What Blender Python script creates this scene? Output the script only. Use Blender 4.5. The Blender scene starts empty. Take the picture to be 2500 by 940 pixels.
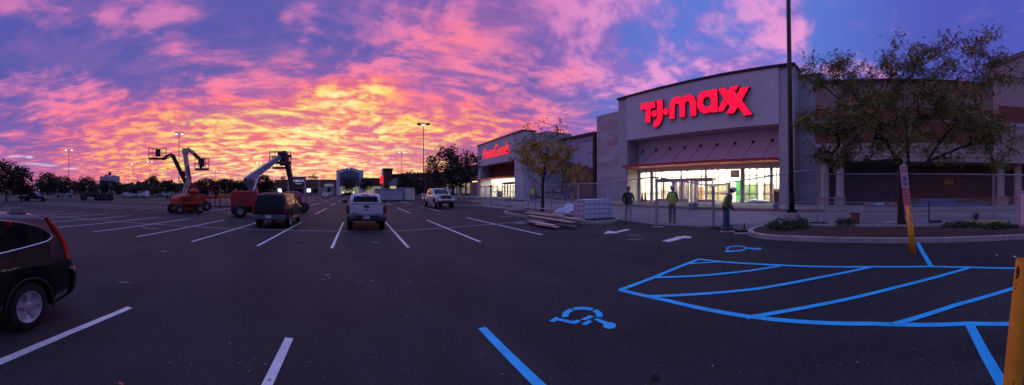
import bpy, bmesh, math, random
from mathutils import Vector, Matrix, noise as mnoise
R = math.radians
rnd = random.Random(7)
scene = bpy.context.scene
COL = scene.collection

# ------------------------------------------------------------------ survey
# The photograph is a 172 degree phone panorama.  +Y runs along the parking
# bays (towards the sunset), +X towards the store row.  The lot is level to
# X = 2 and then rises gently towards the stores.
S, AX0, HZ, EYE = 830.0, 873.0, 466.0, 2.0
SLOPE, XS, XTOP = 0.042, 2.0, 22.0
def g(x):
    return SLOPE * (min(max(x, XS), XTOP) - XS)
def az(px):
    return (px - AX0) / S
def ground(px, py, dz=0.0):
    """survey point on the lot surface (+dz)"""
    t = az(px); k = (py - HZ) / S; s = math.sin(t)
    d = (EYE - dz) / max(k, 1e-6)
    if d * s > XS:
        d = (EYE - dz + SLOPE * XS) / (k + SLOPE * s)
        if d * s > XTOP:
            d = (EYE - dz - g(XTOP)) / k
    return Vector((d * s, d * math.cos(t), EYE - k * d))
def plane_x(px, py, K):
    t = az(px); d = K / math.sin(t)
    return Vector((K, d * math.cos(t), EYE - (py - HZ) / S * d))
def plane_y(px, py, Y):
    t = az(px); d = Y / math.cos(t)
    return Vector((d * math.sin(t), Y, EYE - (py - HZ) / S * d))
def polar(px, py, d):
    t = az(px)
    return Vector((d * math.sin(t), d * math.cos(t), EYE - (py - HZ) / S * d))

# ------------------------------------------------------------------ materials
_mats = {}
def _lin(c):
    return tuple((v / 12.92 if v <= 0.04045 else ((v + 0.055) / 1.055) ** 2.4) for v in c)
def srgb(r, g_, b):
    return _lin((r / 255, g_ / 255, b / 255))
def mat(name, color=(0.5, 0.5, 0.5), rough=0.6, metal=0.0, var=0.0, scale=6.0, bump=0.0,
        coat=0.0, emit=None, estr=0.0, trans=0.0, second=None, stretch=None, spec=None):
    """Principled material; var = value variation by noise, second = other colour mixed in by noise."""
    if name in _mats:
        return _mats[name]
    m = bpy.data.materials.new(name); m.use_nodes = True
    nt = m.node_tree; b = nt.nodes['Principled BSDF']
    b.inputs['Base Color'].default_value = (*color, 1)
    b.inputs['Roughness'].default_value = rough
    b.inputs['Metallic'].default_value = metal
    b.inputs['Coat Weight'].default_value = coat
    b.inputs['Coat Roughness'].default_value = 0.04
    b.inputs['Transmission Weight'].default_value = trans
    if spec is not None:
        b.inputs['Specular IOR Level'].default_value = spec
    if emit:
        b.inputs['Emission Color'].default_value = (*emit, 1)
        b.inputs['Emission Strength'].default_value = estr
    if var or second or bump:
        tc = nt.nodes.new('ShaderNodeTexCoord')
        src = tc.outputs['Object']
        if stretch:
            mp = nt.nodes.new('ShaderNodeMapping'); mp.inputs['Scale'].default_value = stretch
            nt.links.new(src, mp.inputs['Vector']); src = mp.outputs['Vector']
        n = nt.nodes.new('ShaderNodeTexNoise'); n.inputs['Scale'].default_value = scale
        n.inputs['Detail'].default_value = 6; n.inputs['Roughness'].default_value = 0.65
        nt.links.new(src, n.inputs['Vector'])
        if var or second:
            cr = nt.nodes.new('ShaderNodeValToRGB')
            lo = tuple(c * (1 - var) for c in color); hi = second or tuple(min(1, c * (1 + var)) for c in color)
            cr.color_ramp.elements[0].position = 0.34; cr.color_ramp.elements[0].color = (*lo, 1)
            cr.color_ramp.elements[1].position = 0.66; cr.color_ramp.elements[1].color = (*hi, 1)
            nt.links.new(n.outputs['Fac'], cr.inputs['Fac'])
            nt.links.new(cr.outputs['Color'], b.inputs['Base Color'])
        if bump:
            bp = nt.nodes.new('ShaderNodeBump'); bp.inputs['Strength'].default_value = bump
            bp.inputs['Distance'].default_value = 0.02
            nt.links.new(n.outputs['Fac'], bp.inputs['Height'])
            nt.links.new(bp.outputs['Normal'], b.inputs['Normal'])
    _mats[name] = m
    return m

# ------------------------------------------------------------------ mesh building
class MB:
    """collects shapes, then links them as ONE mesh object"""
    def __init__(self):
        self.v = []; self.f = []; self.mi = []; self.mats = []; self.cur = 0; self.sm = []
        self.smooth = False
    def use(self, m, smooth=None):
        if m not in self.mats: self.mats.append(m)
        self.cur = self.mats.index(m)
        if smooth is not None: self.smooth = smooth
        return self
    def raw(self, vs, fs):
        o = len(self.v); self.v += [tuple(p) for p in vs]
        for f in fs:
            self.f.append([i + o for i in f]); self.mi.append(self.cur); self.sm.append(self.smooth)
        return self
    def box(self, c, s, rz=0.0, taper=1.0, M=None):
        hx, hy, hz = s[0] / 2, s[1] / 2, s[2] / 2
        vs = []
        for z, k in ((-hz, 1.0), (hz, taper)):
            for x, y in ((-hx, -hy), (hx, -hy), (hx, hy), (-hx, hy)):
                vs.append(Vector((x * k, y * k, z)))
        if rz:
            mt = Matrix.Rotation(rz, 3, 'Z'); vs = [mt @ p for p in vs]
        if M: vs = [M @ p for p in vs]
        vs = [p + Vector(c) for p in vs]
        return self.raw(vs, [(3, 2, 1, 0), (4, 5, 6, 7), (0, 1, 5, 4), (1, 2, 6, 5), (2, 3, 7, 6), (3, 0, 4, 7)])
    def span(self, a, b):
        """axis aligned box between two corners"""
        return self.box([(a[i] + b[i]) / 2 for i in range(3)], [abs(b[i] - a[i]) for i in range(3)])
    def tube(self, pts, r, n=8, cap=True, up=None):
        pts = [Vector(p) for p in pts]
        rs = r if isinstance(r, (list, tuple)) else [r] * len(pts)
        rings = []; prev = None
        for i, p in enumerate(pts):
            d = (pts[min(i + 1, len(pts) - 1)] - pts[max(i - 1, 0)])
            d = d.normalized() if d.length > 1e-9 else Vector((0, 0, 1))
            if prev is None:
                a = d.orthogonal().normalized()
            else:
                a = prev - d * prev.dot(d)
                a = a.normalized() if a.length > 1e-6 else d.orthogonal().normalized()
            prev = a; b = d.cross(a)
            rings.append([p + (a * math.cos(2 * math.pi * k / n) + b * math.sin(2 * math.pi * k / n)) * rs[i] for k in range(n)])
        vs = [p for rg in rings for p in rg]; fs = []
        for i in range(len(pts) - 1):
            for k in range(n):
                k2 = (k + 1) % n
                fs.append((i * n + k, i * n + k2, (i + 1) * n + k2, (i + 1) * n + k))
        if cap:
            fs.append(tuple(range(n - 1, -1, -1))); fs.append(tuple((len(pts) - 1) * n + k for k in range(n)))
        return self.raw(vs, fs)
    def bar(self, a, b, w, h, up=(0, 0, 1), w2=None, h2=None):
        """rectangular bar from a to b"""
        a = Vector(a); b = Vector(b); d = (b - a).normalized(); u = Vector(up)
        sd = d.cross(u)
        if sd.length < 1e-5: sd = d.cross(Vector((1, 0, 0)))
        sd.normalize(); u = sd.cross(d)
        vs = []
        for p, ww, hh in ((a, w, h), (b, w2 or w, h2 or h)):
            for x, y in ((-1, -1), (1, -1), (1, 1), (-1, 1)):
                vs.append(p + sd * (x * ww / 2) + u * (y * hh / 2))
        return self.raw(vs, [(0, 1, 2, 3), (7, 6, 5, 4), (1, 0, 4, 5), (2, 1, 5, 6), (3, 2, 6, 7), (0, 3, 7, 4)])
    def lathe(self, prof, n=16, c=(0, 0, 0), axis='Z', M=None):
        vs = []; fs = []
        for (r, h) in prof:
            for k in range(n):
                a = 2 * math.pi * k / n
                p = Vector((r * math.cos(a), r * math.sin(a), h))
                if axis == 'X': p = Vector((p.z, p.x, p.y))
                if axis == 'Y': p = Vector((p.x, p.z, p.y))
                if M: p = M @ p
                vs.append(p + Vector(c))
        for i in range(len(prof) - 1):
            for k in range(n):
                k2 = (k + 1) % n
                fs.append((i * n + k, i * n + k2, (i + 1) * n + k2, (i + 1) * n + k))
        closed = prof[0] == prof[-1]
        if prof[0][0] > 1e-6 and not closed: fs.append(tuple(range(n - 1, -1, -1)))
        if prof[-1][0] > 1e-6 and not closed: fs.append(tuple((len(prof) - 1) * n + k for k in range(n)))
        return self.raw(vs, fs)
    def prism(self, poly, vec):
        """extrude a 3-D polygon by vec (both faces capped)"""
        poly = [Vector(p) for p in poly]; n = len(poly); vec = Vector(vec)
        vs = poly + [p + vec for p in poly]
        fs = [tuple(range(n - 1, -1, -1)), tuple(range(n, 2 * n))]
        fs += [(k, (k + 1) % n, n + (k + 1) % n, n + k) for k in range(n)]
        return self.raw(vs, fs)
    def build(self, name, m=None, parent=None, smooth=None, loc=None, bevel=0.0, fix=True):
        me = bpy.data.meshes.new(name)
        me.from_pydata(self.v, [], self.f)
        if m is not None and not self.mats: self.mats = [m]
        for x in self.mats: me.materials.append(x)
        if len(self.mats) > 1: me.polygons.foreach_set('material_index', self.mi)
        sm = self.sm if smooth is None else [smooth] * len(self.f)
        me.polygons.foreach_set('use_smooth', sm)
        if fix or bevel:
            bm = bmesh.new(); bm.from_mesh(me)
            bmesh.ops.recalc_face_normals(bm, faces=bm.faces)
            if bevel:
                es = [e for e in bm.edges if len(e.link_faces) == 2 and e.calc_face_angle(0) > 0.6]
                bmesh.ops.bevel(bm, geom=es, offset=bevel, segments=2, profile=0.5, affect='EDGES', clamp_overlap=True)
            bm.to_mesh(me); bm.free()
        me.update()
        o = bpy.data.objects.new(name, me); COL.objects.link(o)
        if parent is not None: o.parent = parent
        if loc is not None: o.location = loc
        return o

def tag(o, label=None, cat=None, group=None, kind=None):
    if label: o['label'] = label
    if cat: o['category'] = cat
    if group: o['group'] = group
    if kind: o['kind'] = kind
    return o
def thing(name, label, cat, loc=(0, 0, 0), rz=0.0, group=None):
    o = bpy.data.objects.new(name, None); COL.objects.link(o)
    o.empty_display_size = 0.2
    o.location = loc; o.rotation_euler = (0, 0, rz)
    return tag(o, label, cat, group)
def kids(o):
    return [c for c in bpy.data.objects if c.parent is o]
def dup(root, loc, rz=None, label=None, group=None, scale=None, _p=None):
    r = root.copy(); COL.objects.link(r)
    if _p is None:
        r.location = loc
        if rz is not None: r.rotation_euler = (0, 0, rz)
        if scale is not None: r.scale = scale if isinstance(scale, (tuple, list)) else (scale,) * 3
        if label: r['label'] = label
        if group: r['group'] = group
    else:
        r.parent = _p
    for c in kids(root):
        if c is not r: dup(c, None, _p=r)
    return r
def text_mesh(txt, size, depth, m, name, parent=None, M=None, bold=0.0, sx=1.0, space=1.0, shear=0.0):
    """solid lettering; local X reading direction, local Y up, local Z out of the wall"""
    cu = bpy.data.curves.new(name, 'FONT'); cu.body = txt; cu.size = size; cu.extrude = depth / 2
    cu.offset = bold; cu.align_x = 'CENTER'; cu.align_y = 'CENTER'; cu.space_character = space; cu.shear = shear
    cu.resolution_u = 3
    t = bpy.data.objects.new(name + '_tmp', cu); COL.objects.link(t)
    dg = bpy.context.evaluated_depsgraph_get()
    me = bpy.data.meshes.new_from_object(t.evaluated_get(dg))
    bpy.data.objects.remove(t); bpy.data.curves.remove(cu)
    T = Matrix.Diagonal((sx, 1, 1, 1))
    me.transform((M @ T) if M else T)
    me.materials.clear(); me.materials.append(m); me.name = name
    o = bpy.data.objects.new(name, me); COL.objects.link(o)
    if parent is not None: o.parent = parent
    return o
def frame_M(o, xdir, ydir):
    """matrix: local X -> xdir, Y -> ydir, Z -> xdir x ydir, at o"""
    x = Vector(xdir).normalized(); y = Vector(ydir).normalized(); z = x.cross(y)
    return Matrix(((x.x, y.x, z.x, o[0]), (x.y, y.y, z.y, o[1]), (x.z, y.z, z.z, o[2]), (0, 0, 0, 1)))

# ------------------------------------------------------------------ camera and render setup
cam = bpy.data.cameras.new('camera'); camo = bpy.data.objects.new('camera', cam); COL.objects.link(camo)
scene.camera = camo
cam.type = 'PANO'
cam.panorama_type = 'CENTRAL_CYLINDRICAL'
cam.central_cylindrical_range_u_min = -1250 / S
cam.central_cylindrical_range_u_max = 1250 / S
cam.central_cylindrical_range_v_min = -(940 - HZ) / S
cam.central_cylindrical_range_v_max = HZ / S
cam.central_cylindrical_radius = 1.0
cam.clip_start = 0.05; cam.clip_end = 5000
camo.location = (0, 0, EYE)
camo.rotation_euler = (R(90), 0, -az(1250))
scene.render.engine = 'CYCLES'
scene.cycles.use_denoising = True
scene.cycles.max_bounces = 6; scene.cycles.diffuse_bounces = 3; scene.cycles.glossy_bounces = 3
scene.cycles.transparent_max_bounces = 12; scene.cycles.transmission_bounces = 4
scene.cycles.caustics_reflective = False; scene.cycles.caustics_refractive = False
scene.cycles.sample_clamp_indirect = 4.0
scene.view_settings.view_transform = 'Standard'
scene.view_settings.look = 'None'
scene.view_settings.exposure = 0.0; scene.view_settings.gamma = 1.0
scene.view_settings.use_curve_mapping = False
# ------------------------------------------------------------------ sky
world = bpy.data.worlds.new('World'); scene.world = world; world.use_nodes = True
WN = world.node_tree
WN.nodes.clear()
world.cycles.sampling_method = 'MANUAL'; world.cycles.sample_map_resolution = 512
class X:
    """tiny expression wrapper over math nodes"""
    def __init__(self, s): self.s = s
    @staticmethod
    def op(o, *a, clamp=False):
        n = WN.nodes.new('ShaderNodeMath'); n.operation = o; n.use_clamp = clamp
        for i, v in enumerate(a):
            if isinstance(v, X): WN.links.new(v.s, n.inputs[i])
            else: n.inputs[i].default_value = v
        return X(n.outputs[0])
    def __add__(a, b): return X.op('ADD', a, b)
    __radd__ = __add__
    def __sub__(a, b): return X.op('SUBTRACT', a, b)
    def __rsub__(a, b): return X.op('SUBTRACT', b, a)
    def __mul__(a, b): return X.op('MULTIPLY', a, b)
    __rmul__ = __mul__
    def __truediv__(a, b): return X.op('DIVIDE', a, b)
    def clamp(a): return X.op('ADD', a, 0.0, clamp=True)
    def exp(a): return X.op('EXPONENT', a)
    def max(a, b): return X.op('MAXIMUM', a, b)
    def step(a, lo, hi):
        n = WN.nodes.new('ShaderNodeMapRange'); n.interpolation_type = 'SMOOTHSTEP'
        WN.links.new(a.s, n.inputs['Value'])
        n.inputs['From Min'].default_value = lo; n.inputs['From Max'].default_value = hi
        return X(n.outputs['Result'])
def wmix(f, a, b):
    n = WN.nodes.new('ShaderNodeMix'); n.data_type = 'RGBA'
    for i, v in ((0, f), (6, a), (7, b)):
        if isinstance(v, X): WN.links.new(v.s, n.inputs[i])
        elif isinstance(v, tuple): n.inputs[i].default_value = (*v, 1)
        else: n.inputs[i].default_value = v
    return X(n.outputs[2])
def wnoise(vec, scale, detail=6, rough=0.6, dist=0.0, off=0.0):
    v = WN.nodes.new('ShaderNodeVectorMath'); v.operation = 'ADD'; v.inputs[1].default_value = (off * 7.3, off * 3.1, 0)
    WN.links.new(vec.s, v.inputs[0])
    n = WN.nodes.new('ShaderNodeTexNoise'); n.noise_dimensions = '2D'
    n.inputs['Scale'].default_value = scale; n.inputs['Detail'].default_value = detail
    n.inputs['Roughness'].default_value = rough; n.inputs['Distortion'].default_value = dist
    WN.links.new(v.outputs[0], n.inputs['Vector'])
    return X(n.outputs['Fac'])
def wvec(x, y, z):
    n = WN.nodes.new('ShaderNodeCombineXYZ')
    for i, v in enumerate((x, y, z)):
        if isinstance(v, X): WN.links.new(v.s, n.inputs[i])
        else: n.inputs[i].default_value = v
    return X(n.outputs[0])
def wramp(f, stops):
    n = WN.nodes.new('ShaderNodeValToRGB'); WN.links.new(f.s, n.inputs[0])
    e = n.color_ramp.elements
    while len(e) < len(stops): e.new(0.5)
    for k, (p, c) in enumerate(stops):
        e[k].position = p; e[k].color = (*c, 1)
    return X(n.outputs[0])
tc = WN.nodes.new('ShaderNodeTexCoord'); sp = WN.nodes.new('ShaderNodeSeparateXYZ')
WN.links.new(tc.outputs['Generated'], sp.inputs[0])
dx, dy, dz = (X(sp.outputs[i]) for i in range(3))
hz_ = X.op('SQRT', dx * dx + dy * dy).max(0.02)
AZ = X.op('ARCTAN2', dx, dy)           # 0 along the bays, + to the right
EL = (dz / hz_).max(0.0)               # tangent of elevation
AE = wvec(AZ, EL, 0.0)
def blobs(lst):
    """sum of soft patches of sky: (px, py, radius x, radius y, amount)"""
    acc = X.op('ADD', 0.0, 0.0)
    for (px, py, rx, ry, amt) in lst:
        m = WN.nodes.new('ShaderNodeVectorMath'); m.operation = 'MULTIPLY_ADD'
        WN.links.new(AE.s, m.inputs[0])
        kx, ky = S / rx, S / ry
        m.inputs[1].default_value = (kx, ky, 0)
        m.inputs[2].default_value = (-az(px) * kx, -(HZ - py) / S * ky, 0)
        d = WN.nodes.new('ShaderNodeVectorMath'); d.operation = 'DOT_PRODUCT'
        WN.links.new(m.outputs[0], d.inputs[0]); WN.links.new(m.outputs[0], d.inputs[1])
        e = X.op('POWER', 0.36788, X(d.outputs['Value']))
        acc = X.op('MULTIPLY_ADD', e, amt, acc)
    return acc
# cloud sheet coordinates (a flat deck overhead, so it crowds towards the horizon)
den = dz.max(0.0) + 0.13
qx = dx / den; qy = dy / den
P = wvec(qx, qy, 0.0)
warp = wnoise(P, 0.8, 2, 0.5, 0.0, 3.0) - 0.5
warp2 = wnoise(P, 0.8, 2, 0.5, 0.0, 9.0) - 0.5
# rippled deck: bands lie across the view, leaning a little
PX = wvec(qx * 0.84 + qy * 0.16 + warp * 0.7, qy * 1.2 - qx * 0.26 + warp2 * 0.7, 0.0)
big = wnoise(PX, 0.62, 3, 0.55, 0.0, 1.3)
mid = wnoise(PX, 2.6, 4, 0.6, 0.0, 4.7)
fine = wnoise(wvec(qx + warp * 0.5, qy * 1.05 - qx * 0.15 + warp2 * 0.5, 0.0), 6.2, 4, 0.6, 0.0, 2.2)
ripple = wnoise(wvec(qx * 1.0 + warp * 0.4, qy * 1.6 - qx * 0.2 + warp2 * 0.4, 0.0), 4.2, 4, 0.6, 0.0, 8.8)
tex = big * 0.52 + mid * 0.36 + fine * 0.12
# where the deck is thick or open in this sky
cover = blobs([
    # open blue-violet patches
    (320, 165, 130, 55, -.18), (590, 60, 130, 70, -.17), (60, 100, 150, 55, -.13), (480, 175, 90, 30, -.08), (20, 330, 110, 50, -.08), (350, 215, 50, 40, -.10),
    (640, 130, 90, 40, -.07), (890, 40, 60, 40, -.09), (1570, 120, 110, 90, -.14), (1670, 240, 170, 60, -.10), (1480, 275, 80, 30, -.10), (1200, 290, 70, 20, -.13),
    (2150, 60, 260, 120, -.045), (2080, 170, 110, 30, .06), (2060, 50, 60, 40, .06), (2230, 90, 90, 30, .05), (2420, 150, 300, 170, -.18), (70, 395, 90, 25, -.06),
    # thick banks
    (200, 30, 170, 42, .12), (470, 30, 95, 35, .14), (230, 240, 150, 60, .13), (440, 108, 80, 22, .12), (90, 190, 120, 25, .09), (690, 60, 60, 40, .08), (560, 140, 90, 18, .07), (380, 120, 50, 20, .06), (620, 310, 260, 60, .07), (1120, 90, 130, 80, .17),
    (1290, 20, 160, 60, .14), (850, 230, 140, 45, .13), (1420, 190, 70, 40, .16), (1790, 170, 110, 35, .15), (1920, 60, 75, 90, .19),
    (1250, 230, 230, 90, .09), (1560, 200, 200, 40, .05), (1600, 170, 30, 12, .08), (1490, 100, 30, 15, .06), (1700, 75, 20, 12, .08), (1000, 200, 160, 60, .07), (780, 420, 400, 50, .05), (300, 360, 250, 80, .05)])
dens = (tex + cover).step(0.375, 0.59)
hi = EL.step(0.12, 0.45)
lit = (fine * (0.42 - hi * 0.10) + ripple * (0.36 - hi * 0.14) + mid * (hi * 0.24 + 0.22) + cover * 0.22).step(0.42, 0.62)
# glow of the sun below the horizon
glow = blobs([(770, 445, 560, 85, .66), (825, 238, 90, 38, .55), (925, 212, 60, 25, .35), (680, 300, 240, 55, .32), (930, 320, 240, 60, .32), (560, 370, 200, 50, .16), (480, 290, 140, 30, .14),
              (790, 350, 540, 180, .24), (1010, 415, 200, 50, .20), (300, 320, 220, 80, .17), (150, 360, 160, 60, .08), (1200, 300, 200, 60, .14), (1400, 185, 60, 25, .10), (1110, 90, 110, 60, .12)])
glow = (glow * (lit * 0.45 + 0.78)).clamp()
C_LIT = wramp(glow, [(0.0, srgb(206, 122, 186)), (0.14, srgb(250, 130, 162)), (0.30, srgb(255, 126, 138)), (0.50, srgb(255, 178, 120)), (0.68, srgb(255, 226, 128)), (1.0, srgb(255, 248, 180))])
C_SHD = wramp(glow, [(0.0, srgb(128, 96, 172)), (0.16, srgb(180, 100, 166)), (0.36, srgb(216, 102, 144)), (0.60, srgb(238, 112, 126)), (1.0, srgb(246, 150, 116))])
right = AZ.step(0.40, 0.95)
rg = right * (1.0 - glow) * 0.85
C_LIT = wmix(rg, C_LIT, srgb(236, 160, 220))
C_SHD = wmix(rg, C_SHD, srgb(150, 115, 205))
C_GAP = wmix(AZ.step(0.45, 0.95), srgb(86, 88, 172), srgb(90, 120, 212))
C_GAP = wmix(AZ.step(1.25, 1.75), C_GAP, srgb(82, 88, 186))
C_GAP = wmix(mid.step(0.42, 0.68) * 0.35 * (1.0 - right), C_GAP, srgb(146, 104, 176))
C_GAP = wmix(fine.step(0.52, 0.75) * 0.10, C_GAP, srgb(190, 130, 195))
C_GAP = wmix((glow * 1.25).clamp(), C_GAP, srgb(222, 112, 146))
low = 1.0 - EL.step(0.0, 0.16)
C_GAP = wmix(low * (1.0 - right) * 0.6, C_GAP, srgb(205, 118, 160))
cloud = wmix(lit, C_SHD, C_LIT)
skyc = wmix(dens, C_GAP, cloud)
# pale breaks low in the left sky
brk = blobs([(40, 382, 22, 2.0, 1.), (72, 384, 8, 2.5, 1.2), (85, 400, 26, 1.6, 1.), (118, 404, 22, 2, .9), (175, 412, 16, 1.8, .8)])
skyc = wmix((brk * (0.5 + fine)).clamp(), skyc, srgb(215, 205, 240))
# the sky behind the camera and overhead: bluer, away from the glow, dim near the horizon
ca, sa = math.cos(az(1250)), math.sin(az(1250))
beh = ((dx * sa + dy * ca) / hz_ * -1.0).step(0.0, 0.40)
over = EL.step(0.60, 1.25)
up = X.op('MAXIMUM', beh, over)
c_far = wramp(EL.step(0.0, 1.1), [(0.0, srgb(46, 48, 92)), (0.34, srgb(54, 60, 118)), (0.66, srgb(126, 142, 232)), (1.0, srgb(152, 168, 250))])
c_far = wmix(dens * 0.25, c_far, srgb(190, 160, 226))
skyc = wmix(up, skyc, c_far)
# clear-air base
nis = WN.nodes.new('ShaderNodeTexSky'); nis.sky_type = 'NISHITA'; nis.sun_disc = False
nis.sun_elevation = R(1.0); nis.sun_rotation = R(-3.0)
add = WN.nodes.new('ShaderNodeMix'); add.data_type = 'RGBA'; add.blend_type = 'ADD'
add.inputs[0].default_value = 0.006
WN.links.new(skyc.s, add.inputs[6]); WN.links.new(nis.outputs[0], add.inputs[7])
bg = WN.nodes.new('ShaderNodeBackground'); bg.inputs['Strength'].default_value = 1.0
WN.links.new(add.outputs[2], bg.inputs['Color'])
wo = WN.nodes.new('ShaderNodeOutputWorld'); WN.links.new(bg.outputs[0], wo.inputs['Surface'])
sun = bpy.data.lights.new('sun', 'SUN'); sun.energy = 0.12; sun.angle = R(12); sun.color = (1.0, 0.42, 0.22)
suno = bpy.data.objects.new('sun', sun); COL.objects.link(suno)
suno.rotation_euler = (R(87), 0, R(180 + 3))
# ------------------------------------------------------------------ ground, road, walk, markings
def asphalt(name, c0, c1, speck, rough=0.82, big=0.05, spc=70.0):
    m = bpy.data.materials.new(name); m.use_nodes = True
    nt = m.node_tree; b = nt.nodes['Principled BSDF']; L = nt.links
    tc = nt.nodes.new('ShaderNodeTexCoord')
    def N(scale, det, ro, sc=None):
        n = nt.nodes.new('ShaderNodeTexNoise'); n.inputs['Scale'].default_value = scale
        n.inputs['Detail'].default_value = det; n.inputs['Roughness'].default_value = ro
        if sc:
            mp = nt.nodes.new('ShaderNodeMapping'); mp.inputs['Scale'].default_value = sc
            L.new(tc.outputs['Object'], mp.inputs['Vector']); L.new(mp.outputs['Vector'], n.inputs['Vector'])
        else: L.new(tc.outputs['Object'], n.inputs['Vector'])
        return n
    n1 = N(big, 7, 0.62); n2 = N(spc, 3, 0.7); n3 = N(0.6, 6, 0.7, (1, 0.35, 1))
    mx = nt.nodes.new('ShaderNodeMath'); mx.operation = 'MULTIPLY_ADD'; mx.inputs[1].default_value = 0.55
    L.new(n3.outputs['Fac'], mx.inputs[0])
    mm = nt.nodes.new('ShaderNodeMath'); mm.operation = 'MULTIPLY'; mm.inputs[1].default_value = 0.5
    L.new(n1.outputs['Fac'], mm.inputs[0]); L.new(mm.outputs[0], mx.inputs[2])
    cr = nt.nodes.new('ShaderNodeValToRGB')
    cr.color_ramp.elements[0].position = 0.40; cr.color_ramp.elements[0].color = (*c0, 1)
    cr.color_ramp.elements[1].position = 0.66; cr.color_ramp.elements[1].color = (*c1, 1)
    L.new(mx.outputs[0], cr.inputs['Fac'])
    sr = nt.nodes.new('ShaderNodeValToRGB')
    sr.color_ramp.elements[0].position = 0.30; sr.color_ramp.elements[0].color = (0.45, 0.45, 0.45, 1)
    sr.color_ramp.elements[1].position = 0.78; sr.color_ramp.elements[1].color = (speck, speck, speck, 1)
    L.new(n2.outputs['Fac'], sr.inputs['Fac'])
    mu = nt.nodes.new('ShaderNodeMix'); mu.data_type = 'RGBA'; mu.blend_type = 'MULTIPLY'; mu.inputs[0].default_value = 1
    L.new(cr.outputs['Color'], mu.inputs[6]); L.new(sr.outputs['Color'], mu.inputs[7])
    L.new(mu.outputs[2], b.inputs['Base Color'])
    b.inputs['Roughness'].default_value = rough; b.inputs['Specular IOR Level'].default_value = 0.35
    bp = nt.nodes.new('ShaderNodeBump'); bp.inputs['Strength'].default_value = 0.5; bp.inputs['Distance'].default_value = 0.01
    L.new(n2.outputs['Fac'], bp.inputs['Height']); L.new(bp.outputs['Normal'], b.inputs['Normal'])
    _mats[name] = m
    return m
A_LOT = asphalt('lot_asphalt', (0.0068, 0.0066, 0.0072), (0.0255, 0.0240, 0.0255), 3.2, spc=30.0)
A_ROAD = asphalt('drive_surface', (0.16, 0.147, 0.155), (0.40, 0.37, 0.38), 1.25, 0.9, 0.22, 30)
A_PATCH = asphalt('fresh_asphalt', (0.020, 0.020, 0.020), (0.034, 0.033, 0.033), 1.5)
CONC = asphalt('walk_concrete', (0.24, 0.235, 0.225), (0.36, 0.35, 0.33), 1.12, 0.9, 0.3, 25)

def sheet(name, xs, ys, m, dz, kind='structure'):
    mb = MB()
    for i in range(len(xs) - 1):
        for j in range(len(ys) - 1):
            mb.raw([(xs[i], ys[j], g(xs[i]) + dz), (xs[i + 1], ys[j], g(xs[i + 1]) + dz),
                    (xs[i + 1], ys[j + 1], g(xs[i + 1]) + dz), (xs[i], ys[j + 1], g(xs[i]) + dz)], [(0, 1, 2, 3)])
    return tag(mb.build(name, m, fix=False), kind=kind)
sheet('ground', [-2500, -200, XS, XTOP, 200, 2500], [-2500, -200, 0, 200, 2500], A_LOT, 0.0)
WX = 19.7                                            # kerb line of the store walk
ZW = 0.90                                            # walk level
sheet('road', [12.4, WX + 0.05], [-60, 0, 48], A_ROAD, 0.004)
# dark repaired strip beside the painted arrows
pp = [ground(*q) for q in ((1575, 560), (1640, 556), (1720, 561), (1800, 568), (1832, 580), (1760, 584), (1680, 577), (1600, 570))]
mb = MB(); mb.raw([(p.x, p.y, p.z + 0.008) for p in pp], [tuple(range(8))])
tag(mb.build('road_patch', A_PATCH), kind='structure')
# pale dust and scuffs on the drive
DUST = asphalt('pale_dust', (0.20, 0.19, 0.19), (0.30, 0.28, 0.28), 1.2, 0.95, 0.8, 20)
mb = MB(); r2 = random.Random(3)
for (px, py, w, h) in ((1690, 524, 34, 3), (1660, 536, 26, 3), (1735, 530, 30, 3), (1610, 519, 26, 2), (1560, 527, 14, 2), (1270, 545, 26, 2), (1235, 530, 22, 1.5), (1550, 575, 16, 1.2), (1548, 585, 26, 1.5), (2090, 518, 40, 3), (2330, 512, 40, 2),
                       (352, 556, 9, 2), (372, 559, 22, 1.2), (800, 672, 6, 2.5), (805, 679, 4, 1.5), (790, 684, 5, 1.5), (402, 614, 10, 2), (420, 615, 4, 1), (880, 690, 8, 1), (910, 686, 5, 1.5), (1210, 549, 14, 1), (300, 690, 20, 2)):
    n = 14; ring = []
    for k in range(n):
        a = 2 * math.pi * k / n; f = r2.uniform(0.45, 1.25)
        p = ground(px + w * f * math.cos(a), py + h * f * math.sin(a)); ring.append((p.x, p.y, p.z + 0.009))
    mb.raw(ring, [tuple(range(n))])
tag(mb.build('dust_patches', DUST), kind='stuff')

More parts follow.
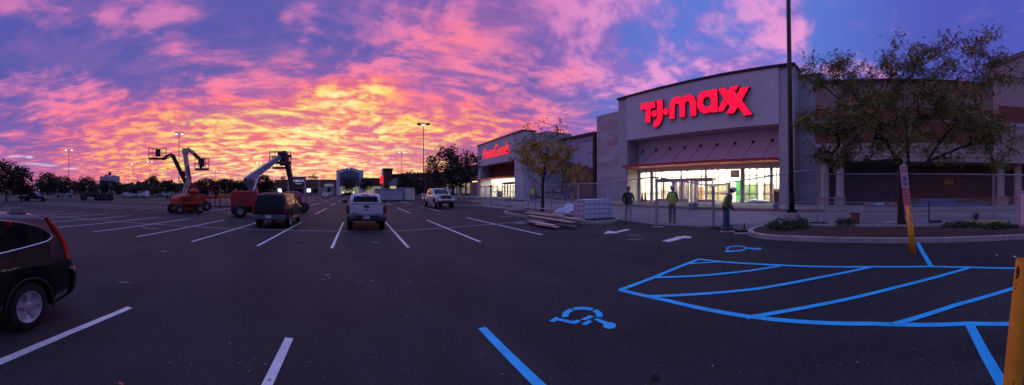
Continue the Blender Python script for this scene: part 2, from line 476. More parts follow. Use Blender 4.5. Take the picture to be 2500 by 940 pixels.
def paint(name, c, wear=0.40):
    """road paint, chipped by the stones under it"""
    m = mat(name, c, 0.7, var=0.16, scale=3.0); nt = m.node_tree; b = nt.nodes['Principled BSDF']
    tc = nt.nodes.new('ShaderNodeTexCoord'); n = nt.nodes.new('ShaderNodeTexNoise'); n.inputs['Scale'].default_value = 38; n.inputs['Detail'].default_value = 5; n.inputs['Roughness'].default_value = .75
    n2 = nt.nodes.new('ShaderNodeTexNoise'); n2.inputs['Scale'].default_value = 2.2; n2.inputs['Detail'].default_value = 4
    nt.links.new(tc.outputs['Object'], n.inputs['Vector']); nt.links.new(tc.outputs['Object'], n2.inputs['Vector'])
    a = nt.nodes.new('ShaderNodeMath'); a.operation = 'MULTIPLY_ADD'; a.inputs[1].default_value = .7; nt.links.new(n2.outputs['Fac'], a.inputs[0]); nt.links.new(n.outputs['Fac'], a.inputs[2])
    r = nt.nodes.new('ShaderNodeMapRange'); r.inputs['From Min'].default_value = .62; r.inputs['From Max'].default_value = .74; r.inputs['To Min'].default_value = wear; r.inputs['To Max'].default_value = 0
    nt.links.new(a.outputs[0], r.inputs['Value'])
    mx = nt.nodes.new('ShaderNodeMix'); mx.data_type = 'RGBA'; src = b.inputs['Base Color'].links[0].from_socket
    nt.links.new(r.outputs[0], mx.inputs[0]); nt.links.new(src, mx.inputs[6]); mx.inputs[7].default_value = (.03, .027, .025, 1); nt.links.new(mx.outputs[2], b.inputs['Base Color'])
    return m
WHITE = paint('white_road_paint', (0.66, 0.66, 0.66)); BLUE = paint('blue_road_paint', (0.018, 0.50, 0.90), .30)
# oil drips and tyre-darkened spots in the bays
OIL = mat('oil_stain', (0.0115, 0.010, 0.009), 0.9, spec=.2, var=.3, scale=4)
mb = MB(); r2 = random.Random(17)
for k in range(34):
    x = 1.78 + 2.68 * (r2.randint(-8, 0) + .5) + r2.uniform(-.5, .5); y = r2.choice([2.6, 13.6, 15, 19.2, 20.5]) + r2.uniform(-.8, .8); s = r2.uniform(.04, .15)
    mb.raw([(x + s * math.cos(.571 * j) * r2.uniform(.6, 1.3), y + s * 1.4 * math.sin(.571 * j) * r2.uniform(.6, 1.3), g(x) + .005) for j in range(11)], [tuple(range(11))])
tag(mb.build('oil_stains', OIL), kind='stuff')
def strip(name, pts, w, m, dz=0.006, sub=0):
    """painted line along ground points"""
    P = [Vector((p[0], p[1])) for p in pts]; vs = []
    for i, p in enumerate(P):
        d = (P[min(i + 1, len(P) - 1)] - P[max(i - 1, 0)]).normalized(); n = Vector((-d.y, d.x)) * w / 2
        for q in (p + n, p - n): vs.append((q.x, q.y, g(q.x) + dz))
    mb = MB().raw(vs, [(2 * i, 2 * i + 1, 2 * i + 3, 2 * i + 2) for i in range(len(P) - 1)])
    return tag(mb.build(name, m, fix=False), kind='structure')
ROW0, ROWL, PITCH, X0, BAY = 11.8, 9.8, 16.9, 1.78, 2.68
for k in range(7):
    y0 = ROW0 + PITCH * k
    for n in range(-34 if k < 4 else -18, 3):
        x = X0 + BAY * n
        if abs(math.atan2(x, y0 + 5)) > 1.35 or (k > 3 and n % 1): continue
        xs = [(x, y0), (x, y0 + ROWL)]
        strip('parking_line', xs, 0.11 if k < 2 else 0.13, WHITE)
    strip('divider_line', [(-88, y0 + 5.0), (2, y0 + 5.0), (9.6, y0 + 5.0)], 0.07, WHITE, 0.010)
strip('parking_line', [(-0.92, 4.52), (-0.92, -1.2)], 0.115, WHITE)
strip('parking_line', [ground(*q) for q in ((317, 751), (250, 779), (170, 812), (85, 848), (0, 884), (-70, 914))], 0.115, WHITE)
strip('parking_line', [ground(1176.6, 800.9), (1.80, -1.2)], 0.125, BLUE)
def bl(*px, w=0.125, dz=0.006):
    strip('blue_bay_line', [ground(*p) for p in px], w, BLUE, dz)
bl((1513, 708), (1632, 735), (1730, 757), (1827, 773.5), (1998, 788.5), (2133, 791), (2363, 790.5), (2500, 790.5))
bl((1703, 633), (1761, 639.4), (1900, 647.6), (1998, 651.3), (2133, 651.6), (2271, 651), (2363, 652.8), (2500, 655.5))
bl((1513, 709), (1590, 680.5), (1648, 656), (1709, 632.5), dz=0.009)
bl((1680, 645), (1720, 642.2), (1757, 640), w=.10, dz=0.011)
bl((1592, 678.5), (1660, 676.5), (1730, 672.5), (1830, 662), (1905, 650), dz=0.011)
bl((1586, 724.5), (1700, 719.5), (1850, 706), (1990, 680.5), (2125, 653), dz=0.011)
bl((1822, 777), (1910, 762), (1998, 746), (2190, 702), (2365, 655), dz=0.011)
bl((2180, 794), (2330, 747), (2476, 704.5), (2530, 688), dz=0.011)
bl((2238, 588), (2252, 615), (2273, 650), w=.12, dz=0.003)
bl((2368, 794), (2405, 865), (2448, 940), (2475, 990), w=.13, dz=0.003)
def px_poly(name, polys, m, dz=0.007):
    mb = MB()
    for q in polys:
        pts = [ground(*p) for p in q]
        mb.raw([(p.x, p.y, p.z + dz) for p in pts], [tuple(range(len(pts)))])
    return tag(mb.build(name, m), kind='structure')
def zc(lst, ox, oy, s): return [(ox + x / s, oy + y / s) for x, y in lst]
def arc_band(cx, cy, rx, ry, wx, wy, a0, a1, n=10):
    o = [(cx + rx * math.cos(a0 + (a1 - a0) * k / n), cy + ry * math.sin(a0 + (a1 - a0) * k / n)) for k in range(n + 1)]
    i = [(cx + (rx - wx) * math.cos(a0 + (a1 - a0) * k / n), cy + (ry - wy) * math.sin(a0 + (a1 - a0) * k / n)) for k in range(n + 1)]
    return o + i[::-1]
# wheelchair symbols stencilled in blue
q = lambda l: zc(l, 1100, 700, 3.916)
px_poly('wheelchair_symbol', [
    q([(940, 332), (1005, 292), (1045, 305), (1170, 332), (1215, 318), (1250, 335), (1190, 360), (1150, 355), (1020, 325), (985, 342)]),
    q([(1240, 318), (1330, 276), (1378, 292), (1285, 324)]), q([(1250, 360), (1320, 322), (1360, 338), (1290, 372)]),
    q([(1370, 318), (1405, 304), (1510, 345), (1465, 362)]),
    q([(1460 + 60 + 62 * math.cos(a), 376 + 31 * math.sin(a)) for a in [2 * math.pi * k / 16 for k in range(16)]]),
    q(arc_band(1260, 278, 195, 82, 62, 26, math.pi * 0.93, math.pi * 1.30, 7)), q(arc_band(1260, 278, 195, 82, 62, 26, math.pi * 1.33, math.pi * 1.70, 8)),
    q(arc_band(1260, 278, 195, 82, 62, 26, math.pi * 1.74, math.pi * 2.07, 7))], BLUE)
q = lambda l: zc(l, 1480, 600, 4.519)
px_poly('wheelchair_symbol', [
    q([(1310, 72), (1320, 48), (1350, 46), (1352, 58), (1480, 50), (1520, 38), (1545, 44), (1490, 62), (1350, 74)]),
    q([(1545, 22), (1590, 22), (1640, 30), (1690, 24), (1718, 32), (1700, 46), (1650, 46), (1570, 36)]),
    q(arc_band(1440, 30, 118, 28, 28, 9, math.pi * 0.9, math.pi * 2.1, 16))], BLUE)
q = lambda l: zc(l, 1380, 520, 4.7)
px_poly('painted_arrow', [q([(437, 240), (492, 206), (560, 214), (625, 230)]), q([(567, 216), (690, 187), (755, 192), (628, 220)])], WHITE)
px_poly('painted_arrow', [q([(1108, 323), (1262, 282), (1352, 292), (1190, 335)]), q([(1250, 278), (1452, 253), (1440, 292), (1340, 290)])], WHITE)

# leaves and crumbs lying about on the lot
LEAF_L = mat('fallen_leaf', (0.20, 0.15, 0.12), 0.8, var=0.4, scale=1.5)
mb = MB(); r2 = random.Random(11)
for k in range(120):
    px = r2.uniform(150, 2480); py = 585 + 345 * r2.random() ** 1.1
    if px < 340 and py < 900: continue
    p = ground(px, py); s = r2.uniform(0.006, 0.016) * (1.0 if py > 700 else 1.7); a = r2.uniform(0, 6.28)
    ring = []
    for j in range(5):
        f = r2.uniform(0.6, 1.2) * s
        ring.append((p.x + f * math.cos(a + j * 1.257) * 1.5, p.y + f * math.sin(a + j * 1.257), p.z + 0.012 + r2.uniform(0, s * 0.7)))
    mb.raw(ring, [(0, 1, 2, 3, 4)])
tag(mb.build('fallen_leaves', LEAF_L), kind='stuff')
# a lump of broken asphalt on the aisle, and other single scraps
def lump(name, p, s, m, label, cat, seed=1, group=None, flat=0.5):
    bm = bmesh.new(); bmesh.ops.create_icosphere(bm, subdivisions=3, radius=1.0)
    for v in bm.verts:
        n = mnoise.fractal(v.co * 1.4 + Vector((seed * 3.1, 0, 0)), 1.0, 2.0, 4)
        v.co *= 1 + 0.45 * n
        v.co.z = max(v.co.z, -0.5)
        v.co = Vector((v.co.x * s[0], v.co.y * s[1], (v.co.z + 0.5) * s[2] * flat))
    me = bpy.data.meshes.new(name); bm.to_mesh(me); bm.free(); me.materials.append(m)
    for pl in me.polygons: pl.use_smooth = True
    o = bpy.data.objects.new(name, me); COL.objects.link(o); o.location = p
    return tag(o, label, cat, group)
lump('rock', ground(917, 596), (0.11, 0.08, 0.12), mat('rock', (0.30, 0.20, 0.17), 0.9, var=0.3, scale=8), 'brown lump of rock lying on the aisle behind the white pickup', 'rock', 2)
PAPER = mat('waste_paper', (0.6, 0.58, 0.62), 0.8)
lump('crumpled_paper', ground(2478, 628), (0.05, 0.035, 0.05), PAPER, 'crumpled white paper scrap on asphalt beyond the near yellow bollard', 'litter', 5)
lump('crumpled_paper', ground(2434, 624), (0.05, 0.02, 0.02), PAPER, 'flat white paper scrap lying before the planting bed kerb', 'litter', 6)
lump('leaf_scrap', ground(295, 938), (0.03, 0.02, 0.02), mat('red_leaf', (0.4, 0.12, 0.10), 0.8), 'reddish curled leaf on asphalt at the bottom edge by the white line', 'leaf', 8)

# store walk: kerb and slab
mb = MB(); mb.span((WX, -60, 0.2), (32.5, 118, ZW)); tag(mb.build('pavement', CONC), kind='structure')
KERB = mat('kerb_concrete', (0.36, 0.34, 0.32), 0.85, var=0.25, scale=2.5, bump=0.3)
KRED = mat('faded_red_kerb', (0.30, 0.17, 0.14), 0.85, var=0.3, scale=3)
mb = MB(); mb.use(KERB).span((WX - 0.16, -60, 0.2), (WX - 0.003, 4, ZW - .01)); mb.use(KRED).span((WX - 0.16, 4.003, 0.2), (WX - 0.003, 24, ZW - .01))
mb.use(KERB).span((WX - 0.16, 24.003, 0.2), (WX - 0.003, 118, ZW - .01)); tag(mb.build('kerb', bevel=0.0), kind='structure')

# ---- planted islands: kerb ring + mulch mound
MULCH = mat('bark_mulch', (0.050, 0.028, 0.022), 0.95, var=0.6, scale=14, bump=1.0, second=(0.11, 0.055, 0.045))
def round_outline(x0, x1, y0, y1, r, n=7):
    pts = []
    for cx, cy, a0 in ((x1 - r, y1 - r, 0), (x0 + r, y1 - r, 90), (x0 + r, y0 + r, 180), (x1 - r, y0 + r, 270)):
        for k in range(n + 1):
            a = R(a0 + 90 * k / n); pts.append((cx + r * math.cos(a), cy + r * math.sin(a)))
    return pts
def inset(pts, d):
    c = Vector((sum(p[0] for p in pts) / len(pts), sum(p[1] for p in pts) / len(pts))); n = len(pts); out = []
    for i in range(n):
        a = Vector(pts[i - 1]); b = Vector(pts[(i + 1) % n]); t = (b - a).normalized(); nn = Vector((-t.y, t.x))
        out.append(Vector(pts[i]) + nn * d)
    return [tuple(p) for p in out]
def island(pts, hgt, seed, label):
    inn = inset(pts, 0.18); n = len(pts); mb = MB(); H = 0.15
    vs = [(x, y, g(x) - 0.02) for x, y in pts] + [(x + 0.0, y, g(x) + H) for x, y in pts] + [(x, y, g(x) + H) for x, y in inn] + [(x, y, g(x) + 0.02) for x, y in inn]
    fs = []
    for k in range(n):
        k2 = (k + 1) % n
        for r in range(3): fs.append((r * n + k, r * n + k2, (r + 1) * n + k2, (r + 1) * n + k))
    mb.raw(vs, fs); tag(mb.build('kerb', KERB), kind='structure')
    # mulch surface: rings of verts shrinking to the centre line
    c = [(sum(p[0] for p in pts) / n, sum(p[1] for p in pts) / n)][0]
    mb = MB(); mb.smooth = True; rings = []
    NR = 14
    for j in range(NR + 1):
        f = j / NR; rg = []
        for (x, y) in inn:
            X_ = c[0] + (x - c[0]) * (1 - f); Y_ = c[1] + (y - c[1]) * (1 - f)
            z = g(X_) + 0.07 + hgt * min(1, f * 2.2) + (0.05 * mnoise.fractal(Vector((X_ * 2.5, Y_ * 2.5, seed)), 1, 2, 4) if j else 0)
            rg.append((X_, Y_, z))
        rings.append(rg)
    mb.raw([p for r in rings for p in r], [(j * n + k, j * n + (k + 1) % n, (j + 1) * n + (k + 1) % n, (j + 1) * n + k) for j in range(NR) for k in range(n)])
    tag(mb.build('mulch', MULCH), kind='structure')
    # bark chips
    mb = MB(); r2 = random.Random(seed)
    xs = [p[0] for p in inn]; ys = [p[1] for p in inn]
    for k in range(900):
        j = r2.randrange(n); f = 1 - math.sqrt(r2.random()) * 0.97
        x = c[0] + (inn[j][0] - c[0]) * (1 - f); y = c[1] + (inn[j][1] - c[1]) * (1 - f); y += r2.uniform(-.3, .3) * (len(pts) > 0) * (1 if f > .15 else 0)
        z = g(x) + 0.07 + hgt * min(1, f * 2.2) + r2.uniform(0, 0.05)
        s = r2.uniform(0.02, 0.06); a = r2.uniform(0, 6.28)
        u = Vector((math.cos(a), math.sin(a), r2.uniform(-.4, .4))) * s; v = Vector((-math.sin(a), math.cos(a), r2.uniform(-.4, .4))) * s * 0.4
        p = Vector((x, y, z + .02)); mb.raw([p - u - v, p + u - v, p + u + v, p - u + v], [(0, 1, 2, 3)])
    tag(mb.build('bark_chips', mat('bark_chip', (0.10, 0.06, 0.045), 0.9, var=0.5, scale=3)), kind='stuff')
isl1 = [(10.25, 22.6), (9.95, 20.5), (9.9, 16.0), (10.3, 13.3), (10.9, 12.35), (11.7, 12.2), (12.6, 12.8), (13.3, 15), (13.6, 19), (13.2, 22.6), (12, 23.6), (11, 23.5)]
def smooth_closed(p, it=2):
    for _ in range(it):
        o = []
        for i in range(len(p)):
            a = p[i]; b = p[(i + 1) % len(p)]
            o += [(a[0] * .75 + b[0] * .25, a[1] * .75 + b[1] * .25), (a[0] * .25 + b[0] * .75, a[1] * .25 + b[1] * .75)]
        p = o
    return p
island(smooth_closed(isl1)[::-1][::-1], 0.10, 3, '')
island(round_outline(10.62, 13.7, -26, 5.3, 1.45), 0.08, 5, '')
island(smooth_closed([(9.6, 45), (9.4, 40), (10.2, 34.5), (11.5, 32.6), (13.0, 33), (14.3, 36), (14.6, 45), (13, 50), (11, 50)]), 0.12, 9, '')
# ------------------------------------------------------------------ buildings
EIFS = mat('grey_render', (0.46, 0.44, 0.46), 0.9, var=0.06, scale=1.2, bump=0.05)
EIFS_L = mat('pale_grey_render', (0.60, 0.575, 0.61), 0.9, var=0.05, scale=1.2, bump=0.05)
EIFS_W = mat('lavender_white_render', (0.56, 0.55, 0.62), 0.9, var=0.05, scale=1.2)
DARKM = mat('dark_bronze_metal', (0.025, 0.022, 0.022), 0.5, 0.4)
ALU = mat('brushed_aluminium', (0.42, 0.38, 0.40), 0.45, 0.5)
CANOPY = mat('red_canopy_metal', (0.42, 0.035, 0.03), 0.4, var=0.1)
def stone_mat(name, ca, cb, cc, sx=1.0, sz=0.42):
    """large stone blocks in running courses, three tints"""
    m = bpy.data.materials.new(name); m.use_nodes = True; nt = m.node_tree; b = nt.nodes['Principled BSDF']
    tc = nt.nodes.new('ShaderNodeTexCoord'); sp = nt.nodes.new('ShaderNodeSeparateXYZ'); cb_ = nt.nodes.new('ShaderNodeCombineXYZ')
    nt.links.new(tc.outputs['Object'], sp.inputs[0])
    ad = nt.nodes.new('ShaderNodeMath'); ad.operation = 'ADD'
    nt.links.new(sp.outputs[0], ad.inputs[0]); nt.links.new(sp.outputs[1], ad.inputs[1])
    nt.links.new(ad.outputs[0], cb_.inputs[0]); nt.links.new(sp.outputs[2], cb_.inputs[1])
    br = nt.nodes.new('ShaderNodeTexBrick'); br.offset = 0.5
    br.inputs['Scale'].default_value = 1.0; br.inputs['Brick Width'].default_value = sx; br.inputs['Row Height'].default_value = sz
    br.inputs['Mortar Size'].default_value = 0.012; br.inputs['Color1'].default_value = (*ca, 1); br.inputs['Color2'].default_value = (*cb, 1)
    br.inputs['Mortar'].default_value = (*cc, 1); br.inputs['Bias'].default_value = 0.0
    nt.links.new(cb_.outputs[0], br.inputs['Vector'])
    nt.links.new(br.outputs['Color'], b.inputs['Base Color']); b.inputs['Roughness'].default_value = 0.9
    _mats[name] = m
    return m
STONE = stone_mat('pink_grey_stone', (0.56, 0.49, 0.53), (0.46, 0.30, 0.31), (0.38, 0.33, 0.35), 2.3, 0.62)
STONE_B = stone_mat('blue_grey_stone', (0.44, 0.44, 0.48), (0.32, 0.33, 0.38), (0.30, 0.30, 0.33), 2.6, 0.85)
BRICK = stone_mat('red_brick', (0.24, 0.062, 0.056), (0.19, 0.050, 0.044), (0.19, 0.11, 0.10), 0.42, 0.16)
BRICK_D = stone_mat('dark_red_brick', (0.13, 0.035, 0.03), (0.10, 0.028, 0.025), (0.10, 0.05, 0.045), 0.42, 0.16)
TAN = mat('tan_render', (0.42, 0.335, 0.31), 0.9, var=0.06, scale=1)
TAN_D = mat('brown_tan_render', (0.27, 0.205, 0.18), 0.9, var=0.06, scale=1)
GLOWW = mat('lit_white_wall', (0.84, 0.82, 0.74), 0.9)
LAMP_IN = mat('ceiling_lamp', (1, 1, 1), 0.5, emit=(1.0, 0.94, 0.74), estr=38.0)
def glass_mat(name, tint=(1, 1, 1), refl=0.10):
    m = bpy.data.materials.new(name); m.use_nodes = True; nt = m.node_tree; nt.nodes.clear()
    t = nt.nodes.new('ShaderNodeBsdfTransparent'); t.inputs[0].default_value = (*tint, 1)
    gl = nt.nodes.new('ShaderNodeBsdfGlossy'); gl.inputs['Roughness'].default_value = 0.03
    mx = nt.nodes.new('ShaderNodeMixShader'); mx.inputs[0].default_value = refl
    nt.links.new(t.outputs[0], mx.inputs[1]); nt.links.new(gl.outputs[0], mx.inputs[2])
    o = nt.nodes.new('ShaderNodeOutputMaterial'); nt.links.new(mx.outputs[0], o.inputs[0])
    return m
GLASS = glass_mat('shop_glass')
GLASS_OUT = mat('dark_shop_glass', (0.02, 0.022, 0.03), 0.08)
SIGNRED = mat('lit_red_sign', (0.6, 0.0, 0.03), 0.5, emit=(1.0, 0.004, 0.048), estr=0.92)
SIGNSIDE = mat('dark_red_sign_return', (.10, .004, .012), .6)
SIGNRED2 = mat('lit_red_sign_far', (0.6, 0.02, 0.03), 0.5, emit=(1.0, 0.018, 0.03), estr=1.12)
def Yat(px, K): return K / math.tan(az(px))
def Zat(px, py, K): return EYE - (py - HZ) / S * K / math.sin(az(px))

# ================= big grey store with the short red sign =================
KF, KW = 27.0, 28.8
YL, YR = Yat(1510, KF), Yat(1939, KF); PL, PR = Yat(1531.5, KF), Yat(1902, KF)
ZT = 12.55; ZSOF = Zat(1720, 319, KF)
tj = thing('store_building', 'grey rendered store building with a deep lit entrance under a thin red canopy', 'building', (KF, (YL + YR) / 2, ZW))
def part(mb, name, root, m=None, **k):
    o = mb.build(name, m, None, **k); o.parent = root; o.matrix_parent_inverse = Matrix.Translation(-Vector(root.location)); return o
mb = MB().span((KF, PL, ZW), (KF + 1.55, YL, ZT - 0.2)); part(mb, 'pier', tj, EIFS)
mb = MB().span((KF, YR, ZW), (KF + 1.55, PR, ZT - 0.2)); part(mb, 'pier', tj, EIFS)
mb = MB().span((KF - 0.12, PR + 0.003, ZSOF), (KF + 1.5, PL - 0.003, ZT - 0.2)); part(mb, 'sign_band', tj, EIFS_L)
mb = MB().span((KF - 0.2, YR - 0.1, ZT - 0.195), (KF + 2.0, YL + 0.1, ZT + 0.03)); part(mb, 'roof_coping', tj, DARKM)
mb = MB().span((KF + 1.6, YR, ZW), (KF + 14, YR + 0.3, ZT - 0.25)); mb.span((KF + 1.6, YL - 0.3, ZW), (KF + 14, YL, ZT - 0.25)); mb.span((KF + 13.7, YR + .31, ZW), (KF + 14, YL - .31, ZT - 0.25)); part(mb, 'wall', tj, EIFS)
mb = MB().span((KF + 1.6, YR + .31, ZT - 0.6), (KF + 13.6, YL - .31, ZT - 0.4)); part(mb, 'roof', tj, DARKM)
mb = MB().span((KF + 1.551, PR, ZSOF), (KW + 0.3, PL, ZSOF + 0.2)); part(mb, 'soffit', tj, EIFS)
# recess walls
ZWIN = Zat(1730, 413, KW)
mb = MB().span((KW, PR + 0.002, ZWIN), (KW + 0.25, PL - 0.002, ZSOF - 0.002)); part(mb, 'recess_wall', tj, mat('pale_recess_render', (0.72, 0.69, 0.77), 0.9, var=0.04, scale=1))
mb = MB().span((KF + 1.552, PL, ZW), (KW + 0.25, PL + 0.3, ZSOF)); part(mb, 'recess_side', tj, EIFS)
mb = MB().span((KF + 1.552, PR - 0.3, ZW), (KW + 0.25, PR, ZSOF)); part(mb, 'recess_side', tj, EIFS)
# canopy
CZ = Zat(1904, 390, 26.2); CX0 = 26.2
mb = MB().span((CX0, PR + 0.02, CZ), (KW - 0.003, PL + 0.05, CZ + 0.24)); part(mb, 'canopy', tj, CANOPY, bevel=0.02)
for px, py in ((1570, 370), (1602, 366.5), (1636, 363), (1672, 360), (1711, 356), (1751, 353), (1795, 350), (1839, 346.6), (1886, 343)):
    y = Yat(px, KW); z = Zat(px, py, KW)
    mb = MB().span((KW - 0.06, y - 0.13, z - 0.13), (KW - 0.002, y + 0.13, z + 0.13)); mb.tube([(KW - 0.06, y, z), (CX0 + 0.35, y, CZ + 0.26)], 0.022, 6)
    part(mb, 'tie_rod', tj, DARKM)
# shopfront frames and glass
WL, WR = PL - 0.35, Yat(1905.5, KW)
WR = max(WR, PR + 0.05)
def ywin(cx): return Yat(1500 + cx / 4.476, KW)
def zwin(cx, cy): return Zat(1500 + cx / 4.476, 390 + cy / 4.476, KW)
MULL = mat('lilac_grey_mullion', (0.50, 0.43, 0.49), 0.5)
zt = ZWIN - 0.002; zr = zwin(1600, 170); zl = zwin(1600, 378)
mb = MB()
for cx, w in ((408, .30), (725, .16), (995, .18), (1398, .42), (1712, .26)):
    y = ywin(cx); mb.span((KW + 0.02, y - w / 2, ZW), (KW + 0.2, y + w / 2, zt))
part(mb, 'frame_post', tj, MULL)
mb = MB()
for cx in (282, 340, 390, 445, 510, 625, 790, 945, 1072, 1130, 1225, 1475, 1545, 1565, 1640, 1770, 1810):
    y = ywin(cx); mb.span((KW + 0.05, y - .045, ZW), (KW + 0.13, y + .045, zt))
for z in (zr, zl, zt - .05, ZW + .06):
    mb.span((KW + 0.055, WR, z - .04), (KW + 0.125, WL, z + .04))
part(mb, 'mullion', tj, MULL)
mb = MB().span((KW + 0.085, WR, ZW + .09), (KW + 0.097, WL, zt - .08)); part(mb, 'window_glass', tj, GLASS)
mb = MB().span((KW, WL, ZW), (KW + .25, PL, zt)); part(mb, 'wall_end', tj, EIFS)
# entrance vestibule with sliding doors
VX = KW - 0.75
vy0, vy1 = Yat(1739, VX), Yat(1601, VX); vz = Zat(1680, 435, VX)
mb = MB().span((VX, vy0, vz - .26), (KW + .015, vy1, vz)); part(mb, 'door_header', tj, MULL)
def ds(cx): return Yat(1500 + cx / 4.476, VX)
def door(c0, c1):
    y1, y0 = ds(c0), ds(c1); f = MB()
    f.span((VX + .02, y0, ZW + .005), (VX + .09, y0 + .08, vz - .262)); f.span((VX + .02, y1 - .08, ZW + .005), (VX + .09, y1, vz - .262))
    f.span((VX + .02, y0 + .081, ZW + .005), (VX + .09, y1 - .081, ZW + .26)); f.span((VX + .02, y0 + .081, vz - .36), (VX + .09, y1 - .081, vz - .263))
    f.span((VX + .02, y0 + .081, ZW + .98), (VX + .09, y1 - .081, ZW + 1.05))
    d = part(f, 'door', tj, MULL)
    gm = MB().span((VX + .05, y0 + .08, ZW + .26), (VX + .058, y1 - .08, vz - .36)).build('door_glass', GLASS)
    gm.parent = d
for c0, c1 in ((455, 535), (535, 640), (648, 712), (745, 810), (885, 995), (1005, 1070)): door(c0, c1)
mb = MB()
for cx, w in ((640, .12), (728, .22), (825, .12), (872, .10)):
    y = ds(cx); mb.span((VX + .10, y - w / 2, ZW), (KW + .01, y + w / 2, vz - .264))
part(mb, 'door_post', tj, MULL)
# interior
def interior(root, x0, x1, y0, y1, z0, z1, nx, ny, lamp=LAMP_IN, fill=0.55):
    m = MB().span((x0, y0 - .2, z0 - .1), (x1, y1 + .2, z0 - .001)); part(m, 'interior_floor', root, mat('shop_floor', (0.6, 0.55, 0.45), 0.35, var=0.15))
    m = MB().span((x1, y0 - .2, z0), (x1 + .1, y1 + .2, z1)); m.span((x0, y0 - .2, z0), (x1, y0 - .1, z1)); m.span((x0, y1 + .1, z0), (x1, y1 + .2, z1)); part(m, 'interior_wall', root, GLOWW)
    m = MB().span((x0, y0 - .2, z1), (x1, y1 + .2, z1 + .1)); part(m, 'interior_ceiling', root, GLOWW)
    for i in range(nx):
        for j in range(ny):
            cx = x0 + (x1 - x0) * (i + .5) / nx; cy = y0 + (y1 - y0) * (j + .5) / ny
            m = MB().span((cx - (x1 - x0) / nx * fill / 2, cy - .35, z1 - .06), (cx + (x1 - x0) / nx * fill / 2, cy + .35, z1 - .001))
            part(m, 'ceiling_light', root, lamp)
interior(tj, KW + .26, KF + 13.0, PR + .1, PL - .1, ZW + .003, 5.4, 3, 9)
# stone wing and striped wing
W2 = 27.8
mb = MB().span((W2, YL + .003, ZW), (W2 + 6, Yat(1457, W2), 11.25)); part(mb, 'stone_wing', tj, STONE)
mb = MB().span((W2 - .03, YL + .003, 11.252), (W2 + 6, Yat(1457, W2) + .03, 11.4)); part(mb, 'wing_coping', tj, EIFS_L)
W3 = 28.5
mb = MB().span((W3, 5.9, ZW), (W3 + 6, YR - .003, 11.9)); part(mb, 'striped_wing', tj, STONE_B)
mb = MB().span((W3 - .06, 5.9, 11.902), (W3 + 6, YR - .003, 12.1)); part(mb, 'wing_coping', tj, DARKM)
# sign letters
def z78(l): return [plane_x(1555 + x / 7.834, 200 + y / 7.834, 26.6) for x, y in l]
def ell(cx, cy, rx, ry, n=20): return [(cx + rx * math.cos(2 * math.pi * k / n), cy + ry * math.sin(2 * math.pi * k / n)) for k in range(n)]
def soften(p, it=1): return smooth_closed(p, it)
sign = thing('store_sign', 'short lit red store sign in rounded lower-case letters ending with two overlapping crosses', 'store sign', (26.6, 19, 9.5))
def letter(polys, proud=0.0):
    m = MB()
    for pl in polys:
        P = [p - Vector((proud, 0, 0)) for p in z78(pl)]; n = len(P); bk = [Vector((KF - 0.125, p.y, p.z)) for p in P]
        m.use(SIGNRED).raw(P, [tuple(range(n))]); m.use(SIGNSIDE).raw(P + bk, [(k, (k + 1) % n, n + (k + 1) % n, n + k) for k in range(n)])
    part(m, 'letter', sign)
letter([[(75, 410), (345, 370), (350, 490), (262, 510), (262, 775), (165, 780), (165, 525), (75, 540)]])
letter([ell(325, 605, 52, 65)])
letter([[(380, 345), (490, 335), (495, 560), (492, 640), (480, 720), (440, 810), (385, 860), (320, 878), (320, 760), (350, 745), (375, 705), (383, 640)]])
letter([ell(552, 567, 55, 68)])
letter([[(617, 710), (617, 480), (628, 400), (660, 335), (720, 288), (790, 273), (850, 285), (882, 305), (915, 262), (980, 235), (1050, 250), (1105, 300), (1130, 380), (1138, 640), (1020, 655), (1012, 420), (995, 378), (965, 365), (935, 380), (918, 430), (920, 670), (818, 680), (808, 460), (795, 422), (765, 408), (735, 425), (722, 470), (725, 705)]])
# a: built as an open band so the counter is a real hole
ho = ell(1345, 380, 80, 97, 24)
out = [(1145, 400), (1152, 320), (1175, 260), (1215, 208), (1270, 175), (1330, 160), (1380, 160), (1422, 166), (1425, 146), (1536, 132), (1540, 300), (1546, 492), (1530, 574), (1432, 590), (1425, 566), (1370, 590), (1300, 606), (1230, 582), (1180, 530), (1152, 470)]
m = MB()
def ring_between(outer, inner, proud=0.0):
    O = [p for p in z78(outer)]; n = len(outer)
    cx, cy = 1345, 380
    I = []
    for (x, y) in outer:
        a = math.atan2((y - cy) / 97, (x - cx) / 80); I.append((cx + 80 * math.cos(a), cy + 97 * math.sin(a)))
    I = z78(I); dx_ = Vector((KF - 0.125 - 26.6, 0, 0))
    vs = O + I + [p + dx_ for p in O] + [p + dx_ for p in I]; fs = []
    m.use(SIGNRED).raw(O + I, [(k, (k + 1) % n, n + (k + 1) % n, n + k) for k in range(n)])
    for k in range(n):
        k2 = (k + 1) % n
        fs += [(k2, k, 2 * n + k, 2 * n + k2), (n + k, n + k2, 3 * n + k2, 3 * n + k)]
    m.use(SIGNSIDE).raw(vs, fs)
ring_between(out, ho); part(m, 'letter', sign)
letter([[(1552, 150), (1690, 102), (1850, 355), (1780, 470), (1735, 420), (1655, 320)], [(1564, 487), (1650, 326), (1732, 424), (1650, 560), (1540, 574), (1552, 500)], [(1790, 92), (1955, 60), (1890, 165), (1850, 135), (1768, 138)]], -0.02)
letter([[(1695, 160), (1850, 140), (1930, 240), (1985, 115), (2160, 95), (2015, 355), (2220, 625), (2060, 650), (1940, 480), (1865, 605), (1715, 615), (1850, 370)]], 0.10)

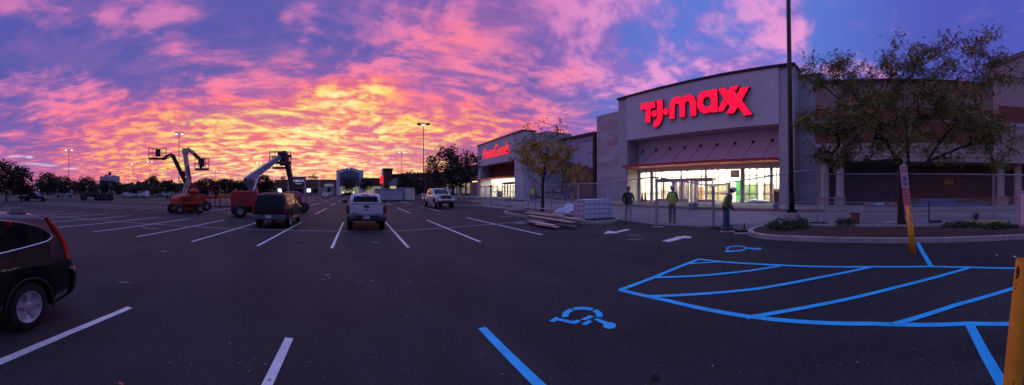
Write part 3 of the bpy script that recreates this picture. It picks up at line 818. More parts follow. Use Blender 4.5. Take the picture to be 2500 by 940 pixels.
# ================= arcade store on the far right =================
KA = 25.7; AY1 = 5.87; AY0 = Yat(2424, KA)
ZS = Zat(2100, 395, KA)
ar = thing('arcade_store', 'tan and red brick store building with a covered arcade on paired round columns', 'building', (KA, -5, ZW))
def band(z0, z1, m, name, x=KA, y0=AY0, y1=AY1): part(MB().span((x, y0 + .003, z0), (x + 1.2, y1, z1)), name, ar, m)
def zr_(py): return Zat(2150, py, KA)
z0 = zr_(394)
for k in range(4):
    a = z0 + k * (zr_(347) - z0) / 4; b = z0 + (k + 1) * (zr_(347) - z0) / 4
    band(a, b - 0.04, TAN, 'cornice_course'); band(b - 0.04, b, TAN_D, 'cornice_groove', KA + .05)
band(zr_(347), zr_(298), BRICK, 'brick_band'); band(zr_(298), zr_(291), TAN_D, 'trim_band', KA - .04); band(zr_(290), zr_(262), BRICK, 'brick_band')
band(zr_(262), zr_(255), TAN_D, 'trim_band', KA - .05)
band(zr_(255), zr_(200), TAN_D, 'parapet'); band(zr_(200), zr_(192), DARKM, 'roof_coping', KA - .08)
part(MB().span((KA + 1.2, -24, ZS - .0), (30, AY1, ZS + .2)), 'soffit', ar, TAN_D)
yb = Yat(2192, 30)
part(MB().span((30, yb, ZW), (30.3, AY1 - .1, ZS)), 'grey_infill', ar, mat('grey_block', (0.15, 0.145, 0.16), 0.9, var=0.12, scale=2))
part(MB().span((30, -24, ZW + .45), (30.3, yb - .01, ZS)), 'brick_wall', ar, BRICK)
part(MB().span((29.92, -24, ZW), (30.3, yb - .01, ZW + .448)), 'plinth', ar, TAN)
part(MB().span((KA + 1.3, AY1 - .3, ZW), (30, AY1 - .05, ZS)), 'end_wall', ar, TAN)
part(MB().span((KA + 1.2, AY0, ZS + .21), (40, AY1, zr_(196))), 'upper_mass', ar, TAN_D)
def column(px, K=26.15):
    y = Yat(px, K)
    c = MB(); c.smooth = True
    c.lathe([(0.36, ZW + .62), (0.36, ZW + .68), (0.33, ZW + .72), (0.325, ZS - .3), (0.34, ZS - .12), (0.36, ZS - .002)], 20, (K, y, 0))
    part(c, 'column', ar, TAN)
def pedestal(pa, pb, K=26.15):
    ya, yb_ = Yat(pa, K), Yat(pb, K); p = MB()
    p.span((K - .45, yb_, ZW), (K + .45, ya, ZW + .52)); p.span((K - .5, yb_ - .05, ZW + .522), (K + .5, ya + .05, ZW + .62)); part(p, 'pedestal', ar, TAN)
column(2014); column(2051); column(2443); column(2485)
for a, b in ((2002, 2025), (2039, 2063), (2430, 2457), (2473, 2499)): pedestal(a, b)
part(MB().span((25.9, Yat(2039, 26), ZW + .53), (26.4, Yat(2025, 26), ZW + .61)), 'bench_rail', ar, TAN)
# arched tower
KT = 25.35; ya, ybm, yc = AY0, -15.2, -22.6
prof = [(KT, ya, ZS), (KT, ya, 11.6)] + [(KT, ya + (yc - ya) * k / 14, 11.6 + 2.6 * math.sin(math.pi * k / 14)) for k in range(1, 14)] + [(KT, yc, 11.6), (KT, yc, ZS)]
part(MB().prism(prof, (2.2, 0, 0)), 'arched_tower', ar, TAN)
prof2 = [(KT - .1, p[1], p[2] + .02) for p in prof[1:-1]]; prof2 = prof2 + [(p[0], p[1], p[2] + .35) for p in prof2[::-1]]
part(MB().prism(prof2, (2.4, 0, 0)), 'arch_coping', ar, TAN_D)
part(MB().span((KT - .05, yc + 1, 7.4), (KT - .004, ya - .4, 8.7)), 'brick_panel', ar, BRICK)
part(MB().span((KT - .07, yc + 1, 7.1), (KT - .004, ya - .4, 7.397)), 'trim_band', ar, EIFS)
part(MB().span((KT + .3, yc, ZW), (KT + .8, yc + .5, ZS)), 'corner_post', ar, TAN)

# ================= second store with the serif red sign =================
KH = 24.0; HL, HR = Yat(1166, KH), Yat(1278, KH); HPL, HPR = Yat(1173, KH), Yat(1256, KH); HZT = 11.05
HS = Zat(1255, 391, KH); KHW = 26.2
hg = thing('store_building', 'pale blue-grey store building with a red brick recess and serif sign letters', 'building', (KH, (HL + HR) / 2, ZW))
part(MB().span((KH, HPL, ZW), (KH + 1.4, HL, HZT)), 'pier', hg, EIFS_W)
part(MB().span((KH, HR, ZW), (KH + 1.4, HPR, HZT)), 'pier', hg, EIFS_W)
part(MB().span((KH - .1, HPR + .003, HS), (KH + 1.4, HPL - .003, HZT)), 'sign_band', hg, EIFS_L)
part(MB().span((KH - .2, HR - .1, HZT + .002), (KH + 2.2, HL + .1, HZT + .2)), 'roof_coping', hg, DARKM)
part(MB().span((KH + 1.402, HPR, HS - .002), (KHW + .2, HPL, HS + .2)), 'soffit', hg, EIFS)
hwz = Zat(1220, 435, KHW)
part(MB().span((KHW, HPR + .01, hwz), (KHW + .3, HPL - .01, HS - .004)), 'brick_wall', hg, BRICK)
part(MB().span((KH + 1.402, HPL, ZW), (KHW + .3, HPL + .3, HS)), 'recess_side', hg, EIFS_W)
part(MB().span((KH + 1.402, HPR - .3, ZW), (KHW + .3, HPR, HS)), 'recess_side', hg, EIFS_W)
hcz = Zat(1255, 431, 23.6)
part(MB().span((23.4, HPR + .02, hcz), (KHW - .003, HPL + 1.0, hcz + .2)), 'canopy', hg, CANOPY)
for k in range(8):
    y = HPR + 1 + (HPL - HPR - 2) * k / 7
    part(MB().tube([(KHW - .03, y, hcz + 1.9), (23.7, y, hcz + .22)], .025, 6), 'tie_rod', hg, DARKM)
m = MB()
for k in range(13): m.span((KHW + .05, HPR + .2 + (HPL - HPR - .4) * k / 12 - .04, ZW), (KHW + .14, HPR + .2 + (HPL - HPR - .4) * k / 12 + .04, hwz))
m.span((KHW + .052, HPR + .2, ZW + 2.35), (KHW + .138, HPL - .2, ZW + 2.43)); m.span((KHW + .052, HPR + .2, ZW + .95), (KHW + .138, HPL - .2, ZW + 1.02)); part(m, 'mullion', hg, MULL)
part(MB().span((KHW + .09, HPR + .1, ZW), (KHW + .10, HPL - .1, hwz)), 'window_glass', hg, GLASS)
dy0, dy1 = Yat(1259, 25.6), Yat(1226, 25.6)
m = MB().span((25.6, dy0, ZW + 2.3), (KHW + .04, dy1, ZW + 2.65))
for k in range(6): m.span((25.6, dy0 + (dy1 - dy0) * k / 5 - .06, ZW), (25.72, dy0 + (dy1 - dy0) * k / 5 + .06, ZW + 2.3))
part(m, 'door_frame', hg, mat('rust_red_metal', (0.22, 0.06, 0.05), 0.5))
part(MB().span((25.65, dy0 + .07, ZW + .02), (25.66, dy1 - .07, ZW + 2.3)), 'door_glass', hg, GLASS)
interior(hg, KHW + .32, KHW + 9, HPR + .1, HPL - .1, ZW + .003, 5.2, 2, 7, fill=.5)
part(MB().span((KH + 1.42, HR + .01, ZW), (KH + 12, HR + .3, HZT - .1)), 'side_wall', hg, EIFS_W)
part(MB().span((KH + 1.42, HL - .3, ZW), (KH + 12, HL - .01, HZT - .1)), 'side_wall', hg, EIFS_W)
part(MB().span((KH + 1.42, HR + .31, HZT - .4), (KH + 12, HL - .31, HZT - .2)), 'roof', hg, DARKM)
part(MB().span((25.4, Yat(1332, 25.4), ZW), (30, HR - .003, Zat(1310, 326, 25.4))), 'stone_wing', hg, STONE_B)
s2 = thing('store_sign', 'lit red serif store sign spelling two joined words on the pale blue-grey front', 'store sign', (23.85, 55.7, 9))
sM = frame_M((-.05, 0, 0), (0, -1, 0), (0, 0, 1))
t = text_mesh('HomeGoods', 3.0, 0.03, SIGNRED2, 'letters', s2, sM, bold=0.0, sx=0.80, space=1.05)
bb = [Vector(c) for c in t.bound_box]; wy = max(b.y for b in bb) - min(b.y for b in bb)
t.scale = (1, 11.6 / wy, 1)

# ================= wrapped unfinished wall between the stores =================
KU = 28.1; UL, UR = 41.9, Yat(1456, KU); UZ = 9.6
un = thing('unfinished_shopfront', 'unfinished store wall with pale house wrap above brown board inside a dark frame', 'building', (KU, (UL + UR) / 2, ZW))
BOARD = mat('brown_board', (0.19, 0.085, 0.065), 0.85, var=0.2, scale=0.8)
WRAP = mat('house_wrap', (0.46, 0.40, 0.50), 0.7, var=0.08, scale=0.5)
part(MB().span((KU + .05, UR, ZW), (KU + 6, UL, UZ - .3)), 'board_wall', un, BOARD)
wl = [(KU + .03, UR + .5, 5.0), (KU + .03, UR + 1.6, 5.0), (KU + .03, UR + 1.6, 5.35), (KU + .03, UR + 3.4, 5.35), (KU + .03, UR + 3.4, 5.75), (KU + .03, UL, 5.75), (KU + .03, UL, UZ - .35), (KU + .03, UR + .5, UZ - .35)]
part(MB().prism(wl, (.018, 0, 0)), 'wrap_sheet', un, WRAP)
part(MB().span((KU - .25, UR, ZW), (KU + .4, UR + .45, UZ - .31)), 'frame_post', un, DARKM)
part(MB().span((KU - .25, UR, UZ - .305), (KU + 6, UL, UZ)), 'frame_head', un, mat('brown_fascia', (0.10, 0.04, 0.04), 0.7))
part(MB().span((KU - .1, UR + .46, ZW), (KU + .04, UL, ZW + .35)), 'base_board', un, DARKM)
WTX = mat('wrap_print', (0.20, 0.17, 0.30), 0.8)
for (px, py) in ((1413, 347), (1430, 344), (1448, 341), (1440, 373), (1453, 412)):
    p = plane_x(px, py, KU + .025)
    o = text_mesh('Tyvek', .62, .008, WTX, 'wrap_print', un, frame_M((KU + .024 - un.location.x, p.y - un.location.y, p.z - un.location.z), (0, -1, 0), (0, 0, 1)), bold=.01)

# ================= connecting dark row beyond, receding =================
rw = thing('shop_row', 'long dark brick row of shops receding behind the dark green tree', 'building', (26, 80, ZW))
RX = 25.2
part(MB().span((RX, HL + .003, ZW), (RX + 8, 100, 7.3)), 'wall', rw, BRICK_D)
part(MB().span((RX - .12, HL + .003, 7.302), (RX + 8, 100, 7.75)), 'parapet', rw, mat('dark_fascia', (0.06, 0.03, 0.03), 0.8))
part(MB().span((RX - .06, HL + .003, 6.0), (RX - .003, 100, 6.3)), 'trim_band', rw, TAN_D)
part(MB().span((RX - .25, HL + .003, ZW), (RX - .003, 72, 5.2)), 'shop_wall', rw, TAN)
part(MB().span((RX - .32, HL + 2.0, ZW + .3), (RX - .253, HL + 6, ZW + 3.4)), 'shop_panel', rw, mat('orange_board', (0.33, 0.14, 0.08), 0.7))
part(MB().span((RX - .40, HL + 2.6, ZW + 3.0), (RX - .323, HL + 5.4, ZW + 3.2)), 'wall_lamp', rw, mat('warm_lamp', (1, .8, .5), .5, emit=(1, .55, .22), estr=2.5))
for k in range(7):
    y = 73 + k * 3.7
    f = part(MB().span((RX - .08, y, ZW + .4), (RX - .004, y + 2.6, ZW + 3.1)), 'shop_window', rw, DARKM)
    pn = MB().span((RX - .10, y + .15, ZW + .55), (RX - .083, y + 2.45, ZW + 2.95)).build('pane', mat('dim_lit_pane', (.3, .3, .25), .2, emit=(1.0, .8, .5), estr=.30 if k in (0, 1) else .04)); pn.parent = f
# hipped awning
part(MB().raw([(RX - 3.2, 72, 4.6), (RX - 3.2, 86, 4.6), (RX, 86, 4.6), (RX, 72, 4.6), (RX - .2, 75, 6.9), (RX - .2, 83, 6.9)], [(0, 1, 5, 4), (0, 4, 3), (1, 2, 5), (2, 3, 4, 5), (0, 3, 2, 1)]), 'awning_roof', rw, mat('slate_roof', (0.12, 0.115, 0.14), 0.8, var=.2, scale=1))
for y in (72.3, 79, 85.7): part(MB().span((RX - 3.1, y - .2, ZW), (RX - 2.7, y + .2, 4.6)), 'awning_post', rw, TAN)
# diagonal corner block
dg_ = thing('corner_shop', 'low dark brick corner shop block behind the big white skip', 'building', (18, 108, 0))
A_ = Vector((11.6, 116.0, 0)); B_ = Vector((RX, 100.2, 0)); D_ = (B_ - A_).normalized(); N_ = Vector((D_.y, -D_.x, 0))
if N_.y > 0: N_ = -N_
def slab_on(a, b, d0, d1, z0, z1):
    p = [a + N_ * d0, b + N_ * d0, b + N_ * d1, a + N_ * d1]
    return MB().prism([(q.x, q.y, z0) for q in p], (0, 0, z1 - z0))
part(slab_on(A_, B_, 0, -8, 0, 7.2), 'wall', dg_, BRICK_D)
part(slab_on(A_, B_, .12, -8, 7.202, 7.7), 'parapet', dg_, mat('dark_fascia'))
part(slab_on(A_ + D_ * 1, B_ - D_ * 1, .06, .003, 5.6, 5.9), 'trim_band', dg_, TAN_D)
for k in range(4):
    a = A_ + D_ * (2 + k * 4.6); f = part(slab_on(a, a + D_ * 3, .08, .003, 1.0, 4.0), 'shop_window', dg_, DARKM)
    pn = slab_on(a + D_ * .2, a + D_ * 2.8, .10, .082, 1.2, 3.8).build('pane', GLASS_OUT); pn.parent = f
# dark brick sign tower
tw = thing('sign_tower', 'dark square brick tower with a red lit sign on its left face', 'building', (10.6, 117, 0))
tp = polar(928, 466, 117.0); tq = polar(955, 466, 112.0)
part(MB().span((tp.x + 1.0, 112.3, 0), (tq.x + .5, 120, 9.2)), 'wall', tw, mat('dark_brick_face', (0.075, 0.045, 0.045), 0.9, var=.15))
part(MB().span((tp.x + .7, 112, 9.202), (tq.x + .8, 120.2, 9.5)), 'coping', tw, DARKM)
part(MB().span((tp.x + .75, 112.8, 2.5), (tp.x + .997, 119.5, 9.0)), 'left_face', tw, EIFS)
part(MB().span((tp.x - .1, 112.5, 4.4), (tp.x + .747, 116.5, 6.9)), 'red_sign', tw, mat('red_box_sign', (.6, .02, .03), .5, emit=(1, .02, .04), estr=.9))
part(MB().span((tp.x + 3.0, 111.6, 1.2), (tp.x + 5.0, 112.297, 3.6)), 'window', tw, mat('dim_yellow_window', (.4, .4, .3), .3, emit=(.9, .8, .45), estr=.5))
part(MB().raw([(tp.x + 2.2, 110.5, 4.0), (tq.x + 2.6, 110.5, 4.0), (tq.x + 2.6, 112.298, 4.0), (tp.x + 2.2, 112.298, 4.0), (tp.x + 4.2, 112.298, 6.2), (tq.x + 2.2, 112.298, 6.2)], [(0, 1, 5, 4), (0, 4, 3), (1, 2, 5), (2, 3, 4, 5), (0, 3, 2, 1)]), 'porch_roof', tw, mat('slate_roof'))

# ================= far row facing the camera =================
FY = 170.0
def fx(px): return FY * math.tan(az(px))
def fz(py): return EYE - (py - HZ) / S * FY
fr = thing('far_shop_row', 'low brick shop row far off with tan piers and two glowing white window panels', 'building', (-35, FY, 0))
x0, x1 = fx(670), fx(822)
part(MB().span((x0, FY, 0), (x1, FY + 14, fz(440))), 'wall', fr, BRICK)
part(MB().span((x0 - .1, FY - .15, fz(440) + .002), (x1, FY + 14, fz(438.2))), 'coping', fr, DARKM)
for a, b, c in ((670, 675, 441), (702.5, 707, 430.5), (743, 747.5, 430.5), (777.5, 782, 440)): part(MB().span((fx(a), FY - .5, 0), (fx(b), FY - .003, fz(c))), 'pier', fr, TAN)
part(MB().span((fx(707) + .01, FY - .35, fz(455)), (fx(743) - .01, FY - .003, fz(434))), 'sign_panel', fr, mat('plum_sign_panel', (0.055, 0.04, 0.07), 0.8))
part(MB().span((fx(703), FY - .4, fz(434) + .003), (fx(747), FY + 1, fz(430.5))), 'sign_parapet', fr, TAN)
for yy in (441.5, 446.5, 457.5): part(MB().span((x0, FY - .12, fz(yy)), (x1, FY - .004, fz(yy - .6))), 'trim_band', fr, TAN)
part(MB().span((x0, FY - .10, 0), (x1, FY - .005, fz(458.5))), 'shopfront_base', fr, TAN_D)
for a, b in ((676, 678), ): pass
LITW = mat('glowing_panel', (1, 1, 1), .5, emit=(0.92, 0.95, 1.0), estr=2.2)
for a, b in ((678.8, 687.8), (749.5, 758.5)):
    f = part(MB().span((fx(a) - .4, FY - .2, fz(471)), (fx(b) + .4, FY - .105, fz(459.5))), 'window', fr, DARKM)
    pn = MB().span((fx(a), FY - .26, fz(469)), (fx(b), FY - .203, fz(460.8))).build('lit_panel', LITW); pn.parent = f
for a, b in ((691, 701), (709, 741), (763, 776)):
    part(MB().span((fx(a), FY - .2, fz(471)), (fx(b), FY - .107, fz(459.8))), 'window', fr, GLASS_OUT)
part(MB().span((fx(784), FY - .2, fz(473)), (fx(816), FY - .108, fz(458.5))), 'door_wall', fr, TAN)
part(MB().span((fx(800), FY - .3, fz(473)), (fx(807), FY - .202, fz(458))), 'door', fr, GLASS_OUT)
ss = tag(MB().span((fx(792), FY - .3, fz(455)), (fx(815), FY - .2, fz(452.5))).span((fx(792), FY - .3, fz(451.3)), (fx(815), FY - .2, fz(449))).build('shop_sign', mat('pale_sign_bar', (.55, .6, .7), .5, emit=(.6, .75, 1), estr=.12)), 'small pale two-bar shop sign on the brick between the far shops', 'store sign')
fs_ = thing('store_sign', 'white shoe shop sign letters on the plum panel of the low far row', 'store sign', (fx(725), FY - .36, fz(443)))
LW = mat('white_letters', (.7, .7, .72), .6, emit=(.9, .9, 1), estr=.25)
fM = lambda x, z: frame_M((x, -.05, z), (1, 0, 0), (0, 0, 1))
o = text_mesh('FAMOUS', 1.7, .08, LW, 'letters', fs_, fM(.9, .35), bold=.03, sx=.80)
o = text_mesh('footwear', .9, .08, LW, 'small_letters', fs_, fM(.9, -1.0), bold=.01, sx=.95)
lg = MB().prism([(-3.6, -.05, .9), (-2.5, -.05, 1.2), (-2.2, -.05, .6), (-2.9, -.05, .3), (-2.6, -.05, -.1), (-3.4, -.05, -1.0), (-3.2, -.05, -.1), (-3.7, -.05, .2)], (0, -.08, 0)).build('emblem', LW); lg.parent = fs_
# big arched clothing store
on = thing('store_building', 'pale store front with a dark arched panel and tall pillars far down the lot', 'building', (fx(854), FY, 0))
ox0, ox1 = fx(822), fx(887); oz = fz(416)
part(MB().span((ox0, FY - 2.2, 0), (fx(829), FY, oz)), 'pillar', on, EIFS_W); part(MB().span((fx(878), FY - 2.2, 0), (ox1, FY, oz)), 'pillar', on, EIFS_W)
def arch(xa, xb, zb, zs, rise, y, d, mm, nm):
    pr = [(xa, y, zb), (xb, y, zb)] + [(xb + (xa - xb) * k / 12, y, zs + rise * math.sin(math.pi * k / 12)) for k in range(13)]
    part(MB().prism(pr, (0, d, 0)), nm, on, mm)
arch(fx(829) + .003, fx(878) - .003, fz(455), fz(416), 1.2, FY - 1.9, 1.9, EIFS_W, 'arch_front')
arch(fx(830), fx(877), fz(454), fz(424), 1.5, FY - 1.99, .085, mat('slate_blue_panel', (0.12, 0.135, 0.19), .8), 'arch_panel')
part(MB().span((ox0 + .2, FY + .01, 0), (ox1 - .2, FY + 14, oz - .6)), 'body', on, EIFS_W)
part(MB().span((fx(829) + .01, FY - 1.9, fz(456)), (fx(878) - .01, FY - .2, fz(455) - .003)), 'soffit', on, EIFS_L)
part(MB().span((fx(830), FY - .15, 0), (fx(877), FY - .003, fz(456) - .01)), 'shopfront', on, mat('dim_lit_shopfront', (.3, .3, .22), .3, var=.8, scale=.7, second=(.05, .05, .04), emit=(.9, .85, .5), estr=.22))
for k in range(7): part(MB().span((fx(831 + k * 7.3), FY - .25, 0), (fx(831.8 + k * 7.3), FY - .153, fz(456) - .02)), 'mullion', on, EIFS)
for px in (836, 848, 862): part(MB().span((fx(px), FY - .35, .9), (fx(px + 2.4), FY - .26, 1.6)), 'display_light', on, mat('display_lamp', (1, 1, .9), .5, emit=(1, 1, .85), estr=1.6))
os_ = thing('store_sign', 'dark navy capital sign letters across the arched panel of the far store', 'store sign', (fx(854), FY - 2.02, fz(438)))
text_mesh('OLD NAVY', 2.9, .12, mat('navy_letters', (0.008, 0.009, 0.022), .6), 'letters', os_, frame_M((0, -.04, 0), (1, 0, 0), (0, 0, 1)), bold=.06, sx=.62)
# brick wing to the right of it
wg = thing('brick_shop', 'dark brick shop between the arched store and the dark sign tower', 'building', (fx(915), FY, 0))
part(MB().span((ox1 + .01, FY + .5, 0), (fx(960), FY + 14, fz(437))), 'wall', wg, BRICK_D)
part(MB().span((ox1 + .01, FY + .3, fz(437) + .002), (fx(960), FY + 14, fz(434.5))), 'parapet', wg, mat('dark_fascia'))
part(MB().span((fx(890), FY + .35, .3), (fx(930), FY + .497, fz(455))), 'lit_window', wg, mat('dim_lit_shopfront'))
part(MB().span((ox1 + .01, FY + .38, fz(444)), (fx(960), FY + .498, fz(443))), 'trim_band', wg, TAN_D)
# distant white block and water tower
wb = thing('office_block', 'plain pale flat-roofed block far beyond the parking lot trees', 'building', polar(268, 466, 330) * 1)
wb.location.z = 0
bx = polar(268, 466, 330)
wrz = -az(268)
m = MB().box((0, 0, 8), (19, 14, 16)); o = m.build('wall', mat('pale_far_wall', (.42, .38, .42), .9), wb)
m = MB().box((-3, -2, 16.7), (4, 4, 1.3)); m.box((4, 0, 16.5), (5, 4, .9)); m.build('roof_plant', mat('grey_plant', (.2, .18, .2), .9), wb)
wb.rotation_euler = (0, 0, wrz)
wt = thing('water_tower', 'small round water tower on legs standing against the pink sky', 'water tower', (0, 0, 0))
p = polar(268, 466, 420); wt.location = (p.x, p.y, 0)
m = MB(); m.smooth = True; m.lathe([(0, 20.5), (1.2, 21), (1.9, 22.2), (1.9, 24.0), (1.3, 25.2), (0, 25.8)], 16); m.build('tank', mat('tank_grey', (.07, .05, .06), .7), wt)
m = MB()
for a in range(4):
    x, y = 1.9 * math.cos(a * 1.571 + .78), 1.9 * math.sin(a * 1.571 + .78); m.tube([(x * 1.2, y * 1.2, 0), (x * .75, y * .75, 22)], .14, 5)
m.build('leg', mat('tank_grey'), wt)
# ------------------------------------------------------------------ trees, bushes, woods
BARK = mat('dark_bark', (0.035, 0.026, 0.024), 0.95, var=0.4, scale=12, bump=0.6, stretch=(1, 1, .25))
def leaf_mat(name, c, var=0.45):
    m = mat(name, c, 0.75, var=var, scale=1.1)
    return m
LG = leaf_mat('leaf_green', (0.095, 0.175, 0.045)); LO = leaf_mat('leaf_olive', (0.165, 0.175, 0.040)); LY = leaf_mat('leaf_amber', (0.36, 0.19, 0.03)); LR = leaf_mat('leaf_rust', (0.24, 0.065, 0.018))
LYEL = leaf_mat('leaf_yellow', (0.60, 0.38, 0.05)); LYG = leaf_mat('leaf_dull_yellow', (0.42, 0.29, 0.06))
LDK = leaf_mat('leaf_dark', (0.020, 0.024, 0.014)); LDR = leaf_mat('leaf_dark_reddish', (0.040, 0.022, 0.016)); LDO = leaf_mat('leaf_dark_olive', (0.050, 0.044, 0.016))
def grow(seeds, targets, r0, tip=0.006, pull=0.35):
    """skeleton: seeds = list of (pos, parent index); every target is joined to the best node by a bent limb"""
    nodes = [Vector(p) for p, _ in seeds]; par = [q for _, q in seeds]; ends = []
    base = nodes[0]
    for t in sorted(targets, key=lambda q: (q - nodes[len(seeds) - 1]).length):
        best = None; bc = 1e9
        for i, p in enumerate(nodes):
            if i < len(seeds) - 1 and p.z < seeds[-1][0][2] * 0.55 and len(seeds) > 2 and i < 2: continue
            d = t - p; c = d.length + (max(0, p.z - t.z) * 0.9) + 0.25 * math.hypot(d.x, d.y) * (1 if p.z > t.z else 0)
            if c < bc: bc = c; best = i
        p = nodes[best]; d = t - p
        pd = (p - nodes[par[best]]).normalized() if par[best] >= 0 else Vector((0, 0, 1))
        n = max(1, min(5, int(d.length / 0.45))); last = best
        for k in range(1, n + 1):
            f = k / n
            q = p + d * f + pd * (d.length * pull * f * (1 - f)) + Vector((rnd.uniform(-1, 1), rnd.uniform(-1, 1), rnd.uniform(-.6, .9))) * 0.04 * d.length
            nodes.append(q); par.append(last); last = len(nodes) - 1
        ends.append(last)
    cnt = [0] * len(nodes)
    for e in ends:
        while e >= 0: cnt[e] += 1; e = par[e]
    tot = max(1, cnt[0])
    rad = [max(tip, r0 * (max(c, 1) / tot) ** 0.52) for c in cnt]
    return nodes, par, rad, ends
def limb_mesh(nodes, par, rad, nseg=6):
    mb = MB(); mb.smooth = True
    ch = [[] for _ in nodes]
    for i, p in enumerate(par):
        if p >= 0: ch[p].append(i)
    st = [(0, None)]
    while st:
        i, fr = st.pop()
        path = [i] if fr is None else [fr, i]
        rr = [rad[i]] * len(path)
        while ch[path[-1]]:
            c = sorted(ch[path[-1]], key=lambda q: -rad[q])
            for o in c[1:]: st.append((o, path[-1]))
            path.append(c[0]); rr.append(rad[c[0]])
        if len(path) > 1:
            mb.tube([nodes[k] for k in path], rr, nseg if max(rr) > .03 else (4 if max(rr) > .012 else 3), cap=False)
    return mb
def sprays(mb, mats, w, pts, r_, L=0.28, leaf=0.035, n=7, droop=0.6):
    """compound leaves: a drooping rib of small leaflets at each point"""
    for p in pts:
        mb.use(r_.choices(mats, w)[0])
        a = r_.uniform(0, 6.283); d = Vector((math.cos(a), math.sin(a), r_.uniform(-droop, .45))).normalized(); s = d.cross(Vector((0, 0, 1))).normalized()
        l = L * r_.uniform(.55, 1.2)
        for k in range(n):
            f = (k + .6) / n; c = p + d * (l * f) + Vector((0, 0, -droop * l * f * f * .8))
            for sg in (-1, 1):
                t = (s * sg + d * .5 + Vector((0, 0, r_.uniform(-.7, .4)))).normalized(); q = c + t * leaf * 1.3; u = t.cross(d + Vector((.01, .3, .2))).normalized() * leaf * .42
                mb.raw([c, c + t * leaf * .65 + u, q, c + t * leaf * .65 - u], [(0, 1, 2, 3)])
def clumps(mb, mats, w, pts, r_, size, n, rad):
    for p in pts:
        m = r_.choices(mats, w)[0]
        for k in range(n):
            mb.use(m if r_.random() < .8 else r_.choices(mats, w)[0])
            c = p + Vector((r_.gauss(0, rad), r_.gauss(0, rad), r_.gauss(0, rad * .7))); s = size * r_.uniform(.5, 1.2)
            u = Vector((r_.gauss(0, 1), r_.gauss(0, 1), r_.gauss(0, .6))).normalized(); v = u.cross(Vector((r_.gauss(0, 1), r_.gauss(0, 1), r_.gauss(0, 1)))).normalized()
            mb.raw([c - u * s, c + v * s * .55, c + u * s, c - v * s * .55], [(0, 1, 2, 3)])
def in_crown(r_, n, cx, cz, rx, ry, rz, shell=0.45, bite=0.30, seed=0.0):
    out = []
    while len(out) < n:
        v = Vector((r_.uniform(-1, 1), r_.uniform(-1, 1), r_.uniform(-1, 1))); l = v.length
        if l > 1 or l < shell * r_.random(): continue
        k = 1 + bite * mnoise.noise(v * 1.9 + Vector((seed, seed * 2, 0))) * 2
        if l > k: continue
        out.append(Vector((cx[0] + v.x * rx, cx[1] + v.y * ry, cz + v.z * rz)))
    return out
def make_tree(label, group, loc, H, fork, crown, ntar, leaves, r0=.12, seed=1, limbs=(), lean=(0, 0), nseg=6, lobes=None):
    """crown = (centre z, rx, ry, rz); leaves = callable(mb, ends positions, rng)"""
    global rnd
    r_ = random.Random(seed); keep = rnd; rnd = r_
    t = thing('tree', label, 'tree', loc, 0, group)
    sd = [((0, 0, -.1), -1), ((lean[0] * .4, lean[1] * .4, fork * .5), 0), ((lean[0], lean[1], fork), 1)]
    base = len(sd) - 1
    for l in limbs:
        pr = base
        for q in l: sd.append((q, pr)); pr = len(sd) - 1
    tg = in_crown(r_, ntar, (lean[0], lean[1]), crown[0], crown[1], crown[2], crown[3], seed=seed)
    if lobes:
        tot = sum(l[3] ** 2.4 for l in lobes); tg = []
        for (x, y, z, r) in lobes: tg += in_crown(r_, max(4, int(ntar * r ** 2.4 / tot)), (x, y), z, r, r, r * .85, seed=seed + x)
    nodes, par, rad, ends = grow(sd, tg, r0)
    rad[0] = r0 * 1.35
    tr = limb_mesh(nodes, par, rad, nseg).build('trunk', BARK, t, fix=False)
    mb = MB(); twigs = []
    for e in ends:
        path = [nodes[e]]; q = e
        for _ in range(3):
            q = par[q]
            if q < 0 or rad[q] > .035: break
            path.append(nodes[q])
        twigs.append(path)
    leaves(mb, [nodes[e] for e in ends], twigs, r_)
    mb.build('crown', None, t, fix=False)
    rnd = keep
    return t
# --- big honey locust in the near bed
p3 = ground(2203, 553); p3 = Vector((p3.x + .3, p3.y, g(p3.x) + .15))
def along(tw, f):
    f *= len(tw) - 1; i = min(int(f), len(tw) - 2); return tw[i].lerp(tw[i + 1], f - i) if len(tw) > 1 else tw[0].copy()
def lv3(mb, ends, twigs, r_):
    for tw in twigs:
        dens_ = r_.choice((9, 14, 19, 24))
        for k in range(dens_):
            p = along(tw, r_.random() ** 1.3 * .95) + Vector((r_.gauss(0, .17), r_.gauss(0, .17), r_.gauss(-.06, .13)))
            hi = (p.z - 3) / 5
            w = [.46 - .18 * hi, .36, .12 + .22 * hi, .04 + .08 * hi]
            sprays(mb, [LG, LO, LY, LR], [max(.02, x) for x in w], [p], r_, .30, .046, 5)
D3 = math.hypot(p3.x, p3.y)
def off3(px, py, dd=0.0):
    q = polar(px, py, D3 + dd); return (q.x - p3.x, q.y - p3.y, q.z - p3.z)
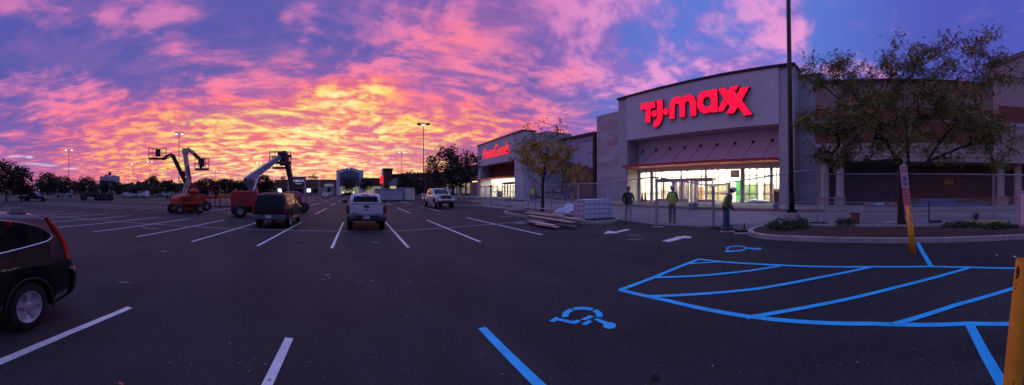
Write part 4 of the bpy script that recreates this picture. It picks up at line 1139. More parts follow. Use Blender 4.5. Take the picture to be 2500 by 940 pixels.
make_tree('big spreading tree with thin green and amber leaves in the near planting bed', None, p3, 8, 2.3,
          (5.1, 4.0, 5.25, 3.15), 620, lv3, .165, 21,
          limbs=[[off3(2205, 420), off3(2160, 340, .4), off3(2080, 270, .8), off3(2000, 200, .5)], [off3(2218, 400), off3(2212, 290, -.3), off3(2215, 170, -.4), off3(2240, 90, 0)],
                 [off3(2235, 430, .2), off3(2255, 370, .3), off3(2330, 305, .6), off3(2420, 235, .5), off3(2480, 150, .4)], [off3(2245, 420, -.2), off3(2300, 340, -.8), off3(2360, 230, -1.0), off3(2400, 130, -.9)],
                 [off3(2190, 380, -.4), off3(2100, 350, -1.2), off3(2010, 300, -1.5)], [off3(2205, 350, .9), off3(2160, 230, 1.3), off3(2110, 140, 1.6)],
                 [off3(2250, 400, -.5), off3(2370, 350, -1.0), off3(2450, 330, -1.2)], [off3(2200, 390, .4), off3(2090, 400, .2), off3(2010, 390, .1)]], nseg=8,
          lobes=[(*off3(px, py, dd), r) for px, py, dd, r in ((1985, 165, .3, .95), (2060, 175, 0, 1.2), (2125, 215, .6, 1.35), (2075, 285, -.2, 1.2), (2205, 138, -.3, 1.35), (2250, 240, .5, 1.4), (2290, 112, .2, 1.1), (2345, 205, -.8, 1.45), (2405, 100, 0, 1.1), (2450, 170, .3, 1.05), (2395, 300, -.6, 1.35),
                 (2458, 320, -1.0, 1.0), (1995, 300, -.6, 1.1), (2020, 375, .2, .85), (2330, 355, -.6, .9), (2100, 385, .4, .7), (2440, 385, -.8, .75), (2165, 315, .5, 1.15), (2290, 305, .1, 1.1), (2225, 335, -.6, .85), (2150, 255, -.4, 1.0), (2060, 340, .3, .9))])
# --- thin yellow tree on the lumber island
p2 = Vector((12.35, 20.4, g(12.35) + .15)); D2 = math.hypot(p2.x, p2.y)
def lv2(mb, ends, twigs, r_):
    pts = []
    for tw in twigs:
        lowish = tw[0].z < 4.7
        for k in range(r_.choice((3, 7, 12)) if lowish else r_.choice((0, 1, 3))):
            pts.append(along(tw, r_.random() * .9) + Vector((r_.gauss(0, .12), r_.gauss(0, .12), r_.gauss(-.05, .09))))
    sprays(mb, [LYEL, LYG, LY], [.45, .3, .25], pts, r_, .30, .055, 6)
    drop = [Vector((x, y, z)) for x, y, z in [(1.3 + r_.gauss(0, .45), -1.8 + r_.gauss(0, .62), 2.7 + r_.gauss(0, .42)) for k in range(170)]]
    sprays(mb, [LYEL, LY, LYG], [.35, .35, .3], drop, r_, .34, .055, 6, 1.1)
def off2(px, py, dd=0.0):
    q = polar(px, py, D2 + dd); return (q.x - p2.x, q.y - p2.y, q.z - p2.z)
make_tree('half-bare yellow-leaved tree on the mulch island behind the lumber pile', None, p2, 6.5, 1.9, (4.7, 2.7, 2.85, 2.1), 340, lv2, .105, 5,
          limbs=[[off2(1333, 420), off2(1337, 360), off2(1342, 310)], [off2(1325, 430), off2(1295, 390), off2(1268, 368, .4)], [off2(1345, 425), off2(1385, 385, -.3), off2(1425, 368, -.4)],
                 [off2(1322, 455), off2(1290, 425, .4), off2(1262, 422, .6)], [off2(1345, 450, -.3), off2(1375, 430, -.5), off2(1415, 425, -.7)], [off2(1330, 400, .8), off2(1310, 350, 1.2)]])
# --- dark green tree beside the white truck
p1 = ground(1110, 497); p1 = Vector((13.0, 45.0, g(13.0) + .2))
def lv1(mb, ends, nodes, r_):
    clumps(mb, [LDK, LDO, LDR], [.5, .35, .15], ends, r_, .17, 26, .36)
D1 = math.hypot(p1.x, p1.y)
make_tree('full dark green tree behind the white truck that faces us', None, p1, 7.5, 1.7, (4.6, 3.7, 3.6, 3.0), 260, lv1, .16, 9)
# --- trees in front of the far shops and along the road, each its own size
def lvd(ms, w, size=.3, n=9, rad=.5):
    def f(mb, ends, nodes, r_): clumps(mb, ms, w, ends, r_, size, n, rad)
    return f
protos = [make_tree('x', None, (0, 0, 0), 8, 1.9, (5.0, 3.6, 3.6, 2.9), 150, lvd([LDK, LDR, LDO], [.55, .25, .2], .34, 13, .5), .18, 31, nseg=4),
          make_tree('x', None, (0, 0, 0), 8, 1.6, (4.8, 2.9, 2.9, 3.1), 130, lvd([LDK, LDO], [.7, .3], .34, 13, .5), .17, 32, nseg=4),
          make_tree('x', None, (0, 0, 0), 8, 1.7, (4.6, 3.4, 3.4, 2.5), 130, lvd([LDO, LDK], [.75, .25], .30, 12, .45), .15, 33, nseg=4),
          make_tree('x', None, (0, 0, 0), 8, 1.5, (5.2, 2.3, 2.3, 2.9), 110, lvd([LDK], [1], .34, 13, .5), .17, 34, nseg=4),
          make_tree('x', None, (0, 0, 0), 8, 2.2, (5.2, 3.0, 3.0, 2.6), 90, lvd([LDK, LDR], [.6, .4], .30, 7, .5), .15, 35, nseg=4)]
# (px, top py, half width px, distance, proto, label)
far = [
 (15, 393, 50, 62, 0, 'tall dark tree cut by the left picture edge beyond the lot'),
 (52, 408, 30, 66, 1, 'dark tree with ragged crown behind the dark pickup'),
 (116, 420, 29, 78, 0, 'wide dark reddish-green tree just left of the first lit lamp post'),
 (152, 428, 24, 84, 1, 'dark tree crown touching the first lit lamp post'),
 (182, 441, 14, 100, 2, 'small low tree between lamp post and army truck'),
 (212, 431, 27, 82, 0, 'round dark tree rising behind the army truck cab'),
 (256, 444, 11, 95, 3, 'small dark tree in front of the pale office block'),
 (292, 448, 13, 110, 1, 'dark low tree at the right end of the pale block'),
 (306, 452, 12, 125, 4, 'thin sparse tree right of the pale block'),
 (333, 449, 24, 92, 2, 'olive rounded tree left of the parked white van'),
 (352, 444, 22, 100, 2, 'broad olive tree above the parked white van'),
 (356, 436, 11, 120, 4, 'sparse tree with bare twigs beside the narrow dark tree'),
 (373, 428, 13, 112, 3, 'narrow tall dark tree under the lift basket'),
 (385, 455, 13, 105, 2, 'small olive tree behind the two walking workers'),
 (408, 440, 26, 120, 0, 'dark rounded tree left of the tall twin lamp post'),
 (428, 449, 20, 118, 2, 'olive-dark tree behind the boom lift mast'),
 (480, 444, 18, 125, 1, 'low dark tree right of the white boom mast'),
 (505, 434, 30, 128, 0, 'broad dark tree behind the red machines'),
 (550, 436, 30, 130, 0, 'wide dark tree behind the row of striped barrels'),
 (592, 438, 26, 126, 1, 'dark tree at the foot of the slanting blue boom'),
 (640, 425, 26, 112, 1, 'tall dark tree between blue boom and far shoe shop'),
 (655, 440, 16, 116, 0, 'dark tree at the left end of the low far shops'),
 (693, 428, 12, 190, 4, 'sparse tree above the roof left of the shoe shop sign'),
 (764, 425, 15, 192, 4, 'round tree above the roof right of the shoe shop sign'),
 (851, 434, 17, 128, 2, 'small tree in front of the arched far store'),
 (893, 432, 19, 128, 2, 'small spreading tree right of the arched far store'),
 (1003, 418, 34, 76, 2, 'wide dark olive tree behind the white skip'),
 (985, 430, 20, 84, 2, 'low olive tree left of the lamp post behind the skip'),
 (1045, 408, 12, 70, 4, 'sparse treetop beside the lamp post near the dark tree'),
]
used = [False] * len(protos)
r4 = random.Random(4)
for (px, top, hw, d, k, lab) in far:
    p = polar(px, 466, d); hgt = EYE + (HZ - top) / S * d; z0 = g(p.x)
    spread = hw / S * d; base = (3.6, 2.9, 3.4, 2.3, 3.0)[k]; bh = (8.0, 8.0, 7.2, 8.2, 7.9)[k]
    sc = (spread / base, spread / base, (hgt - z0) / bh); rz = r4.uniform(0, 6.28)
    o = protos[k]
    if used[k]: dup(o, (p.x, p.y, z0), rz, lab, 'trees beyond the parking lot', sc)
    else:
        o.location = (p.x, p.y, z0); o.rotation_euler = (0, 0, rz); o.scale = sc; o['label'] = lab; o['group'] = 'trees beyond the parking lot'; used[k] = True
# far woods closing the horizon
mb = MB(); r5 = random.Random(8)
for k in range(3600):
    px = r5.uniform(-60, 700); d = r5.uniform(170, 235); top = 6.5 + 3.0 * mnoise.noise(Vector((px * .021, 0, 0))) + 1.5 * mnoise.noise(Vector((px * .09, 3, 0)))
    z = max(.3, top) * r5.random() ** .7
    p = polar(px, 466, d); c = Vector((p.x, p.y, z)); s = r5.uniform(.6, 1.7)
    u = Vector((r5.gauss(0, 1), r5.gauss(0, 1), r5.gauss(0, .7))).normalized(); v = u.cross(Vector((r5.gauss(0, 1), r5.gauss(0, 1), r5.gauss(0, 1)))).normalized()
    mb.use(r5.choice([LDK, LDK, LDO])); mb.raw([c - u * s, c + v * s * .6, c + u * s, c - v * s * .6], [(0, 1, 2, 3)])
tag(mb.build('woods', None, fix=False), 'low dark line of far woods behind the roadside trees', 'woods', kind='stuff')
# grass verge and road on the far left
GR = mat('dim_grass', (0.040, 0.055, 0.022), 0.95, var=.4, scale=.6)
mb = MB()
def strip_arc(d0, d1, a, b, dz, m, name):
    q = MB(); n = 16
    for k in range(n):
        t0 = a + (b - a) * k / n; t1 = a + (b - a) * (k + 1) / n
        P_ = [polar(t0, 466, d0), polar(t1, 466, d0), polar(t1, 466, d1), polar(t0, 466, d1)]
        q.raw([(p.x, p.y, dz) for p in P_], [(0, 1, 2, 3)])
    return tag(q.build(name, m), kind='structure')
strip_arc(74, 100, -80, 400, .02, GR, 'verge')
strip_arc(73.6, 74, -80, 400, .12, KERB, 'kerb')
# bushes on the near bed
JUN = leaf_mat('juniper_green', (0.06, 0.105, 0.034)); JUN2 = leaf_mat('juniper_dark', (0.022, 0.034, 0.016))
def bush(px, py, w, h, label, seed, ms=(JUN, JUN2), dep=.6, name='shrub'):
    p = ground(px, py); r_ = random.Random(seed); t = thing(name, label, 'shrub', (p.x, p.y, p.z + .12), 0, 'shrubs in the near planting bed')
    pts = []
    while len(pts) < int(150 * w):
        v = Vector((r_.uniform(-1, 1), r_.uniform(-1, 1), r_.random()))
        if v.length < 1 and v.length > .3: pts.append(Vector((v.x * dep, v.y * w, v.z * h + .05)))
    mb = MB(); clumps(mb, list(ms), [.6, .4], pts, r_, .05, 9, .06); mb.build('foliage', None, t, fix=False)
    sm = MB()
    for k in range(7):
        a = r_.uniform(0, 6.28); sm.tube([(0, 0, -.1), (math.cos(a) * dep * .4, math.sin(a) * w * .4, h * .4), (math.cos(a) * dep * .7, math.sin(a) * w * .7, h * .75)], [.012, .009, .004], 4)
    sm.build('stem', BARK, t)
bush(1905, 566, .55, .38, 'bushy green juniper at the foot of the concrete lamp base', 1)
bush(1955, 560, .35, .30, 'low juniper sprig just right of the concrete lamp base', 2)
bush(2066, 556, .5, .17, 'low bright green shrub in front of the cable reel', 3)
bush(2355, 563, .9, .16, 'wide low dark green shrub near the yellow sheet', 4, dep=.5)
bush(2440, 566, .7, .18, 'rough green shrub at the right end of the planting bed', 5, dep=.5)
bush(2382, 548, .10, .45, 'single thin sapling standing by the yellow sheet', 6, dep=.1)
# ------------------------------------------------------------------ vehicles (local +Y = forward, y 0 = rear bumper)
def lerp_tab(tab, x):
    if x <= tab[0][0]: return tab[0][1]
    for (a, b), (c, d) in zip(tab, tab[1:]):
        if x <= c: return b + (d - b) * (x - a) / (c - a) if c > a else d
    return tab[-1][1]
TYRE = mat('tyre_rubber', (0.012, 0.012, 0.012), 0.85, bump=.2, scale=30)
RIM = mat('alloy_wheel', (0.46, 0.43, 0.46), 0.4, 0.35)
RIMD = mat('dark_wheel_well', (0.008, 0.008, 0.008), 0.9)
CHROME = mat('chrome_trim', (0.62, 0.62, 0.66), 0.18, 1.0)
CGLASS = mat('tinted_car_glass', (0.004, 0.005, 0.008), 0.04, spec=.45)
TAILD = mat('dull_red_tail_lamp', (0.22, 0.006, 0.010), 0.3, coat=.4)
TAIL = mat('sunset_lit_tail_lamp', (0.55, 0.012, 0.02), 0.25, coat=.6)  # near car only: sunset light on the lamp put into a brighter red
HEADL = mat('clear_head_lamp', (0.45, 0.47, 0.52), 0.12, coat=.8)
BLKP = mat('black_plastic', (0.015, 0.015, 0.016), 0.6)
PLATE = mat('number_plate', (0.42, 0.42, 0.50), 0.5, var=.35, scale=18)
class Car:
    def __init__(s, name, label, cat, loc, rz, L, top, bot, wid, belt, tumble, axles, wr, paint, group=None, arch=1.2, ww=.24):
        s.root = thing(name, label, cat, loc, rz, group)
        s.L, s.top, s.bot, s.wid, s.belt, s.tum, s.axles, s.wr, s.arch = L, top, bot, wid, belt, tumble, axles, wr, arch
        ys = set()
        for tab in (top, bot, wid): ys |= {round(q[0], 3) for q in tab}
        k = 0.0
        while k < L: ys.add(round(k, 3)); k += 0.12
        for a in axles:
            for j in range(-8, 9): ys.add(round(a + wr * arch * math.sin(j * math.pi / 16), 3))
        ys = sorted(y for y in ys if 0 <= y <= L)
        mb = MB(); mb.smooth = True; rows = []
        for y in ys:
            zt = lerp_tab(top, y); zb = lerp_tab(bot, y)
            for a in axles:
                d = abs(y - a)
                if d < wr * arch: zb = max(zb, wr + math.sqrt((wr * arch) ** 2 - d * d) - .01)
            zb = min(zb, zt - .1); rows.append([(x, y, z) for x, z in s.section(y, zb, zt)])
        n = len(rows[0]); vs = [p for r in rows for p in r] + [(-x, y, z) for r in rows for x, y, z in r]; o = len(rows) * n
        fs = []
        for i in range(len(rows) - 1):
            for j in range(n - 1):
                q = (i * n + j, (i + 1) * n + j, (i + 1) * n + j + 1, i * n + j + 1); fs.append(q); fs.append(tuple(o + k for k in q[::-1]))
        for i in (0, len(rows) - 1): fs.append(tuple([i * n + j for j in range(n)] + [o + i * n + j for j in range(n - 1, -1, -1)]))
        mb.raw(vs, fs)
        bm_o = mb.build('body', paint, s.root)
        bm = bmesh.new(); bm.from_mesh(bm_o.data); bmesh.ops.remove_doubles(bm, verts=bm.verts, dist=.0005); bmesh.ops.recalc_face_normals(bm, faces=bm.faces)
        for e in bm.edges:
            if len(e.link_faces) == 2 and e.calc_face_angle(0) > 0.75: e.smooth = False
        bm.to_mesh(bm_o.data); bm.free(); s.body = bm_o
        for a in axles:
            for sd in (-1, 1): s.wheel(a, sd, ww)
    def section(s, y, zb, zt):
        w = lerp_tab(s.wid, y); bl = min(lerp_tab(s.belt, y), zt - .07); h = max(zt - .07 - bl, 0)
        tm = s.tum * min(1, h / .45) if h > .02 else 0
        return [(0, zb), (w * .80, zb), (w * .965, zb + .03), (w * .985, zb + .10 if zb + .10 < bl else zb + .05), (w, max(zb + .06, (zb + bl) / 2)), (w * .992, bl - .05 if bl - .05 > zb + .12 else bl - .01), (w * .975, bl),
                (w * .975 - tm * .5, bl + h * .5), (w * .975 - tm, zt - .07), (w * .96 - tm - .045, zt - .022), (w * .9 - tm - .12, zt), (w * .4, zt + .018), (0, zt + .022)]
    def hw(s, y, z):
        zt = lerp_tab(s.top, y); w = lerp_tab(s.wid, y); bl = min(lerp_tab(s.belt, y), zt - .07); h = max(zt - .07 - bl, 1e-3)
        if z <= bl: return w * (.992 if z > bl - .1 else 1.0)
        return w * .975 - (s.tum * min(1, h / .45) if h > .02 else 0) * min(1, (z - bl) / h)
    def side(s, name, poly, m, proud=.006, parent=None, both=True, thick=.012, sides=(-1, 1)):
        o = None
        for sd in sides:
            mb = MB(); mb.prism([(sd * (s.hw(y, z) + proud), y, z) for y, z in poly], (-sd * thick, 0, 0)); o = mb.build(name, m, parent or s.root)
        return o
    def box(s, name, c, sz, m, bevel=.015, parent=None):
        return MB().box(c, sz).build(name, m, parent or s.root, bevel=bevel)
    def quad(s, name, pts, m, nrm, parent=None):
        return MB().prism(pts, nrm).build(name, m, parent or s.root)
    def wheel(s, a, sd, ww, big=False):
        r = s.wr; x = sd * (lerp_tab(s.wid, a) - ww / 2 - .015)

        wo = bpy.data.objects.new('wheel', None); COL.objects.link(wo)
        wo.parent = s.root; wo.location = (x, a, r)
        t = MB(); t.smooth = True
        t.lathe([(r * .66, -ww / 2), (r * .90, -ww / 2), (r * .97, -ww / 2 * .8), (r, -ww / 2 * .5), (r, ww / 2 * .5), (r * .97, ww / 2 * .8), (r * .90, ww / 2), (r * .66, ww / 2), (r * .66, -ww / 2)], 28, axis='X')
        t.build('tyre', TYRE, wo)
        q = MB(); e = sd * ww / 2
        q.use(RIM, True); q.lathe([(r * .66, e * .2), (r * .665, e * .98), (r * .60, e * .96), (r * .585, e * .6)], 28, axis='X')
        q.use(RIM, False)
        ns = 5
        for k in range(ns):
            an = 2 * math.pi * (k + .25) / ns; u = Vector((0, math.cos(an), math.sin(an))); v = Vector((0, -math.sin(an), math.cos(an))); ex = Vector((e * .82, 0, 0))
            q.prism([ex + u * r * .12 - v * r * .14, ex + u * r * .36 - v * r * .10, ex + u * r * .60 - v * r * .17, ex + u * r * .60 + v * r * .17, ex + u * r * .36 + v * r * .10, ex + u * r * .12 + v * r * .14], (-sd * .03, 0, 0))
        q.use(RIM, True); q.lathe([(0, e * .92), (r * .12, e * .90), (r * .20, e * .80), (r * .20, e * .6)], 16, axis='X')
        q.use(RIMD, False); q.lathe([(r * .6, e * .35), (0, e * .35)], 20, axis='X')
        q.build('rim', None, wo)
BLACKP = mat('black_car_paint', (0.005, 0.005, 0.006), 0.2, coat=.5)
WHITEP = mat('white_car_paint', (0.56, 0.56, 0.60), 0.25, coat=1.0)
DARKP = mat('dark_green_black_paint', (0.0045, 0.0045, 0.005), 0.28, coat=0.0, spec=.25)
SILVP = mat('silver_paint', (0.35, 0.36, 0.40), 0.3, .3, coat=.8)

# ---- near black crossover (its rear half is in the picture), nose away behind us
RY = 3.74
c1 = Car('parked_car', 'glossy black crossover with its tail towards the sunset, cut by the left picture edge', 'car', (-4.87, RY, 0), math.pi, 4.5,
         [(0, .80), (.02, .86), (.10, .97), (.16, 1.02), (.34, 1.30), (.52, 1.50), (.62, 1.60), (.75, 1.645), (1.6, 1.69), (2.4, 1.66), (2.65, 1.58), (3.35, 1.10), (3.6, 1.03), (4.3, .92), (4.45, .80), (4.5, .7)],
         [(0, .42), (.15, .33), (.5, .27), (3.9, .24), (4.3, .26), (4.5, .4)],
         [(0, .74), (.06, .80), (.16, .85), (.5, .895), (1.2, .915), (3.4, .91), (4.1, .86), (4.4, .72), (4.5, .60)], [(0, .98), (4.5, 1.0)], .11, (.98, 3.60), .345, BLACKP, ww=.225)
def loc1(px, py, xp=-4.02):
    p = plane_x(px, py, xp); return (RY - p.y, p.z)
wpx = [(-30, 621), (0, 614.5), (54, 602), (90, 593), (108, 588), (119, 582), (123, 577), (120, 570), (108, 560), (90, 553), (72, 548), (50, 543.5), (29, 540.5), (0, 538), (-30, 537)]
wp = [loc1(x, y, -4.10) for x, y in wpx]
c1.side('side_window', wp, CGLASS, .008)
for sd in (-1, 1):
    c1_t = MB().tube([(sd * (c1.hw(y, z) + .010), y, z) for y, z in wp[:]], .011, 6); c1_t.build('window_trim', CHROME, c1.root)
c1.side('side_window', [(2.0, 1.02), (3.05, 1.03), (2.72, 1.30), (2.5, 1.45), (2.0, 1.46)], CGLASS, .008)
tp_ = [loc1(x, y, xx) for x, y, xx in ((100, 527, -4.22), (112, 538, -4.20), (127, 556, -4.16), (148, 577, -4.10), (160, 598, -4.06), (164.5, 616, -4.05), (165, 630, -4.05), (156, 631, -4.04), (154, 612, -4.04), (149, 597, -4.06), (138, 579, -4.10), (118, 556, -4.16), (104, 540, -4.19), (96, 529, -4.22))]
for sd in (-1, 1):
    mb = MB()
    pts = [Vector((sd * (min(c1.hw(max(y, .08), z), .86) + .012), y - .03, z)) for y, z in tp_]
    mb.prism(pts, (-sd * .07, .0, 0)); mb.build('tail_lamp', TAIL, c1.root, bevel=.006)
mb = MB(); mb.smooth = True
for sd in (-1, 1):
    for a in (.98, 3.60):
        R_ = .345 * 1.2; mb.tube([(sd * (c1.hw(a, .6) + .006), a + R_ * math.cos(R(t)), max(.28, .345 + R_ * math.sin(R(t)))) for t in range(-12, 193, 12)], .018, 6)
mb.build('arch_lip', BLKP, c1.root)
mb = MB(); mb.smooth = True
prof = [(-.05, .52), (-.05, .66), (-.01, .78), (.06, .80), (.10, .78)]
bp = [(-.88, .16), (-.80, .02), (-.5, -.04), (0, -.06), (.5, -.04), (.80, .02), (.88, .16)]
vs = []
for x, yo in bp:
    for h, dy in ((.40, .05), (.46, .0), (.66, -.02), (.75, .01), (.80, .08)): vs.append((x, yo + dy - .02, h))
n = 5; fs = [(i * n + j, (i + 1) * n + j, (i + 1) * n + j + 1, i * n + j + 1) for i in range(len(bp) - 1) for j in range(n - 1)]
mb.raw(vs, fs); bo = mb.build('rear_bumper', BLACKP, c1.root); md = bo.modifiers.new('sol', 'SOLIDIFY'); md.thickness = .03
mb = MB().tube([(x * 1.0, yo - .045, .50) for x, yo in bp], .014, 6); mb.build('bumper_trim', BLKP, c1.root)
for sd in (-1, 1):
    mb = MB().tube([(sd * (c1.hw(y, .93) + .004), y, .93 + .012 * y) for y in (.25, .6, 1.0, 1.5, 2.0, 2.6)], .006, 5); mb.build('body_crease', BLKP, c1.root)
    mb = MB().tube([(sd * (c1.hw(1.5, .90) + .02), y, .915) for y in (1.42, 1.47, 1.6, 1.66)], [.012, .02, .02, .012], 6); mb.build('door_handle', BLACKP, c1.root)
    mb = MB().tube([(sd * (c1.hw(1.15, z) + .002), y, z) for y, z in ((1.30, .62), (1.22, .80), (1.20, 1.0), (1.30, 1.25), (1.42, 1.44))], .005, 4); mb.build('door_seam', RIMD, c1.root)
mb = MB().box((.52, .98, 1.70), (.10, .34, .10), taper=.6); mb.box((-.52, .98, 1.70), (.10, .34, .10), taper=.6); mb.build('roof_rack_foot', mat('grey_rack', (.12, .115, .13), .6), c1.root, bevel=.015)
MB().tube([(.25, .85, 1.66), (.25, .60, 1.92)], .006, 5).build('aerial', BLKP, c1.root)
c1.quad('rear_window', [(-.6, .36, 1.31), (.6, .36, 1.31), (.52, .545, 1.51), (-.52, .545, 1.51)], CGLASS, (0, -.02, .01))
c1.box('number_plate', (0, -.09, .9), (.32, .02, .16), PLATE, .004)

# ---- dark full-size estate, tail to us
c2 = Car('parked_suv', 'dark full-size estate car with tinted rear glass, tail towards us on the white bay lines', 'car', (-4.66, 17.45, 0), R(-1), 5.1,
         [(0, .95), (.03, 1.06), (.20, 1.72), (.27, 1.80), (.42, 1.85), (.7, 1.87), (2.9, 1.87), (3.1, 1.80), (3.72, 1.18), (3.85, 1.14), (4.85, 1.02), (5.0, .92), (5.1, .75)],
         [(0, .52), (.3, .42), (4.8, .40), (5.1, .5)], [(0, .90), (.1, .945), (.5, .985), (4.4, .975), (4.9, .90), (5.1, .78)], [(0, 1.10), (5.1, 1.12)], .19, (1.02, 4.02), .385, DARKP, ww=.27)
c2.quad('rear_window', [(-.82, .042, 1.12), (.82, .042, 1.12), (.68, .190, 1.71), (-.68, .190, 1.71)], CGLASS, (0, -.02, .007))
c2.side('side_window', [(.48, 1.16), (1.62, 1.16), (1.62, 1.70), (.62, 1.70)], CGLASS, .006)
c2.side('side_window', [(1.72, 1.16), (2.56, 1.16), (2.56, 1.70), (1.72, 1.70)], CGLASS, .006)
c2.side('side_window', [(2.66, 1.16), (3.50, 1.20), (3.12, 1.62), (2.98, 1.70), (2.66, 1.70)], CGLASS, .006)
for sd in (-1, 1):
    c2.box('tail_lamp', (sd * .865, .045, .98), (.13, .10, .36), TAILD)
    MB().bar((sd * .72, .8, 1.905), (sd * .72, 3.0, 1.905), .045, .035).build('roof_rail', BLKP, c2.root)
    o = c2.box('mirror', (sd * 1.10, 3.45, 1.22), (.22, .12, .17), BLKP, .03)
    MB().bar((sd * 1.02, 1.6, .46), (sd * 1.02, 3.5, .46), .12, .05).build('side_step', CHROME, c2.root)
    MB().bar((sd * (.99), .55, .80), (sd * .99, 3.5, .80), .015, .05).build('side_moulding', DARKP, c2.root)
c2.box('rear_bumper', (0, -.03, .60), (1.86, .16, .26), mat('dull_chrome', (.14, .14, .155), .4, .5), .03)
c2.box('number_plate', (.0, -.125, .64), (.34, .02, .17), PLATE, .004)
c2.box('bumper_step', (0, -.06, .745), (1.1, .14, .03), BLKP, .005)

# ---- white pickup, tail to us
def pickup(name, label, loc, rz):
    c = Car(name, label, 'pickup truck', loc, rz, 5.75,
        [(0, .98), (2.0, .98), (2.02, 1.0), (2.06, 1.60), (2.14, 1.78), (2.35, 1.85), (3.5, 1.87), (3.75, 1.80), (4.35, 1.26), (4.5, 1.22), (5.45, 1.12), (5.6, 1.0), (5.75, .75)],
        [(0, .62), (.3, .50), (5.4, .48), (5.75, .6)], [(0, .955), (.3, .985), (1.9, .985), (2.02, .975), (4.9, .985), (5.45, .93), (5.75, .80)], [(0, 1.2), (5.75, 1.22)], .17, (1.20, 4.75), .395, WHITEP, ww=.27)
    for sd in (-1, 1):
        c.box('bed_side', (sd * .93, 1.0, 1.15), (.11, 1.98, .36), WHITEP, .02)
        MB().bar((sd * .93, .02, 1.345), (sd * .93, 1.98, 1.345), .13, .03).build('bed_rail', BLKP, c.root)
        c.box('tail_lamp', (sd * .905, .0, 1.10), (.16, .10, .40), TAILD, .02)
        m = c.box('mirror', (sd * 1.18, 3.95, 1.36), (.26, .12, .20), BLKP, .03)
        MB().bar((sd * .95, 3.98, 1.30), (sd * 1.10, 3.96, 1.33), .05, .05).build('mirror_arm', BLKP, m)
        c.box('fog_reflector', (sd * .70, -.075, .70), (.26, .03, .05), CHROME, .005)
    t = c.box('tailgate', (0, .02, 1.10), (1.64, .10, .47), WHITEP, .02)
    c.box('tailgate_cap', (0, .025, 1.352), (1.60, .10, .03), BLKP, .004, t)
    c.box('tailgate_handle', (0, -.038, 1.245), (.24, .03, .10), BLKP, .01, t)
    em = MB().box((0, -.036, 1.09), (.17, .015, .045)); em.box((0, -.038, 1.09), (.06, .016, .07)); em.build('emblem', CHROME, t)
    MB().box((-.58, -.034, .93), (.24, .012, .035)).build('badge', BLKP, t)
    c.box('rear_bumper', (0, -.05, .70), (1.93, .18, .24), BLKP, .03)
    c.box('bumper_corner', (.75, -.065, .74), (.40, .17, .14), mat('dull_chrome'), .02); c.box('bumper_corner', (-.75, -.065, .74), (.40, .17, .14), mat('dull_chrome'), .02)
    c.box('number_plate', (.0, -.148, .72), (.32, .02, .16), PLATE, .004)
    c.quad('rear_window', [(-.70, 2.03, 1.38), (.70, 2.03, 1.38), (.62, 2.085, 1.70), (-.62, 2.085, 1.70)], CGLASS, (0, -.02, .003))
    c.box('cab_bar', (0, 2.0, 1.37), (1.6, .05, .035), WHITEP, .005)
    c.box('brake_lamp', (0, 2.11, 1.785), (.34, .05, .05), TAILD, .008)
    c.side('side_window', [(2.25, 1.28), (2.98, 1.28), (2.98, 1.72), (2.36, 1.72)], CGLASS, .006)
    c.side('side_window', [(3.06, 1.28), (4.05, 1.30), (3.70, 1.66), (3.58, 1.74), (3.06, 1.74)], CGLASS, .006)
    c.quad('windshield', [(-.76, 4.30, 1.30), (.76, 4.30, 1.30), (.66, 3.80, 1.76), (-.66, 3.80, 1.76)], CGLASS, (0, .02, .022))
    return c
c3 = pickup('pickup_truck', 'white pickup truck with its tailgate to us, nearest white truck', (.43, 16.55, 0), 0)
# ---- lifted white pickup facing us
p4 = Vector((7.42 + .95, 31.4, g(8.3)))
c4 = pickup('pickup_truck', 'white pickup truck with a big chrome-edged grille facing us beside the dark tree', (0, 0, 0), 0)
for ch in kids(c4.root):
    if ch.name.split('.')[0] == 'wheel': continue
    ch.location.z += .12
for ch in kids(c4.root):
    if ch.name.split('.')[0] == 'wheel': ch.scale = (1, 1.06, 1.06); ch.location.z *= 1.06
def fb(name, x, y, z, sx, sy, sz, m, bev=.01): return c4.box(name, (x, y, z), (sx, sy, sz), m, bev)
gr = fb('grille', 0, 5.64, 1.10, 1.02, .12, .34, BLKP, .02)
for q in (MB().box((0, 5.71, 1.10), (.09, .03, .34)), MB().box((0, 5.71, 1.10), (1.02, .03, .055)), MB().box((0, 5.71, 1.275), (1.06, .03, .035)), MB().box((0, 5.71, .93), (1.06, .03, .04))): q.build('grille_bar', CHROME, gr)
for sd in (-1, 1):
    fb('headlight', sd * .70, 5.58, 1.12, .32, .14, .24, HEADL, .03)
    fb('mud_flap', sd * .84, .85, .55, .28, .02, .3, BLKP)
    fb('fog_lamp', sd * .62, 5.83, .72, .10, .04, .08, HEADL, .01)
fb('front_bumper', 0, 5.70, .80, 1.86, .24, .20, CHROME, .04); fb('bumper_lower', 0, 5.66, .62, 1.7, .2, .17, BLKP, .03); fb('bumper_gap', 0, 5.815, .80, .9, .03, .07, BLKP, .01)
c4.root.rotation_euler = (0, 0, math.pi + .07)
c4.root.location = (8.02, 37.2, g(8.2))

